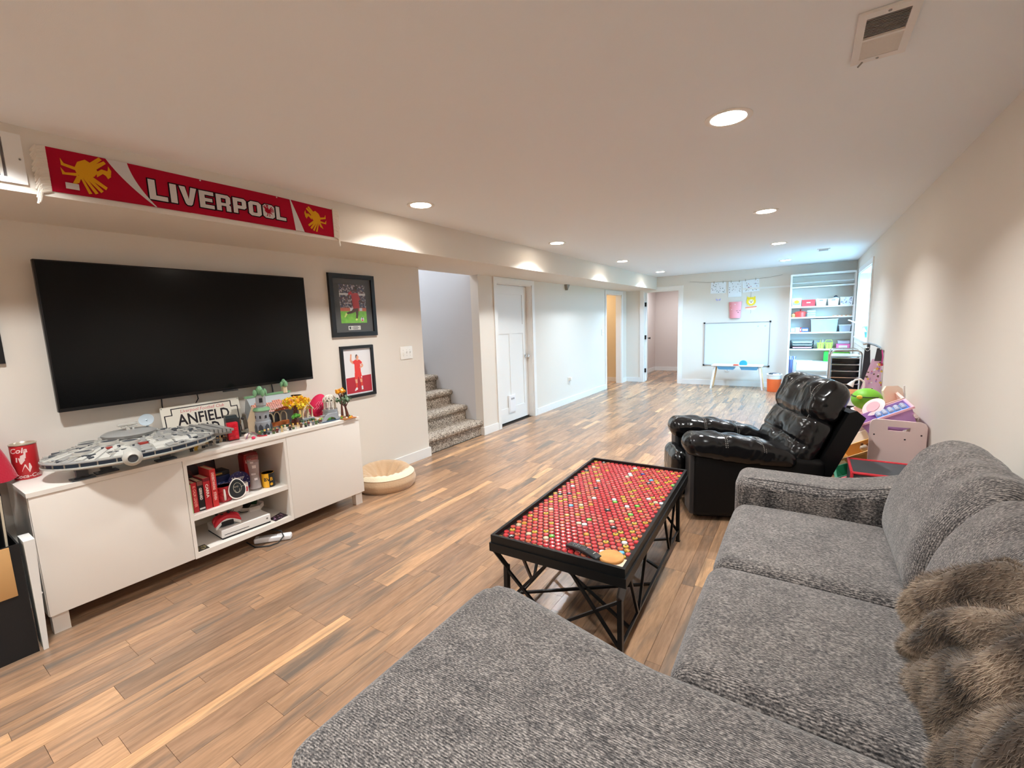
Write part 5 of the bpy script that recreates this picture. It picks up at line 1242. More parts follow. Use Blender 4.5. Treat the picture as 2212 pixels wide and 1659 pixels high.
def cap_mesh(nm, c, c2, shape):
    mb = MB(); n = 14; R_ = .0128
    mb.lathe([(R_, 0), (R_*1.0, .003), (R_*.93, .0056), (R_*.82, .0064), (R_*.4, .0067), (0, .0068)], (0, 0, 0), n)
    if shape == 'ring': mb.lathe([(R_*.80, .0065), (R_*.80, .00675), (R_*.58, .0069), (R_*.58, .0066)][::1], (0, 0, 0), n, 1)
    elif shape == 'star':
        mb.prism([(R_*(.62 if k % 2 == 0 else .28)*math.cos(PI*k/5), R_*(.62 if k % 2 == 0 else .28)*math.sin(PI*k/5)) for k in range(10)], (0, 0, .0068), (1, 0, 0), (0, 1, 0), .0003, 1)
    elif shape == 'dot': mb.lathe([(R_*.3, .0068), (0, .0071)], (0, 0, 0), 8, 1)
    cm = M('cap_'+nm, c, .2, .0, .7, 1.0)
    return mb.mesh('bottle_cap', [cm, M('capmark_%d_%d_%d' % c2, c2, .3)], 50)
CAPS = {'red': cap_mesh('red', capcols['red'], (150, 20, 26), 'ring'), 'red2': cap_mesh('red2', capcols['red2'], (206, 60, 60), 'none'), 'star': cap_mesh('orange', capcols['orange'], (60, 24, 16), 'dot'), 'gold': cap_mesh('gold', capcols['gold'], (150, 40, 30), 'ring'),
        'goldstar': cap_mesh('gold', capcols['gold'], (60, 24, 16), 'star'), 'cream': cap_mesh('cream', capcols['cream'], (170, 150, 110), 'ring'), 'white': cap_mesh('white', capcols['white'], (180, 182, 184), 'ring'), 'black': cap_mesh('black', capcols['black'], (210, 210, 206), 'star'), 'blue': cap_mesh('blue', capcols['blue'], (200, 224, 236), 'none'), 'green': cap_mesh('green', capcols['green'], (190, 220, 140), 'dot'), 'navy': cap_mesh('navy', capcols['navy'], (200, 204, 220), 'dot')}
cr_ = random.Random(21); caps = []
nc = 20; px_ = (2*(hw_-th)-.002)/nc; nrw = 43; py_ = (2*(hl_-th)-.004)/nrw
for j in range(nrw):
    for i in range(nc):
        if j % 2 and i == nc-1: continue
        x_ = -hw_+th+.001+px_*(i+.5+.5*(j % 2)); y_ = -hl_+th+.002+py_*(j+.5)
        # pattern: pairs of small gold dots between the red caps, solid red band up the middle
        q = cr_.random()
        mid = abs(x_+.02-.06*math.sin(j*.12)) < .075
        if q < .035: k = cr_.choice(('white', 'black', 'blue', 'green', 'navy', 'cream', 'cream', 'gold'))
        elif q < .06: k = cr_.choice(('gold', 'cream', 'white', 'black'))
        elif mid: k = 'red' if q < .9 else 'red2'
        elif (i+2*j) % 3 == 0: k = 'goldstar' if q < .40 else 'star' if q < .85 else 'red2'
        else: k = cr_.choice(('red', 'red', 'red2'))
        if j < 3 and i > 16: continue
        caps.append((x_, y_, k))
rest = MB(); n_ind = 0
for (x_, y_, k) in caps:
    if n_ind < 300:
        o = bpy.data.objects.new('bottle_cap', CAPS[k]); col.objects.link(o); o.parent = TB; o.location = (x_, y_, .4402); n_ind += 1
restmats = []; rest_mi = {}
for k, me in CAPS.items():
    rest_mi[k] = len(restmats); restmats += list(me.materials)
for (x_, y_, k) in caps[300:]:
    me = CAPS[k]; o = len(rest.v)
    rest.v += [(v.co.x+x_, v.co.y+y_, v.co.z+.4402) for v in me.vertices]
    for p in me.polygons: rest.f.append([q+o for q in p.vertices]); rest.m.append(rest_mi[k]+p.material_index)
rest.build('bottle_caps', restmats, TB, 50, kind='stuff')
MB().box(hw_-th-.125, hw_-th-.004, -hl_+th+.004, -hl_+th+.082, .4402, .4470).build('paper_liner', M('liner_cream', (222, 202, 178), .8), TB, 0)
for (sx, sy) in ((-1, -1), (1, -1), (1, 1), (-1, 1)):
    X_, Y_ = sx*(hw_-.010), sy*(hl_-.010); ix, iy = X_-sx*.030, Y_-sy*.055
    MB().bar((X_, Y_, za_+.0), (ix, iy, .285), .026, .020).bar((ix, iy, .290), (ix+sx*.004, iy+sy*.004, .004), .026, .020).box(ix+sx*.004-.014, ix+sx*.004+.014, iy+sy*.004-.012, iy+sy*.004+.012, 0, .005).build('leg', BM, TB, 0)
LX, LY = hw_-.036, hl_-.06
for sx in (-1, 1): MB().bar((sx*LX, -LY, .075), (sx*LX, LY, .075), .011).build('side_rail', BM, TB, 0)
for sy in (-1, 1):
    y_ = sy*LY
    for p, q in (((-LX, y_, .28), (-.02, y_, .045)), ((-.03, y_, za_), (-LX, y_, .10)), ((.03, y_, za_), (LX, y_, .06)), ((LX, y_, .28), (.02, y_, .10))):
        MB().bar(p, q, .012).build('end_brace', BM, TB, 0)
for s_ in (-1, 1):
    MB().bar((-LX, s_*.08, .075), (LX, s_*.46, .075), .012).build('cross_brace', BM, TB, 0)
    MB().bar((-LX, s_*.46, .075), (LX, s_*.08, .075), .012).build('cross_brace', BM, TB, 0)
    for sx in (-1, 1):
        MB().bar((sx*LX, s_*.16, za_), (sx*LX, s_*.32, .078), .012).build('side_brace', BM, TB, 0)
        MB().bar((sx*LX, s_*.50, za_), (sx*LX, s_*.34, .078), .012).build('side_brace', BM, TB, 0)
Wt = WM[TB.name]
def ontable(x_, y_, z_): return tuple(Wt @ Vector((x_, y_, z_)))
p = ontable(.115, -.585, .4472)
t = thing('remote_control', 'black arched television remote lying on the bottle-cap table', 'remote control', p, math.radians(-16))
MB().rbox((0, 0, .017), (.085, .019, .008), .006, 6, 2, fn=lambda x_, y_, z_: (x_, y_, z_-.010*(x_/.085)**2)).build('case', M('remote_black', (34, 35, 37), .4), t)
for i in range(7):
    for j in (-1, 0, 1):
        if i in (1, 2, 3, 5): MB().rbox((-.062+i*.016, j*.0095, .0255-.010*((-.062+i*.016)/.085)**2), (.0035, .0025, .001), .0008, 1, 1).build('button', M('remote_grey', (110, 112, 116), .5), t)
MB().box(.058, .060, -.008, .008, .0215, .0235).build('indicator', WHITE, t, 0)
t = thing('wooden_coaster', 'round bamboo coaster at the corner of the bottle-cap table', 'coaster', ontable(.232, -.572, .4472))
wm = M('bamboo', (206, 150, 84), .5, var=(14, (188, 130, 68), 4))
MB().lathe([(.049, 0), (.052, .003), (.052, .009), (.049, .012), (0, .012)], (0, 0, 0), 36).build('disc', wm, t)

# ================================================================= RECLINER
def leather():
    m = bpy.data.materials.new('black_leather'); m.use_nodes = True; nt = m.node_tree; b = nt.nodes['Principled BSDF']; L = nt.links.new
    b.inputs['Base Color'].default_value = lin((15, 15, 17)); b.inputs['Roughness'].default_value = .21; b.inputs['Specular IOR Level'].default_value = .5
    tc = N(nt, 'ShaderNodeTexCoord'); n1 = N(nt, 'ShaderNodeTexNoise'); n1.inputs['Scale'].default_value = 7; n1.inputs['Detail'].default_value = 2; n1.inputs['Distortion'].default_value = .5
    n2 = N(nt, 'ShaderNodeTexNoise'); n2.inputs['Scale'].default_value = 160; L(tc.outputs['Object'], n1.inputs['Vector']); L(tc.outputs['Object'], n2.inputs['Vector'])
    b1 = N(nt, 'ShaderNodeBump'); b1.inputs['Strength'].default_value = .75; b1.inputs['Distance'].default_value = .03; L(n1.outputs[0], b1.inputs['Height'])
    b2 = N(nt, 'ShaderNodeBump'); b2.inputs['Strength'].default_value = .12; b2.inputs['Distance'].default_value = .002; L(n2.outputs[0], b2.inputs['Height']); L(b1.outputs[0], b2.inputs['Normal']); L(b2.outputs[0], b.inputs['Normal'])
    return m
LE = leather(); LM = M('black_leather_panel', (9, 9, 10), .5, 0, .3, bump=(120, .1)); STI = M('stitching', (170, 166, 158), .7)
RC = thing('recliner', 'black leather recliner armchair with padded arms and a deep headrest roll', 'armchair', (-.615, 3.125, 0), math.radians(24))
Wd = .72
# base and side panels
MB().box(.06, .88, .06, Wd-.06, .02, .20).build('base', M('recliner_base', (16, 16, 17), .7), RC, 0)
for yc in (.095, Wd-.095):
    MB().rbox((.43, yc, .265), (.425, .088, .235), .05, 5, 3, fn=lambda x_, y_, z_: (x_+.02*(z_ < -.15)*0, y_, z_-.05*max(0, x_/.395)*max(0, z_/.235))).build('side_panel', LM, RC)
    MB().rbox((.012, yc, .275), (.016, .082, .225), .014, 4, 3).build('front_panel', M('recliner_front_lit', (44, 44, 46), .45), RC)  # front panels painted greyer, with the light falling on them in the colour
def armfn(x_, y_, z_):
    u = (x_+.33)/.66
    zz = z_*(1-.12*u)+(.012 if z_ > 0 else -.030)*math.sin(PI*u)
    zz += -.075*u*u + .012*(1-u)
    wr = .007*mnoise.noise(Vector((x_*14, y_*10, z_*10)))+.004*math.sin(x_*42+y_*30)
    for ss in (-.10, .14):
        wr -= .010*math.exp(-((x_-ss)/.012)**2)
    return (x_, y_*(1+.05*math.sin(PI*u)), zz+wr*(1 if z_ > -.03 else .3))
for yc in (.095, Wd-.095):
    a_ = MB().rbox((.32, yc, .525), (.36, .115, .078), .072, 22, 6, fn=armfn).build('arm', LE, RC, 80)
    for ss in (-.10, .14):
        m = MB()
        for dd in (-.006, .006):
            for k in range(22):
                th_ = PI*(.02+.96*(k+.25)/22); th2 = PI*(.02+.96*(k+.75)/22)
                P_ = []
                for q in (th_, th2):
                    u = (ss+dd+.33)/.66
                    z0_ = .078*math.sin(q); y0_ = .115*math.cos(q)
                    if abs(y0_) < .043: z0_ = .078
                    else: z0_ = .006+.072*math.sqrt(max(0, 1-((abs(y0_)-.043)/.072)**2))
                    v_ = armfn(ss+dd, y0_, z0_); P_.append((.32+v_[0], yc+v_[1], .525+v_[2]+.003))
                m.bar(P_[0], P_[1], .0022)
        m.build('stitching', STI, a_, 0, kind='stuff')
MB().rbox((.38, Wd/2, .37), (.34, .185, .075), .05, 8, 4, puff=.015).build('seat_cushion', LE, RC, 80)
MB().rbox((-.035, Wd/2, .27), (.055, .185, .165), .052, 8, 5, puff=.012).build('footrest', LE, RC, 80)
# reclined back: local frame along the back
bo = Vector((.68, Wd/2, .350)); bu = Vector((.46, 0, 1)).normalized(); bn = Vector((-bu.z, 0, bu.x)); by_ = Vector((0, 1, 0))
def back(x_, y_, z_): v_ = bo+bn*x_+by_*y_+bu*z_; return (v_.x, v_.y, v_.z)
def lower(x_, y_, z_):
    z_ += .19; d = 0
    if x_ > 0:
        for (yy, zz) in ((-.0, .21),): d -= .035*math.exp(-((y_-yy)**2+(z_-zz)**2)/.0022)
        d -= .014*math.exp(-((z_-.21+.05*abs(y_))/.012)**2)
        d += .008*mnoise.noise(Vector((y_*7, z_*7, 1)))
    return back(x_+d, y_, z_)
lb_ = MB().rbox((0, 0, 0), (.085, .320, .21), .06, 26, 5, puff=.02, fn=lower).build('back_cushion', LE, RC, 80)
def head(x_, y_, z_):
    z_ += .51; d = 0
    if x_ > -.02:
        d += .014*math.sin(y_*30+z_*12)*math.exp(-((z_-.60)/.05)**2)*.8 + .012*mnoise.noise(Vector((y_*8, z_*9, 4)))
        d -= .014*math.exp(-((abs(y_)-.235)/.018)**2)
    return back(x_+d+.012, y_*(1-.05*max(0, z_-.5)/.15), z_)
hb_ = MB().rbox((0, 0, 0), (.105, .325, .150), .085, 24, 6, puff=.008, fn=head).build('headrest', LE, RC, 80)
m = MB()
for sg in (-1, 1):
    for k in range(30):
        z0_ = .03+k*.0123; z1_ = z0_+.008; 
        m.bar(back(.084, sg*.255, z0_), back(.084, sg*.255, z1_), .0022)
m.build('stitching', STI, lb_, 0, kind='stuff')
m = MB()
for sg in (-1, 1):
    for k in range(16):
        a = -.5+k*.13; a2 = a+.08
        m.bar(back(.012+.019+.100*math.cos(a), sg*.242, .545+.100*math.sin(a)), back(.012+.019+.100*math.cos(a2), sg*.242, .545+.100*math.sin(a2)), .0022)
m.build('stitching', STI, hb_, 0, kind='stuff')
# back shell
m = MB(); pr = [(-.085, -.30), (-.090, .02), (-.095, .50), (-.13, .53), (-.20, .51), (-.20, .05), (-.16, -.30)]
m.prism([(x_, z_) for x_, z_ in pr], bo-by_*.325, bn, bu, .65 if bn.cross(bu).y > 0 else -.65)
m.build('back_shell', LM, RC, 40)
MB().lathe([(.011, 0), (.010, .003), (0, .005)], back(.055, 0, .21), 12, axis=bn).build('tuft_button', LE, RC)

# ================================================================= SECTIONAL SOFA
def chenille():
    m = bpy.data.materials.new('grey_chenille'); m.use_nodes = True; nt = m.node_tree; b = nt.nodes['Principled BSDF']; L = nt.links.new
    tc = N(nt, 'ShaderNodeTexCoord')
    mp = N(nt, 'ShaderNodeMapping'); mp.inputs['Scale'].default_value = (1.0, 2.6, 1.6); L(tc.outputs['Object'], mp.inputs['Vector'])
    n1 = N(nt, 'ShaderNodeTexNoise'); n1.inputs['Scale'].default_value = 105; n1.inputs['Detail'].default_value = 2; L(mp.outputs[0], n1.inputs['Vector'])
    n2 = N(nt, 'ShaderNodeTexNoise'); n2.inputs['Scale'].default_value = 16; n2.inputs['Detail'].default_value = 3; L(tc.outputs['Object'], n2.inputs['Vector'])
    wv = N(nt, 'ShaderNodeTexWave', bands_direction='Y'); wv.inputs['Scale'].default_value = 55; wv.inputs['Distortion'].default_value = 3.5; wv.inputs['Detail'].default_value = 2; wv.inputs['Detail Scale'].default_value = 3; L(tc.outputs['Object'], wv.inputs['Vector'])
    a = N(nt, 'ShaderNodeMath', operation='MULTIPLY_ADD'); a.inputs[1].default_value = .20; L(wv.outputs['Fac'], a.inputs[0]); L(n1.outputs[0], a.inputs[2])
    a2 = N(nt, 'ShaderNodeMath', operation='MULTIPLY_ADD'); a2.inputs[1].default_value = .22; L(n2.outputs[0], a2.inputs[0]); L(a.outputs[0], a2.inputs[2])
    r = N(nt, 'ShaderNodeValToRGB'); e = r.color_ramp.elements; e[0].position = .50; e[0].color = lin((42, 40, 40)); e[1].position = .92; e[1].color = lin((158, 150, 144))
    x1 = e.new(.66); x1.color = lin((84, 80, 79)); x2 = e.new(.78); x2.color = lin((113, 107, 103))
    L(a2.outputs[0], r.inputs[0]); L(r.outputs[0], b.inputs['Base Color'])
    b.inputs['Roughness'].default_value = .95; b.inputs['Specular IOR Level'].default_value = .15; b.inputs['Sheen Weight'].default_value = .25; b.inputs['Sheen Roughness'].default_value = .5
    bp = N(nt, 'ShaderNodeBump'); bp.inputs['Strength'].default_value = .55; bp.inputs['Distance'].default_value = .006; L(a.outputs[0], bp.inputs['Height']); L(bp.outputs[0], b.inputs['Normal'])
    return m
CH = chenille()
SF = thing('sectional_sofa', 'dark grey chenille sectional sofa with a chaise in the foreground', 'sofa', (0, 1.4, 0))
m = MB(); m.rbox((.185, 1.61, .17), (.435, .87, .11), .03, 2, 3); m.build('base', CH, SF, world=True)
MB().rbox((-.29, .78, .17), (.66, .36, .11), .05, 2, 3).build('chaise_base', CH, SF, world=True)
for (lx, ly) in ((-.90, .47), (-.90, 1.08), (-.20, 2.42), (.55, 2.42), (.55, .5)):
    MB().lathe([(.022, 0), (.028, .062)], (lx, ly, 0), 14).build('foot', M('foot_dark', (30, 26, 24), .5), SF, world=True)
def seatfn(x_, y_, z_): return (x_, y_, z_+.010*math.cos(x_*4)*math.cos(y_*4)*(z_ > 0)-.03*(z_ > 0)*max(0, (-x_-.22)/.10)**2*.5)
MB().rbox((.045, 2.130, .372), (.315, .338, .098), .055, 12, 5, puff=.006, fn=seatfn).build('seat_cushion', CH, SF, 80, world=True)
MB().rbox((.040, 1.465, .372), (.318, .322, .098), .055, 12, 5, puff=.006, fn=seatfn).build('seat_cushion', CH, SF, 80, world=True)
def chaise(x_, y_, z_):
    yy = y_
    if y_ > 0: yy = y_+.14*max(0, min(1, (-x_-.02)/.55))*y_/.36
    return (x_, yy, z_+.008*math.cos(x_*3)*(z_ > 0))
def vround(x_, y_, z_, H=(.675, .362), R=.09):
    # round the plan corners of the chaise
    ix, iy = max(-(H[0]-R), min(H[0]-R, x_)), max(-(H[1]-R), min(H[1]-R, y_)); dx, dy = x_-ix, y_-iy
    if x_ < 0 and abs(dx) > 1e-9 and abs(dy) > 1e-9:
        m1 = max(abs(dx), abs(dy)); l = math.hypot(dx, dy); k = m1/l
        dx, dy = dx*k, dy*k
    return chaise(ix+dx, iy+dy, z_)
MB().rbox((-.300, .775, .372), (.675, .362, .098), .06, 22, 6, puff=.008, fn=vround).build('chaise_cushion', CH, SF, 80, world=True)
# far arm
def armz(x_):
    u = x_
    return .590+.010*math.cos((u+.1)*6)*0 + (.012 if u < -.15 else 0)*0 + .085*max(0, (u-.12)/.35)**1.5
def farm(x_, y_, z_):
    X_ = x_+.18
    if z_ > 0: z_ = z_+ (armz(X_)-.590)*min(1, z_/.08)
    return (x_, y_+.012*math.sin((X_+.27)*5), z_)
MB().rbox((.18, 2.595, .335), (.455, .118, .255), .055, 14, 6, fn=farm).build('arm', CH, SF, 80, world=True)
m = MB().tube([(-.215+.05*i, 2.502+.012*math.sin((-.215+.05*i+.27)*5), armz(-.215+.05*i)-.008) for i in range(14)], .0022, 5)
m.build('arm_seam', M('seam_grey', (66, 63, 63), .9), SF, world=True)
MB().rbox((.575, 1.56, .44), (.062, .92, .36), .04, 6, 4).build('back_frame', CH, SF, 80, world=True)
# plump back cushions: profile swept along y
PROF = [(.330, .470), (.312, .505), (.310, .56), (.322, .63), (.345, .71), (.380, .785), (.430, .855), (.490, .895), (.550, .895), (.600, .865), (.632, .80), (.60, .70), (.52, .58), (.45, .49), (.39, .468)]
def profpt(s):
    n = len(PROF); k = (s % 1)*n; i = int(k) % n; f_ = k-int(k)
    p0, p1, p2, p3 = [Vector(PROF[(i+j-1) % n]) for j in range(4)]
    return .5*((2*p1)+(p2-p0)*f_+(2*p0-5*p1+4*p2-p3)*f_*f_+(3*p1-p0-3*p2+p3)*f_**3)
pcx, pcz = .45, .68
def back_cush(y0, y1, dz=0.0, dx=0.0):
    L_ = y1-y0
    def fn(u, v_):
        y_ = y0+L_*v_; e = min(v_, 1-v_)*L_; k = 1-max(0, 1-e/.11)**2.2*.55 if e < .11 else 1.0
        if e <= 1e-6: k = .45
        p = profpt(u); x_ = pcx+(p.x-pcx)*k; z_ = pcz+(p.y-pcz)*(k*.5+.5)
        z_ += .012*mnoise.noise(Vector((x_*5, y_*4, z_*5)))
        if z_ > .82: z_ += .006*math.sin(y_*40+x_*16)*min(1, e/.1)
        return (x_+dx, y_, z_+dz)
    m_ = MB().grid(48, 26, fn, flip=True)
    # close the ends
    for v_ in (0, 1):
        c = (pcx+dx, y0+L_*v_, pcz+dz); ring = [fn(i/48, v_) for i in range(48)]
        m_.add(ring+[c], [((i+1) % 48, i, 48) if v_ == 0 else (i, (i+1) % 48, 48) for i in range(48)][::1])
    return m_
for (a, b_) in ((1.780, 2.470), (1.085, 1.772), (.40, 1.078)):
    back_cush(a, b_).build('back_cushion', CH, SF, 80, world=True)

# ================================================================= FUR THROW
def fur():
    m = bpy.data.materials.new('faux_fur'); m.use_nodes = True; nt = m.node_tree; b = nt.nodes['Principled BSDF']; L = nt.links.new
    tc = N(nt, 'ShaderNodeTexCoord'); n1 = N(nt, 'ShaderNodeTexNoise'); n1.inputs['Scale'].default_value = 7; n1.inputs['Detail'].default_value = 5; L(tc.outputs['Object'], n1.inputs['Vector'])
    at = N(nt, 'ShaderNodeAttribute', attribute_name='tip')
    r = N(nt, 'ShaderNodeValToRGB'); e = r.color_ramp.elements; e[0].position = .32; e[0].color = lin((66, 55, 46)); e[1].position = .68; e[1].color = lin((190, 170, 148)); x_ = e.new(.5); x_.color = lin((128, 110, 93))
    ad = N(nt, 'ShaderNodeMath', operation='MULTIPLY_ADD'); ad.inputs[1].default_value = .20; L(at.outputs['Fac'], ad.inputs[0]); L(n1.outputs[0], ad.inputs[2])
    sb2 = N(nt, 'ShaderNodeMath', operation='SUBTRACT'); sb2.inputs[1].default_value = .08; L(ad.outputs[0], sb2.inputs[0])
    L(sb2.outputs[0], r.inputs[0]); L(r.outputs[0], b.inputs['Base Color']); b.inputs['Roughness'].default_value = .8; b.inputs['Specular IOR Level'].default_value = .2; b.inputs['Sheen Weight'].default_value = .3
    return m
FUR = fur()
TH = thing('fur_throw', 'ruffled brown faux fur throw slumped over the near back cushion of the sofa', 'throw', (.32, 1.25, .47))
def thr(u, v_):
    """u along y from the far edge to the near one, v from the seat up and over the cushion"""
    y_ = 1.60-.85*u
    edge = .025*math.sin(u*19)+.012*math.sin(u*43+1)
    s0 = max(.0, .02+.05*max(0, .2-u)*5+edge*.3)
    s1 = .11+.28*min(1, u/.26)**.8+edge*.35
    s = s0+(s1-s0)*v_
    p = profpt(s)
    d = Vector((p.x-pcx, p.y-pcz)).normalized()
    wob = .06*math.sin(p.y*9+y_*4)
    f1 = 1-abs(math.sin((y_*.9+p.y*1.1+wob)*19+1.5*mnoise.noise(Vector((y_*6, p.y*6, 3)))))
    f2 = mnoise.noise(Vector((y_*9, p.y*9, 2.3)))
    h = .012+.068*(1-f1)**1.0*(.7+.5*f2)+.014*f2
    e = min(u/.05, (1-u)/.05, v_/.06+.35, (1-v_)/.08+.1, 1); h = max(.006, h)*max(0, e)**.5+.003
    yy = y_+.03*math.sin(p.y*30+1)*(1-u)*max(0, 1-4*u)+.010*math.sin(p.y*61)*max(0, 1-3*u)
    return (p.x+d.x*h, yy, max(.478, p.y+d.y*h))
NU, NV = 110, 90
tm = MB().grid(NU, NV, thr)
tm.build('hide', FUR, TH, 80, world=True)
hr = random.Random(9); hb = MB(); tips = []
V = [Vector(p) for p in tm.v]
for _ in range(42000):
    i = hr.randrange(NU); j = hr.randrange(NV); a = j*(NU+1)+i
    p0, p1, p2 = V[a], V[a+1], V[a+NU+1]
    n_ = (p1-p0).cross(p2-p0)
    if n_.length < 1e-10: continue
    n_.normalize()
    if n_.x*(p0.x-pcx)+n_.z*(p0.z-pcz) < 0: n_ = -n_
    b0 = p0+(p1-p0)*hr.random()+(p2-p0)*hr.random()
    ln = hr.uniform(.010, .020); fl = Vector((-.35+hr.gauss(0, .35), -.35+hr.gauss(0, .35), -.55+hr.gauss(0, .3)))
    tip = b0+(n_*.75+fl*.75).normalized()*ln; sd = n_.cross(tip-b0)
    if sd.length < 1e-9: continue
    sd = sd.normalized()*.0007
    hb.add([b0-sd, b0+sd, tip], [(0, 1, 2)]); tips += [0, 0, 1]
ho = hb.build('pile', FUR, TH, 0, world=True, kind='stuff')
at = ho.data.attributes.new('tip', 'FLOAT', 'POINT'); at.data.foreach_set('value', tips)
# ================================================================= FAR END
PW = M('white_plastic', (236, 236, 238), .4)
# --- whiteboard
t = thing('whiteboard', 'large white dry-erase board with black corner caps on the far wall', 'whiteboard', (-1.163, YF, .413))
x0, x1, z0, z1 = -1.752, -.573, .413, 1.277
MB().box(x0+.012, x1-.012, YF-.012, YF-.001, z0+.012, z1-.012).build('panel', M('board_white', (214, 220, 226), .18), t, 0, world=True)
m = MB()
m.box(x0, x1, YF-.018, YF-.001, z0, z0+.0119); m.box(x0, x1, YF-.018, YF-.001, z1-.0119, z1); m.box(x0, x0+.0119, YF-.018, YF-.001, z0+.012, z1-.012); m.box(x1-.0119, x1, YF-.018, YF-.001, z0+.012, z1-.012)
m.build('frame', M('aluminium', (196, 200, 204), .35, .7), t, 0, world=True)
for xx in (x0, x1):
    for zz in (z0, z1): MB().rbox((xx, YF-.011, zz), (.016, .0105, .016), .005, 1, 2).build('corner_cap', M('black_plastic', (30, 32, 36), .5), t, world=True)
for xx in (x1-.085, x1-.205): MB().rbox((xx, YF-.014, z1-.085), (.014, .003, .009), .003, 1, 1).build('magnet', M('magnet_grey', (176, 186, 196), .4), t, world=True)
# --- children's activity table
t = thing('activity_table', 'white children table with splayed legs and blue bins under the whiteboard', 'table', (-1.085, 9.60, 0))
tx0, tx1, ty0, ty1 = -1.53, -.64, 9.44, 9.76
MB().rbox(((tx0+tx1)/2, 9.60, .452), ((tx1-tx0)/2, .165, .012), .010, 2, 2).build('tabletop', PW, t, world=True)
for xx, sx in ((tx0+.06, -1), (tx1-.06, 1)):
    for yy, sy in ((ty0+.05, -1), (ty1-.05, 1)):
        MB().cyl((xx, yy, .440), (xx+sx*.065, yy+sy*.03, 0), .022, .016, 14).build('leg', PW if sy < 0 else M('beech', (222, 186, 140), .5), t, world=True)
BBL = M('bin_blue', (104, 178, 232), .4)
for xx in (-1.27, -.87):
    MB().hexa([(xx-.13, 9.48, .375), (xx+.13, 9.48, .375), (xx+.13, 9.72, .375), (xx-.13, 9.72, .375)], [(xx-.16, 9.45, .439), (xx+.16, 9.45, .439), (xx+.16, 9.75, .439), (xx-.16, 9.75, .439)]).build('hanging_bin', BBL, t, 0, world=True)
t = thing('toy_scoop', 'bright blue arched toy on the children table', 'toy', (-.975, 9.55, .4642))
MB().prism([(-.065, 0), (.065, 0), (.065, .045)]+[(.060*math.cos(PI*i/10), .045+.045*math.sin(PI*i/10)) for i in range(11)]+[(-.065, .045)], (0, -.04, 0), (1, 0, 0), (0, 0, 1), -.08).build('body', M('toy_azure', (54, 150, 226), .4), t, 30)
MB().box(-.05, .05, -.0415, -.0402, .008, .014).build('seam', M('toy_azure_dark', (34, 110, 186), .4), t, 0)
t = thing('toy_block', 'flat red and orange toy block at the front edge of the children table', 'toy', (-1.09, 9.46, .4642))
MB().rbox((0, 0, .008), (.05, .03, .008), .003, 1, 1).build('slab', M('toy_coral', (222, 84, 66), .4), t)
MB().rbox((0, 0, .020), (.035, .02, .004), .002, 1, 1).build('lid', M('toy_coral_light', (238, 150, 110), .4), t)
t = thing('wall_outlet', 'white outlet on the far wall behind the blue bin', 'outlet', (-1.30, YF, .34))
MB().rbox((0, -.004, 0), (.036, .0035, .058), .003, 1, 1).build('cover_plate', M('switch_white', (238, 236, 230), .4), t)
for s in (-1, 1): MB().rbox((0, -.008, s*.021), (.015, .002, .014), .0015, 1, 1).build('socket', M('socket_white', (205, 208, 212), .4), t)
# --- string with drawings
one(MB().tube([(-2.06+.0825*i, YF-.006, 2.135-.055*math.sin(PI*i/20)+.004*math.sin(i)) for i in range(21)], .0022, 5), 'picture_string', 'thin cord strung across the far wall with drawings clipped to it', 'string', M('twine', (150, 142, 130), .8))
def sagz(x): return 2.135-.055*math.sin(PI*(x+2.06)/1.65)
def paper(label, xa, xb, za, zb_, rot, seed, cols, n, dense=False):
    xc = (xa+xb)/2; t = thing('drawing', label, 'drawing', (xc, YF-.005, za))
    w2, h2 = (xb-xa)/2, (zb_-za)
    c, s_ = math.cos(rot), math.sin(rot)
    ex = Vector((c, 0, s_)); ez = Vector((-s_, 0, c))
    MB().prism(rect(-w2, w2, 0, h2), (0, 0, 0), ex, ez, .0012).build('sheet', M('drawing_paper', (232, 238, 244), .7), t, 0)
    r_ = random.Random(seed); nf = ex.cross(ez).normalized()*.0013
    ms = [MB() for _ in cols]
    for i in range(n):
        px, pz = r_.uniform(-w2*.85, w2*.85), r_.uniform(h2*.1, h2*.88); rr_ = r_.uniform(.004, .012)
        k = r_.randrange(len(cols)); k2 = r_.randint(4, 6); a0_ = r_.random()*6
        ms[k].prism([(px+rr_*r_.uniform(.6, 1.2)*math.cos(a0_+2*PI*q/k2), pz+rr_*r_.uniform(.6, 1.2)*math.sin(a0_+2*PI*q/k2)) for q in range(k2)], nf, ex, ez, .0003)
        if dense: ms[k].bar(nf*1.1+ex*px+ez*pz, nf*1.1+ex*(px+r_.uniform(-.05, .05))+ez*(pz+r_.uniform(-.02, .03)), .003, .0004)
    for mm, cc in zip(ms, cols):
        if mm.v: mm.build('marker_drawing', M('marker_%d_%d_%d' % cc, cc, .6), t, 0)
    for xx in (-w2*.6, w2*.6):
        p = ex*xx+ez*h2
        MB().box(p.x-.007, p.x+.007, -.010, -.0015, p.z-.022, p.z+.018).build('peg', M('peg_wood', (176, 170, 158), .6), t, 0)
paper('landscape drawing of scattered coloured dots, first on the string', -1.652, -1.372, 1.866, 2.085, -.02, 1, [(70, 74, 96), (130, 120, 140), (90, 120, 110)], 26)
paper('portrait drawing of faint pencil lines, middle of the string', -1.325, -1.085, 1.775, 2.080, .0, 2, [(150, 150, 160), (170, 166, 172)], 20, True)
paper('landscape drawing with a red dot and green dots, last on the string', -1.070, -.778, 1.858, 2.095, .06, 3, [(90, 110, 70), (190, 70, 70), (110, 90, 140), (150, 120, 80)], 30)
t = thing('paper_lantern', 'curved pink paper cup craft with a sleepy face on the far wall', 'craft', (-1.19, YF-.002, 1.36))
m = MB()
def cup(u, v_): w2 = .095+.020*v_; return (-.0+w2*math.sin((u-.5)*PI*.95), -.055*math.cos((u-.5)*PI*.95)-.001, .32*v_)
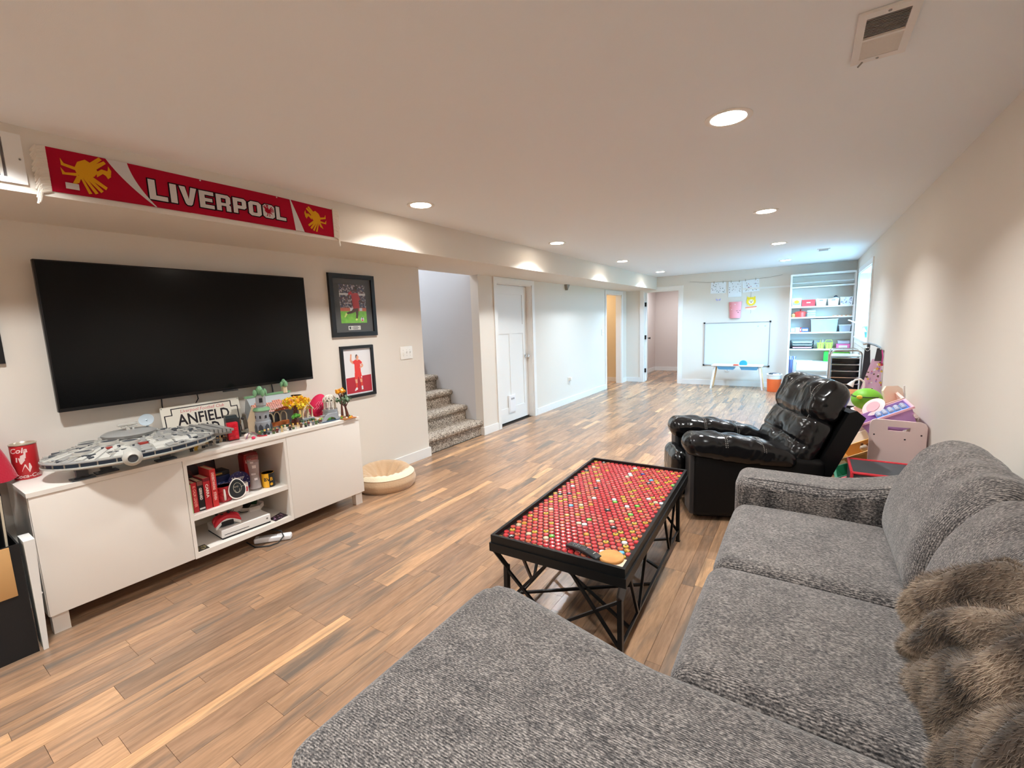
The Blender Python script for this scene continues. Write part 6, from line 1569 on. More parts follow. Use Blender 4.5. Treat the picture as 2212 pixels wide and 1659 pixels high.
m.grid(20, 4, cup); m.grid(20, 4, lambda u, v_: (cup(u, v_)[0]*.985, cup(u, v_)[1]*.97+.0008, cup(u, v_)[2]), flip=True)
m.build('cup', M('paper_pink', (236, 156, 162), .7), t, 60)
m = MB()
for (u, z_) in ((.62, .145), (.80, .150)): x_, y_, _ = cup(u, z_/.32); m.tube([(x_-.016, y_-.002, z_+.004), (x_, y_-.004, z_-.006), (x_+.016, y_+.004, z_+.004)], .003, 5)
x_, y_, _ = cup(.70, .35); m.ell((x_, y_-.002, .110), .009, .003, .008, 8, 5)
m.build('face_print', M('marker_dark', (70, 44, 48), .6), t)
m = MB()
for (u, z_) in ((.3, .17), (.22, .24), (.5, .27)): x_, y_, _ = cup(u, z_/.32); m.ell((x_, y_, z_), .008, .002, .008, 7, 5)
m.build('white_dots', PW, t)
one(MB().tube([(-.92, YF-.006, 1.86), (-.922, YF-.006, 1.755)], .002, 5), 'hanging_thread', 'short thread from the last drawing to the yellow paper animal', 'string', M('twine'))
t = thing('paper_animal', 'yellow paper cat face craft with a striped collar hanging below the drawings', 'craft', (-.915, YF-.003, 1.49))
YP = M('paper_yellow', (240, 206, 56), .7)
def ring(r0_, n=20, wob=0): return [(r0_*(1+wob*(i % 2))*math.cos(2*PI*i/n), r0_*(1+wob*(i % 2))*math.sin(2*PI*i/n)) for i in range(n)]
MB().prism(ring(.078, 24, .12), (0, 0, .185), (1, 0, 0), (0, 0, 1), .003).prism([(-.075, .04), (-.03, .07), (-.07, .10)], (0, 0, .185), (1, 0, 0), (0, 0, 1), .003).prism([(.075, .04), (.07, .10), (.03, .07)], (0, 0, .185), (1, 0, 0), (0, 0, 1), .003).build('mane', YP, t, 0)
MB().prism(ring(.045), (0, -.0031, .178), (1, 0, 0), (0, 0, 1), .002).build('face', M('paper_cream2', (246, 236, 206), .7), t, 0)
m = MB()
for xx in (-.02, .02): m.prism(ring(.007, 10), (xx, -.0052, .192), (1, 0, 0), (0, 0, 1), .0006)
m.prism(ring(.010, 10), (0, -.0052, .170), (1, 0, 0), (0, 0, 1), .0006); m.build('features', M('marker_dark'), t, 0)
MB().prism([(-.095, .06), (.095, .075), (.10, .03), (.06, .0), (-.06, .0), (-.10, .03)], (0, 0, .02), (1, 0, 0), (0, 0, 1), .003).build('collar', M('paper_blush', (240, 220, 200), .7), t, 0)
m = MB().prism([(-.095, .055), (.095, .07), (.10, .05), (-.10, .036)], (0, -.0031, .02), (1, 0, 0), (0, 0, 1), .0006); m.build('coral_stripe', M('paper_coral', (236, 130, 100), .7), t, 0)
MB().tube([(0, -.002, .02), (.002, -.004, -.03), (-.006, -.004, -.045)], .002, 5).build('tail_thread', M('twine'), t)
t = thing('paper_butterfly', 'tiny lilac paper butterfly pinned under the first drawing', 'craft', (-1.505, YF-.003, 1.72))
for sg in (-1, 1): MB().prism([(0, 0), (sg*.045, .03), (sg*.040, -.005), (sg*.02, -.02)], (0, 0, .015), (1, 0, 0), (0, 0, 1), .002 if sg > 0 else .0021).build('wing', M('paper_lilac', (176, 172, 220), .7), t, 0)
# --- wall rail beside the shelving
MB().box(-1.08, -.27, YF-.014, YF, 1.905, 1.935).build('trim_4', WHITE, None, 0)['kind'] = 'structure'
# --- built-in shelving
SH = thing('shelving_unit', 'tall open white shelving unit filled with craft bins in the far corner', 'shelving', (.215, 9.79, 0))
bx0, bx1, byf, byb = -.268, .692, 9.665, 9.925
for (a, b_) in ((bx0, bx0+.03), (bx1-.03, bx1)): MB().box(a, b_, byf, byb, 0, 2.105).build('side_panel', WHITE, SH, 0, world=True)
ZSH = [1.885, 1.530, 1.342, 1.070, .768, .542, .12]
MB().box(bx0+.0302, bx1-.0302, byf, byb, 2.075, 2.105).build('top_panel', WHITE, SH, 0, world=True)
for z in ZSH: MB().box(bx0+.0302, bx1-.0302, byf+.002, byb, z-.024, z).build('shelf', WHITE, SH, 0, world=True)
MB().box(bx0+.0302, bx1-.0302, byb-.012, byb-.0005, 1.91, 2.07).build('back_cleat', WHITE, SH, 0, world=True)
MB().box(bx0+.0302, bx1-.0302, byb-.012, byb-.0005, .93, 1.04).build('back_cleat', WHITE, SH, 0, world=True)
MB().cyl((bx0+.03, 9.76, 1.950), (bx1-.03, 9.76, 1.950), .014, n=12).build('hanging_rod', M('rod_white', (222, 226, 230), .3), SH, world=True)
def zs(i): return ZSH[i]+.0006
def bin_(name, label, x0, x1, z, h, colr, taper=.85, lid=None, slot=None, dep=.16, group=None, holes=0, yf=9.69, cat='bin'):
    xc = (x0+x1)/2; t = thing(name, label, cat, (xc, yf+dep/2, z), 0, group)
    a, d = (x1-x0)/2, dep/2; w2 = .004; tp = taper
    m = MB()
    def q(k, zz): return [(-a*k, -d*k, zz), (a*k, -d*k, zz), (a*k, d*k, zz), (-a*k, d*k, zz)]
    o0, o1 = q(tp, 0), q(1, h); i1 = [(x_*(1-w2/a), y_*(1-w2/d), h) for x_, y_, _ in o1]; i0 = [(x_*(1-w2/a), y_*(1-w2/d), w2) for x_, y_, _ in o0]
    m.add(o0+o1+i1+i0, [(3, 2, 1, 0)]+[(k, (k+1) % 4, 4+(k+1) % 4, 4+k) for k in range(4)]+[(4+k, 4+(k+1) % 4, 8+(k+1) % 4, 8+k) for k in range(4)]+[(8+k, 8+(k+1) % 4, 12+(k+1) % 4, 12+k) for k in range(4)]+[(12, 13, 14, 15)])
    m.build('tub', colr, t, 0)
    if lid: MB().rbox((0, 0, h+.006), (a+.006, d+.006, .006), .004, 1, 1).build('lid', lid, t)
    else:
        m = MB(); 
        for (p_, r_) in (((-a-.003, -d-.003), (a+.003, -d+.003)), ((-a-.003, d-.003), (a+.003, d+.003))): m.box(p_[0], r_[0], p_[1], r_[1], h-.008, h+.001)
        m.box(-a-.003, -a+.003, -d+.0031, d-.0031, h-.008, h+.001); m.box(a-.003, a+.003, -d+.0031, d-.0031, h-.008, h+.001)
        m.build('rim', colr, t, 0)
    if slot: MB().rbox((0, -d*(tp+(1-tp)*.78)-.0012, h*.78), (a*.34, .002, .007), .002, 1, 1).build('handle_slot', slot, t)
    if holes:
        m = MB()
        for i in range(holes):
            for j in range(3):
                k = tp+(1-tp)*(.2+.25*j); m.cyl((-a*.7+1.4*a*i/(holes-1), -d*k-.0014, h*(.2+.25*j)), (-a*.7+1.4*a*i/(holes-1), -d*k-.0002, h*(.2+.25*j)), .008, n=8)
        m.build('holes', M('hole_green', (120, 150, 60), .6), t, 0)
    return t, a, d, h
WB, SL = M('bin_white', (234, 238, 242), .4), M('slot_grey', (120, 128, 138), .6)
t, a, d, h = bin_('storage_bin', 'white craft tub with a green and yellow badge beside the red lidded box', -.232, -.088, zs(1), .150, WB, .95)
MB().prism(disc((0, .085), .040, .030, 16), (0, -d-.0004, 0), (1, 0, 0), (0, 0, 1), .0012).build('yellow_badge', M('badge_yellow', (240, 210, 50), .5), t, 0)
MB().prism([(-.058, .03), (.058, .03), (.058, .07), (-.058, .085)], (0, -d*.99+.0005, 0), (1, 0, 0), (0, 0, 1), .0012).build('green_print', M('badge_green', (150, 196, 150), .5), t, 0)
t, a, d, h = bin_('storage_bin', 'flat red lidded box between the craft tub and white bins', -.08, .118, zs(1), .105, M('bin_red', (210, 66, 72), .5), .98, M('bin_red', (210, 66, 72)))
MB().rbox((0, -d-.002, .065), (.03, .002, .009), .002, 1, 1).build('label_holder', M('holder_pale', (240, 200, 200), .5), t)
bin_('storage_bin', 'white slotted bin with papers poking out beside the red box', .128, .285, zs(1), .120, WB, .84, None, SL, group='white slotted bins')
bin_('storage_bin', 'white slotted bin with a dark lamp head standing in it', .300, .462, zs(1), .120, WB, .84, None, SL, group='white slotted bins')
one(MB().prism([(0, 0), (.07, -.02), (.075, -.012), (.01, .02)], (.135, 9.74, zs(1)+.118), (1, 0, 0), (0, 0, 1), .01), 'paper_sheet', 'white paper edge sticking up from the bin beside the red box', 'paper', M('drawing_paper'), smooth=0)
t = thing('desk_bell', 'dark domed gadget in the second white slotted bin', 'gadget', (.415, 9.765, zs(1)+.006))
MB().lathe([(.030, 0), (.030, .115), (.034, .118), (.034, .135), (.022, .155), (.008, .165), (0, .166)], (0, 0, 0), 16).build('body', M('gadget_dark', (66, 70, 82), .4), t)
MB().lathe([(.0345, .119), (.0348, .127), (.0345, .134)], (0, 0, 0), 16).build('pale_band', WB, t)
t, a, d, h = bin_('storage_bin', 'white bin with a purple grey leaf pattern at the wall end of the row', .476, .655, zs(1), .135, WB, .93)
m = MB(); r_ = random.Random(4)
for i in range(22):
    px, pz = r_.uniform(-a*.85, a*.85), r_.uniform(.015, .12); s_ = r_.uniform(.008, .018); q = r_.random()*3
    m.prism([(px+s_*math.cos(q), pz+s_*math.sin(q)), (px-s_*.4*math.sin(q), pz+s_*.4*math.cos(q)), (px-s_*math.cos(q), pz-s_*math.sin(q)), (px+s_*.4*math.sin(q), pz-s_*.4*math.cos(q))], (0, -d-.0004, 0), (1, 0, 0), (0, 0, 1), .001)
m.build('leaf_print', M('leaf_purple', (128, 122, 160), .5), t, 0)
t = thing('toy_pot', 'red toy cooking pot with a knobbed lid on the second bin shelf', 'toy', (-.095, 9.76, zs(2)))
MB().lathe([(.070, 0), (.080, .01), (.080, .085), (.084, .09)], (0, 0, 0), 24).lathe([(.084, .09), (.070, .100), (.02, .106), (0, .106)], (0, 0, 0), 24).build('pot', M('pot_red', (226, 74, 66), .35), t)
MB().lathe([(.010, .106), (.008, .120), (.016, .128), (.014, .140), (0, .144)], (0, 0, 0), 14).build('knob', M('pot_dark_red', (176, 40, 44), .35), t)
for sg in (-1, 1): MB().tube([(sg*.078, -.02, .07), (sg*.105, 0, .075), (sg*.078, .02, .07)], .006, 6).build('handle', M('pot_red'), t)
t = thing('toy_bowl', 'small tan toy ball beside the red toy pot', 'toy', (-.200, 9.74, zs(2)))
MB().ell((0, 0, .032), .032, .032, .032, 14, 10).build('ball', M('ball_tan', (216, 178, 110), .5), t); MB().lathe([(.030, .022), (.0335, .030), (.030, .040)], (0, 0, 0), 14).build('band', M('ball_brown', (150, 110, 70), .5), t)
CLB = veil('clear_bin', (214, 226, 240), .42)
for i in range(3):
    t = thing('clear_box', 'shallow clear box, %s in the stack beside the red toy pot' % ('bottom one', 'middle one', 'top one')[i], 'box', (.070, 9.76, zs(2)+i*.040))
    MB().rbox((0, 0, .018), (.062, .060, .0175), .004, 1, 1).build('shell', CLB, t); MB().box(-.05, .05, -.05, .05, .004, .016).build('contents', M('contents_%d' % i, ((196, 200, 220), (176, 196, 226), (214, 206, 214))[i], .6), t, 0)
t = thing('wooden_tray', 'row of thin orange and cream sticks on the second bin shelf', 'toy', (.515, 9.73, zs(2)))
for i in range(9): MB().rbox((-.12+i*.03, .0, .006), (.012, .02, .006), .003, 1, 1).build('stick', (M('stick_orange', (236, 150, 96), .5), M('stick_cream', (238, 220, 196), .5))[i % 2], t)
t, a, d, h = bin_('clear_tub', 'big clear lidded tub packed with purple and pink craft bits', .070, .465, zs(3), .215, CLB, .93, M('tub_lid', (226, 232, 240), .4), dep=.19)
m = MB(); r_ = random.Random(6); cs = [(150, 120, 200), (240, 110, 130), (120, 140, 210), (190, 200, 230), (200, 130, 200), (150, 210, 160)]
ms = [MB() for _ in cs]
for i in range(70): k = r_.choice((0, 0, 1, 2, 2, 3, 4, 5)); s_ = r_.uniform(.014, .03); ms[k].rbox((r_.uniform(-a*.82, a*.82), r_.uniform(-d*.78, d*.7), s_+.01+r_.uniform(0, .13)), (s_, s_*.7, s_*.7), s_*.4, 1, 1)
for mm, cc in zip(ms, cs): mm.build('craft_bits', M('craft_%d_%d_%d' % cc, cc, .6), t, kind='stuff')
t, a, d, h = bin_('clear_tub', 'smaller clear lidded tub of blue pieces at the wall end', .484, .652, zs(3), .105, CLB, .88, M('tub_lid', (226, 232, 240)), dep=.17)
for k, cc in enumerate(((110, 140, 200), (160, 180, 216))):
    mm = MB()
    for i in range(14): s_ = r_.uniform(.010, .018); mm.rbox((r_.uniform(-a*.75, a*.75), r_.uniform(-d*.7, d*.7), s_+.008+r_.uniform(0, .05)), (s_, s_*.7, s_*.6), s_*.4, 1, 1)
    mm.build('craft_bits', M('craft_%d_%d_%d' % cc, cc, .6), t, kind='stuff')
for i, (xa, xb, h_, cc, lb) in enumerate(((-.232, -.165, .080, (170, 190, 226), 'pale blue picture book at the post end of the big clear tub shelf'), (-.160, -.095, .085, (206, 210, 224), 'grey white picture book beside the pale blue one'), (-.090, -.068, .080, (200, 60, 80), 'slim red picture book with white pages'), (-.062, .040, .075, (74, 92, 140), 'navy and white boxed book beside the big clear tub'))):
    t = thing('picture_book', lb, 'book', ((xa+xb)/2, 9.76, zs(3)))
    w2 = (xb-xa)/2; MB().box(-w2, w2, -.07, .07, 0, h_).build('cover', M('pb_%d' % i, cc, .5), t, 0); MB().box(-w2*.8, w2*.8, -.0712, -.0701, h_*.3, h_*.75).build('label_panel', M('pb_label', (232, 236, 242), .5), t, 0)
# paper tray
t = thing('paper_tray', 'black stacked letter tray holding pale blue and pink papers', 'tray', (-.048, 9.77, zs(4)))
BT_ = M('tray_black', (44, 46, 56), .5)
for i in range(3):
    z_ = .008+i*.048
    MB().box(-.165, .165, -.085, .085, z_, z_+.005).box(-.175, -.165, -.085, .085, z_, z_+.040).box(.165, .175, -.085, .085, z_, z_+.040).build('tier', BT_, t, 0)
for sg in (-1, 1):
    for yy in (-.08, .08): MB().bar((sg*.170, yy, 0), (sg*.178, yy, .148), .010).build('post', BT_, t, 0)
for z_, cc in ((.0135, (238, 170, 190)), (.0615, (170, 196, 226)), (.1095, (190, 216, 226))):
    MB().box(-.14, .15, -.092, .075, z_, z_+.018).build('papers', M('papers_%d_%d_%d' % cc, cc, .7), t, 0)
LG = M('bin_lime', (196, 222, 96), .45)
for i, (xa, xb) in enumerate(((.180, .290), (.298, .412))):
    t, a, d, h = bin_('lime_basket', ('lime green punched basket of pens nearer the letter tray', 'lime green punched basket nearer the pink box')[i], xa, xb, zs(4), .110, LG, .80, holes=3, dep=.12)
    if i == 0:
        for k in range(3):
            o_ = WM[t.name].translation
            one(MB().cyl((o_.x-.03+.03*k, o_.y, o_.z+.008), (o_.x-.04+.035*k, o_.y+.01, o_.z+.135+.01*k), .004, n=8).lathe([(.004, 0), (0, .012)], (o_.x-.04+.035*k, o_.y+.01, o_.z+.135+.01*k), 8), 'pen', ('blue pen', 'yellow pen', 'white pen')[k]+' standing in the lime basket nearer the letter tray', 'pen', M('pen_%d' % k, ((70, 110, 200), (230, 200, 60), (230, 230, 232))[k], .4))
MB().tube([(-.052, 0, .112), (-.04, 0, .150), (.04, 0, .150), (.052, 0, .112)], .005, 6).build('handle', LG, bpy.data.objects['lime_basket.001'])
t, a, d, h = bin_('pink_box', 'bright pink open box at the wall end below the clear tubs', .462, .654, zs(4), .085, M('bin_pink', (240, 130, 190), .45), .97)
MB().box(-.06, .06, -d-.0020, -d-.0002, .02, .06).build('label_panel', M('pb_label'), t, 0)
t = thing('clear_box', 'clear grey box resting above the pink box', 'box', (.565, 9.77, zs(4)+.0875)); MB().rbox((0, 0, .026), (.085, .075, .025), .005, 1, 1).build('shell', CLB, t); MB().box(-.07, .07, -.06, .06, .004, .03).build('contents', M('contents_0'), t, 0)
t = thing('green_carton', 'bright green carton on the lower shelf behind the drawer cart', 'carton', (.335, 9.75, zs(5)))
MB().rbox((0, 0, .085), (.048, .05, .085), .004, 1, 1).build('carton', M('carton_green', (70, 206, 90), .5), t); MB().rbox((0, 0, .176), (.034, .04, .006), .003, 1, 1).build('cap', M('carton_lime', (150, 230, 90), .5), t)
t = thing('green_board', 'flat lime green board lying behind the drawer cart top', 'board', (.54, 9.76, zs(5)+.0))
MB().rbox((0, 0, .075), (.11, .07, .075), .004, 1, 1).build('case', M('case_mint', (206, 240, 226), .5), t); MB().rbox((0, 0, .156), (.12, .075, .006), .003, 1, 1).build('lid', M('carton_lime'), t)
one(MB().hexa([(-.20, 9.70, zs(5)), (.12, 9.70, zs(5)), (.12, 9.86, zs(5)), (-.20, 9.86, zs(5))], [(-.20, 9.70, zs(5)+.008), (.12, 9.70, zs(5)+.008), (.12, 9.86, zs(5)+.008), (-.20, 9.86, zs(5)+.008)]), 'paper_stack', 'low stack of white paper on the lower shelf by the unit side', 'paper', M('drawing_paper'), smooth=0)
# --- play desk in front of the shelving
t = thing('craft_desk', 'white children craft desk with a tilted top in front of the shelving', 'desk', (.13, 9.02, 0))
MB().hexa([(-.235, -.20, .46), (.235, -.20, .46), (.235, .20, .545), (-.235, .20, .545)], [(-.235, -.20, .478), (.235, -.20, .478), (.235, .20, .563), (-.235, .20, .563)]).build('desktop', PW, t, 0)
for sx in (-1, 1):
    MB().bar((sx*.21, -.17, 0), (sx*.21, -.17, .468), .03).build('leg', PW, t, 0); MB().bar((sx*.21, .17, 0), (sx*.21, .17, .53), .03).build('leg', PW, t, 0)
MB().box(-.195, .195, .155, .18, .30, .36).build('rail', PW, t, 0)
t = thing('stool', 'round white stool between the craft desk and the drawer cart', 'stool', (.20, 8.35, 0))
MB().lathe([(.150, .400), (.158, .408), (.150, .420), (0, .421)], (0, 0, 0), 28).build('seat', M('stool_white', (230, 240, 246), .35), t)
for k in range(4):
    a = PI/4+PI/2*k; MB().cyl((.10*math.cos(a), .10*math.sin(a), .401), (.145*math.cos(a), .145*math.sin(a), 0), .014, .012, 10).build('leg', PW, t)
m = MB(); m.tube([(.118*math.cos(2*PI*i/20), .118*math.sin(2*PI*i/20), .16) for i in range(20)], .006, 6, closed=True); m.build('foot_ring', PW, t)
for i, (x_, cc, lb) in enumerate(((-.20, (96, 110, 160), 'blue and white marker pot at the side end of the craft desk'), (-.145, (196, 206, 226), 'pale marker pot beside the blue pot'))):
    t = thing('marker_pot', lb, 'pot', (x_, 9.34, 0))
    MB().lathe([(.028, .0), (.028, .46), (.028, .60)], (0, 0, 0), 14).build('tube', M('pot_%d' % i, cc, .5), t)
    for k in range(4): MB().cyl((.012*math.cos(k*1.6), .012*math.sin(k*1.6), .595), (.018*math.cos(k*1.6), .018*math.sin(k*1.6), .66), .005, n=7).build('marker', (M('pen_0', (70, 110, 200)), PW)[k % 2], t)
# --- drinks cooler
t = thing('water_cooler', 'orange cylindrical cooler with a white lid full of odds and ends', 'bucket', (-.445, 9.42, 0))
MB().lathe([(.105, 0), (.110, .005), (.118, .235)], (0, 0, 0), 28).build('body', M('cooler_orange', (240, 110, 56), .45), t)
MB().lathe([(.118, .2352), (.120, .245), (.120, .300), (.128, .305), (.128, .322), (.118, .324), (.112, .30), (0, .30)], (0, 0, 0), 28).build('collar', PW, t)
for k in range(9):
    a = 2.4*k; m = MB().rbox((.065*math.cos(a), .065*math.sin(a), .322), (.028, .018, .014), .008, 2, 2); m.build('odds_and_ends', M('odd_%d' % (k % 3), ((60, 70, 96), (40, 44, 52), (206, 212, 220))[k % 3], .5), t)
# --- drawer cart
CT = thing('drawer_cart', 'chrome framed rolling cart with a column of smoky black drawers', 'cart', (.40, 6.45, 0))
cx0, cx1, cy0, cy1, ctop = .252, .540, 6.30, 6.66, .975
TUB = M('cart_chrome', (214, 220, 226), .18, 1.0); SMK = M('drawer_smoke', (30, 32, 36), .2)
for yy in (cy0, cy1):
    MB().tube([(cx0, yy, .06)]+[(cx0, yy, ctop-.05)]+[(cx0+.05-.05*math.cos(PI/2*i/5), yy, ctop-.05+.05*math.sin(PI/2*i/5)) for i in range(1, 6)]+[(cx1-.05+.05*math.sin(PI/2*i/5), yy, ctop-.05+.05*math.cos(PI/2*i/5)) for i in range(0, 6)]+[(cx1, yy, .06)], .009, 8).build('frame_hoop', TUB, CT, world=True)
for xx in (cx0, cx1): MB().cyl((xx, cy0, .10), (xx, cy1, .10), .007, n=8).build('frame_rail', TUB, CT, world=True)
MB().box(cx0+.01, cx1-.01, cy0+.01, cy1-.01, .905, .915).build('top_shelf', M('cart_top', (214, 232, 230), .2), CT, 0, world=True)
for i in range(10):
    z_ = .825-i*.074
    d_ = MB().rbox(((cx0+cx1)/2, (cy0+cy1)/2+.005, z_+.028), ((cx1-cx0)/2-.016, (cy1-cy0)/2-.012, .030), .005, 1, 1).build('drawer', SMK, CT, world=True)
    MB().box(cx0+.012, cx1-.012, cy0-.004, cy0+.010, z_+.060, z_+.068).build('runner', TUB, d_, 0, world=True)
for xx in (cx0, cx1):
    for yy in (cy0, cy1): MB().cyl((xx-.009, yy, .028), (xx+.009, yy, .028), .028, n=16).box(xx-.006, xx+.006, yy-.008, yy+.008, .028, .065).build('caster', M('caster_black', (28, 28, 30), .5), CT, world=True)
# --- dark panel bag and apron on a hook rail
HK = thing('coat_rail', 'short chrome hook rail on a dark post by the right wall', 'rail', (.62, 6.15, 0))
MB().box(.575, .600, 6.24, 6.29, .02, 1.05).build('post', M('post_grey', (72, 76, 82), .5), HK, 0, world=True)
MB().box(.555, .68, 6.10, 6.295, 0, .02).build('foot_plate', M('post_grey'), HK, 0, world=True)
MB().tube([(.545, 6.30, 1.050), (.590, 6.265, 1.060), (.640, 6.20, 1.045), (.670, 6.12, 1.025), (.672, 6.05, 1.015)], .011, 8).build('bar', TUB, HK, world=True)
t = thing('hanging_bag', 'black flat bag hanging behind the patterned apron', 'bag', (.56, 6.27, .55))
MB().hexa([(.535, 6.195, .52), (.625, 6.195, .52), (.625, 6.230, .52), (.535, 6.230, .52)], [(.552, 6.205, 1.01), (.598, 6.205, 1.01), (.598, 6.23, 1.01), (.552, 6.23, 1.01)]).build('body', M('bag_black', (58, 60, 66), .7), t, 0, world=True)
MB().tube([(.575+.018*math.cos(2*PI*i/14), 6.20, 1.0+.018*math.sin(2*PI*i/14)) for i in range(14)], .005, 6, closed=True).build('ring', TUB, t, world=True)
AP = thing('apron', 'lilac pink child apron with little figures printed on it, hung by a black strap', 'apron', (.62, 6.10, .42))
APM = M('apron_lilac', (222, 186, 214), .85, bump=(30, .2))
def apf(u, v_, off=0):
    w2 = .055+.055*min(1, v_*1.2)+.015*v_; xc = .662-.045*v_
    return (min(.692, xc+(u-.5)*2*w2), 6.06-.02*math.sin(u*9+2*v_)*v_+off+.02*v_, .905-.50*v_-.02*math.sin(PI*u)*(v_ > .9))
MB().grid(20, 14, apf, flip=True).grid(20, 14, lambda u, v_: apf(u, v_, .003)).build('cloth', APM, AP, 60, world=True)
MB().hexa([(.625, 6.055, .885), (.688, 6.055, .885), (.688, 6.062, .885), (.625, 6.062, .885)], [(.640, 6.055, 1.02), (.682, 6.055, 1.02), (.682, 6.062, 1.02), (.640, 6.062, 1.02)]).build('neck_strap', M('strap_black', (62, 62, 66), .7), AP, 0, world=True)
MB().tube([(.682, 6.05, 1.0), (.692, 6.05, .93), (.688, 6.05, .86), (.680, 6.05, .87)], .006, 6).build('pink_tie', M('tie_pink', (226, 90, 170), .6), AP, world=True)
r_ = random.Random(12); pcs = [(206, 70, 90), (228, 196, 90), (110, 90, 80), (180, 150, 200), (236, 236, 240)]
ms = [MB() for _ in pcs]
for i in range(30):
    u, v_ = r_.uniform(.06, .94), r_.uniform(.04, .96); p = Vector(apf(u, v_)); k = r_.randrange(5); s_ = r_.uniform(.008, .016)
    ms[k].lathe([(s_, 0), (0, .0006)], p+Vector((0, -.0012, 0)), 7, axis=(0, -1, 0)); ms[(k+2) % 5].lathe([(s_*.55, 0), (0, .0006)], p+Vector((0, -.0012, s_*1.2)), 7, axis=(0, -1, 0))
for mm, cc in zip(ms, pcs): mm.build('print', M('apron_%d_%d_%d' % cc, cc, .7), AP, 0, world=True)
# --- low orange-topped table with a white lamp, between recliner and cart
t = thing('side_table', 'low wooden table with an orange top in front of the drawer cart', 'table', (.42, 5.72, 0))
MB().rbox((0, 0, .585), (.17, .16, .012), .006, 1, 2).build('tabletop', M('top_orange', (226, 150, 92), .4), t)
for sx in (-1, 1):
    for sy in (-1, 1): MB().bar((sx*.15, sy*.14, 0), (sx*.15, sy*.14, .5735), .028).build('leg', M('leg_dark', (46, 40, 38), .5), t, 0)
MB().box(-.135, .135, -.15, -.13, .47, .5735).build('drawer_front', M('front_white', (228, 230, 234), .4), t, 0)
t = thing('desk_lamp', 'white gooseneck desk lamp on the orange-topped table', 'lamp', (.515, 5.72, .5972))
LW = M('lamp_white', (236, 236, 236), .3)
MB().lathe([(.045, 0), (.045, .01), (.012, .016)], (0, 0, 0), 20).build('base', M('lamp_base_black', (30, 30, 34), .4), t)
pts = [(0, 0, .012), (.008, 0, .06), (.004, 0, .105), (-.025, -.01, .130), (-.065, -.02, .122), (-.085, -.025, .10)]
MB().tube(pts, .010, 8).build('arm', LW, t)
dl = Vector((-.45, -.1, -.8)).normalized(); MB().lathe([(.012, 0), (.020, .02), (.032, .055), (.030, .056), (0, .03)], Vector((-.082, -.025, .108)), 18, axis=dl).build('shade', LW, t)
# --- toy organiser with tilted bins
TO = thing('toy_organizer', 'pale pink toy organiser rack with a slotted end panel', 'toy rack', (.55, 4.1, 0))
PP = M('panel_pink', (238, 214, 210), .5)
m = MB(); px0, px1, pz1 = .395, .688, .685
outl = [(px0, .0), (px1, .0), (px1, pz1-.03), (px1-.01, pz1-.008), (px1-.03, pz1), (px0+.03, pz1+.006), (px0+.01, pz1-.004), (px0, pz1-.03)]
hole = [(.105, .0), (.20, .0)]
# end panel with a real slot: built as strips around the hand hole
xs0, xs1, zs0, zs1 = px0+.095, px0+.208, .617, .645
def strip(poly, y0=3.80, t_=.018): m.prism(poly, (0, y0+t_, 0), (1, 0, 0), (0, 0, 1), t_)
strip([(px0, 0), (px1, 0), (px1, zs0), (px0, zs0)]); strip([(px0, zs0), (xs0, zs0), (xs0, zs1), (px0, zs1)]); strip([(xs1, zs0), (px1, zs0), (px1, zs1), (xs1, zs1)])
strip([(px0, zs1), (px1, zs1), (px1, pz1-.03), (px1-.01, pz1-.008), (px1-.03, pz1), (px0+.03, pz1+.006), (px0+.01, pz1-.004), (px0, pz1-.03)])
m.build('end_panel', PP, TO, 0, world=True)
m = MB(); strip([(px0, 0), (px1, 0), (px1, pz1-.03), (px1-.03, pz1), (px0+.03, pz1), (px0, pz1-.03)], 4.62); m.build('end_panel', PP, TO, 0, world=True)
for (x_, z_) in ((px0+.025, .585), (px0+.185, .565), (px1-.028, .60)): MB().lathe([(.0055, 0), (.004, .0012), (0, .0014)], (x_, 3.7998, z_), 8, axis=(0, -1, 0)).build('screw_cap', M('screw_dark', (60, 50, 54), .5), TO, world=True)
for (xa, za, xb, zb2) in ((.36, .60, .66, .80), (.33, .36, .63, .56), (.30, .13, .60, .33)):
    for dx, dz in ((0, 0),): 
        for k in (0, 1):
            p = Vector((xa+(xb-xa)*k*.9, 0, za+(zb2-za)*k*.9-.06)); MB().cyl((max(px0+.02, min(px1-.02, p.x)), 3.818, p.z), (max(px0+.02, min(px1-.02, p.x)), 4.62, p.z), .010, n=8).build('dowel', PP, TO, world=True)
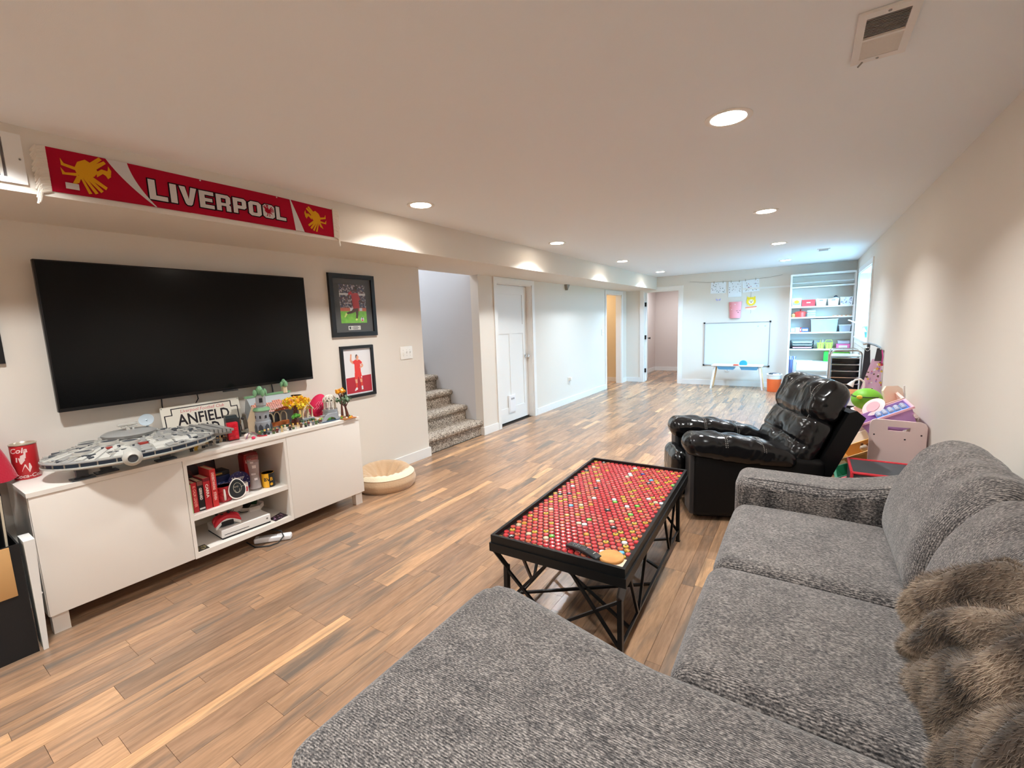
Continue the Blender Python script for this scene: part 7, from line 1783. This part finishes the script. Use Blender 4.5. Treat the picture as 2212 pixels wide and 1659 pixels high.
def tilt_bin(name, label, xc, yc, zc, hw2, hd, h, colr, ang=.52, inner=None):
    t = thing(name, label, 'bin', (xc, yc, zc)); t.rotation_euler = (0, -ang, 0)
    WM[t.name] = Matrix.Translation((xc, yc, zc)) @ Matrix.Rotation(-ang, 4, 'Y')
    m = MB(); w2 = .006; k = .82
    def q(f_, zz): return [(-hw2*f_, -hd*f_, zz), (hw2*f_, -hd*f_, zz), (hw2*f_, hd*f_, zz), (-hw2*f_, hd*f_, zz)]
    o0, o1 = q(k, 0), q(1, h); i1 = [(x_*(1-w2/hw2), y_*(1-w2/hd), h) for x_, y_, _ in o1]; i0 = [(x_*(1-w2/hw2), y_*(1-w2/hd), w2) for x_, y_, _ in o0]
    m.add(o0+o1+i1+i0, [(3, 2, 1, 0)]+[(j, (j+1) % 4, 4+(j+1) % 4, 4+j) for j in range(4)]+[(4+j, 4+(j+1) % 4, 8+(j+1) % 4, 8+j) for j in range(4)]+[(8+j, 8+(j+1) % 4, 12+(j+1) % 4, 12+j) for j in range(4)]+[(12, 13, 14, 15)])
    m.build('tub', colr, t, 0)
    m = MB(); r_ = .012; m.box(-hw2-r_, hw2+r_, -hd-r_, -hd, h-.012, h+.001); m.box(-hw2-r_, hw2+r_, hd, hd+r_, h-.012, h+.001); m.box(-hw2-r_, -hw2, -hd, hd, h-.012, h+.001); m.box(hw2, hw2+r_, -hd, hd, h-.012, h+.001)
    m.build('rim', colr if inner is None else inner, t, 0)
    return t
LIL, PKB = M('bin_lilac', (206, 160, 216), .45), M('bin_blush', (246, 206, 200), .45)
RIM = M('bin_rim_pink', (248, 190, 204), .45)
tilt_bin('toy_bin', 'lilac tilted bin with a pink rim in the top row nearest the slotted panel', .545, 4.02, .585, .150, .150, .135, LIL, .50, RIM)
tilt_bin('toy_bin', 'pale pink tilted bin behind the lilac one in the top row', .545, 4.38, .585, .150, .150, .135, PKB, .50)
tilt_bin('toy_bin', 'yellow tilted bin in the middle row of the toy rack', .435, 4.02, .330, .130, .150, .120, M('bin_mustard', (240, 190, 110), .45), .50)
tilt_bin('toy_bin', 'cream tilted bin beyond the yellow one in the middle row', .435, 4.38, .310, .130, .150, .120, M('bin_cream', (240, 224, 204), .45), .50)
tilt_bin('toy_bin', 'coral tilted bin below the yellow one in the bottom row', .455, 3.98, .115, .130, .130, .110, M('bin_coral', (240, 110, 120), .45), .45)
tilt_bin('toy_bin', 'dark green tilted bin in the bottom row beyond the coral one', .42, 4.34, .085, .130, .150, .110, M('bin_green', (34, 122, 84), .45), .45)
t = thing('bubble_toy', 'blue toy covered in pale grey bumps lying in the lilac bin', 'toy', (.540, 4.02, .655)); t.rotation_euler = (0, -.5, 0)
MB().rbox((.02, .01, .03), (.095, .10, .028), .010, 2, 2).build('body', M('toy_sky_blue', (96, 156, 232), .45), t)
r_ = random.Random(2)
for i in range(5):
    for j in range(3): MB().ell((-.055+.036*i, -.045+.045*j, .064), .017, .017, .014, 10, 7).build('bump', M('toy_bump', (192, 196, 216), .5), t)
t = thing('green_ball', 'round green soft toy ball with yellow eye patches on the top of the toy rack', 'ball', (.425, 4.40, .645))
MB().ell((0, 0, .085), .10, .10, .085, 22, 14).build('ball', M('ball_green', (120, 190, 50), .5), t)
for sg in (-1, 1): MB().ell((-.052+.02*sg*0, -.072+.0*sg+.022*(sg+1)-.015, .110), .020, .012, .016, 10, 7).build('yellow_patch', M('ball_yellow', (240, 206, 70), .5), t)
MB().tube([(.1003*math.cos(a)*math.cos(.3), .1003*math.sin(a)*math.cos(.3), .085+.0925*math.sin(.3)) for a in [PI*.78+PI*.95*i/14 for i in range(15)]], .004, 6).build('dark_band', M('ball_dark', (44, 60, 36), .5), t)
t = thing('toy_plate', 'pale pink round toy dish leaning by the green ball', 'toy', (.455, 4.20, .668))
MB().lathe([(.070, 0), (.078, .012), (.060, .016), (0, .012)], (0, 0, .03), 24, axis=Vector((-.6, -.5, .6)).normalized()).build('dish', M('dish_pink', (246, 214, 212), .4), t); MB().lathe([(.045, .016), (.045, .019), (0, .019)], (0, 0, .03), 20, axis=Vector((-.6, -.5, .6)).normalized()).build('inner_disc', M('dish_rose', (236, 176, 184), .4), t)
t = thing('toy_cot_end', 'cream pink toy cot end standing against the wall at the top of the rack', 'toy', (.60, 4.50, .70))
MB().prism([(-.085, 0), (.085, 0), (.085, .10), (.05, .125), (-.05, .125), (-.085, .09)], (0, .0, 0), (.75, .5, 0), (-.2, .1, 1), .018).build('panel', M('cot_cream', (250, 226, 208), .5), t, 0)
MB().tube([(.07, .03, .02), (.06, .02, .13)], .006, 6).build('edge_rail', PW, t)
for (nm, lb, x_, y_, z_, cc) in (('plush_cat', 'brown and cream soft toy in the yellow bin', .420, 4.00, .390, (170, 120, 80)), ('doll', 'mint green soft toy in the coral bin', .420, 3.98, .185, (150, 190, 180))):
    t = thing(nm, lb, 'toy', (x_, y_, z_))
    MB().ell((0, 0, .03), .045, .06, .032, 14, 9).build('body', M(nm+'_fur', cc, .9), t)
    MB().ell((-.03, -.055, .055), .028, .028, .026, 12, 8).build('head', M(nm+'_head', (232, 214, 190), .9), t)
    for sg in (-1, 1): MB().ell((-.03+sg*.016, -.055, .082), .009, .006, .012, 8, 6).build('ear', M(nm+'_fur'), t)
    MB().ell((.02, .0, .055), .02, .022, .016, 10, 7).build('dark_patch', M(nm+'_patch', (60, 50, 54), .9), t)
# --- red trimmed fabric chest
t = thing('fabric_chest', 'dark grey fabric toy chest with red piping behind the sofa arm', 'chest', (.43, 3.52, 0))
x0, x1, y0, y1, h = .275, .612, 3.30, 3.62, .445
m = MB().box(x0, x1, y0, y1, 0, h-.03); m.build('body', M('chest_grey', (74, 76, 80), .85, bump=(200, .3)), t, 0, world=True)
MB().rbox(((x0+x1)/2, (y0+y1)/2, h-.0145), ((x1-x0)/2, (y1-y0)/2, .014), .006, 4, 2, puff=.004).build('lid', M('chest_grey'), t, world=True)
RP = M('piping_red', (214, 52, 64), .6)
for (p, q) in (((x0, y0, h), (x1, y0, h)), ((x0, y1, h), (x1, y1, h)), ((x0, y0, h), (x0, y1, h)), ((x1, y0, h), (x1, y1, h)), ((x0, y0, .008), (x0, y0, h)), ((x1, y0, .008), (x1, y0, h))):
    MB().cyl(p, q, .0085, n=8).build('piping', RP, t, world=True)
# --- white cradle toy on the floor
t = thing('toy_cradle', 'cream curved wooden toy cradle on the floor behind the recliner', 'toy', (.29, 4.75, 0))
for yy in (-.10, .10): MB().prism([(-.09, .02), (.09, .02), (.12, .10), (.10, .22), (.04, .28), (-.04, .28), (-.10, .22), (-.12, .10)], (0, yy+.009, 0), (1, 0, 0), (0, 0, 1), .018).build('end_board', M('cradle_cream', (232, 214, 180), .5), t, 0)
MB().box(-.09, .09, -.0905, .0905, .03, .045).build('floor_board', M('cradle_cream'), t, 0)
for sx in (-1, 1): MB().box(sx*.10-.006, sx*.10+.006, -.0905, .0905, .05, .16).build('side_board', M('cradle_cream'), t, 0)
# --- orchid on the sill
t = thing('potted_orchid', 'potted plant with pale orange flowers in a blue pot on the window sill', 'plant', (.80, 8.62, WZ0+.0026))
MB().lathe([(.060, 0), (.064, .006), (.064, .012), (0, .012)], (0, 0, 0), 20).build('saucer', PW, t)
MB().lathe([(.045, .0125), (.055, .095), (.050, .095), (.0, .085)], (0, 0, 0), 20).build('pot', M('pot_blue', (90, 150, 222), .3), t)
m = MB(); 
for k, (dx, dy, hh) in enumerate(((-.02, -.04, .40), (.01, .03, .33), (0, -.01, .26))):
    m.tube([(0, 0, .086), (dx*.6, dy*.6, hh*.6), (dx, dy*1.6, hh)], .004, 6)
m.build('stem', M('stem_green', (120, 176, 140), .5), t)
for k in range(5):
    a = 2*PI*k/5+.3; d = Vector((math.cos(a), math.sin(a), 0)); n_ = Vector((-d.y, d.x, 0))
    pts = [(Vector((0, 0, .088))+d*(.03+.13*i/6)+Vector((0, 0, .10*math.sin(PI*i/7)))) for i in range(7)]
    mm = MB(); w_ = [.004, .018, .024, .024, .020, .012, .002]
    vs = []
    for p, q in zip(pts, w_): vs += [p-n_*q, p+n_*q]
    mm.add(vs, [(2*i, 2*i+1, 2*i+3, 2*i+2) for i in range(6)]); mm.build('leaf', M('orchid_leaf', (126, 190, 160), .4), t, 60)
for k, (dx, dy, hh) in enumerate(((-.02, -.065, .40), (-.01, -.055, .36), (.012, .05, .33), (0, -.018, .26))):
    for q in range(5):
        a = 2*PI*q/5; MB().ell((dx-.010, dy+.020*math.cos(a), hh+.020*math.sin(a)), .006, .016, .012, 8, 5).build('petal', M('petal_peach', (250, 206, 150), .5), t)
t = thing('desk_fan_lamp', 'slim white clip lamp arm reaching over the sill by the plant', 'lamp', (.74, 8.95, WZ0+.0026))
MB().lathe([(.035, 0), (.035, .012), (.006, .016)], (0, 0, 0), 16).build('base', PW, t)
MB().tube([(0, 0, .014), (.01, .01, .10), (-.03, .03, .19), (-.08, .05, .235)], .005, 6).build('arm', PW, t)
MB().bar((-.07, .046, .225), (-.17, .10, .275), .028, .012).build('lamp_head', PW, t, 0)
# --- bedroom ceiling lamp
t = thing('ceiling_lamp', 'flush round ceiling lamp glimpsed through the bedroom doorway', 'lamp', (-2.55, 10.95, 2.25))
MB().lathe([(.15, -.001), (.15, -.02), (.14, -.03)], (0, 0, 0), 28).build('rim', WHITE, t); MB().lathe([(0, -.045), (.08, -.042), (.139, -.028)], (0, 0, 0), 28).build('diffuser', M('diffuser_glow', (255, 236, 214), .5, emit=5), t)
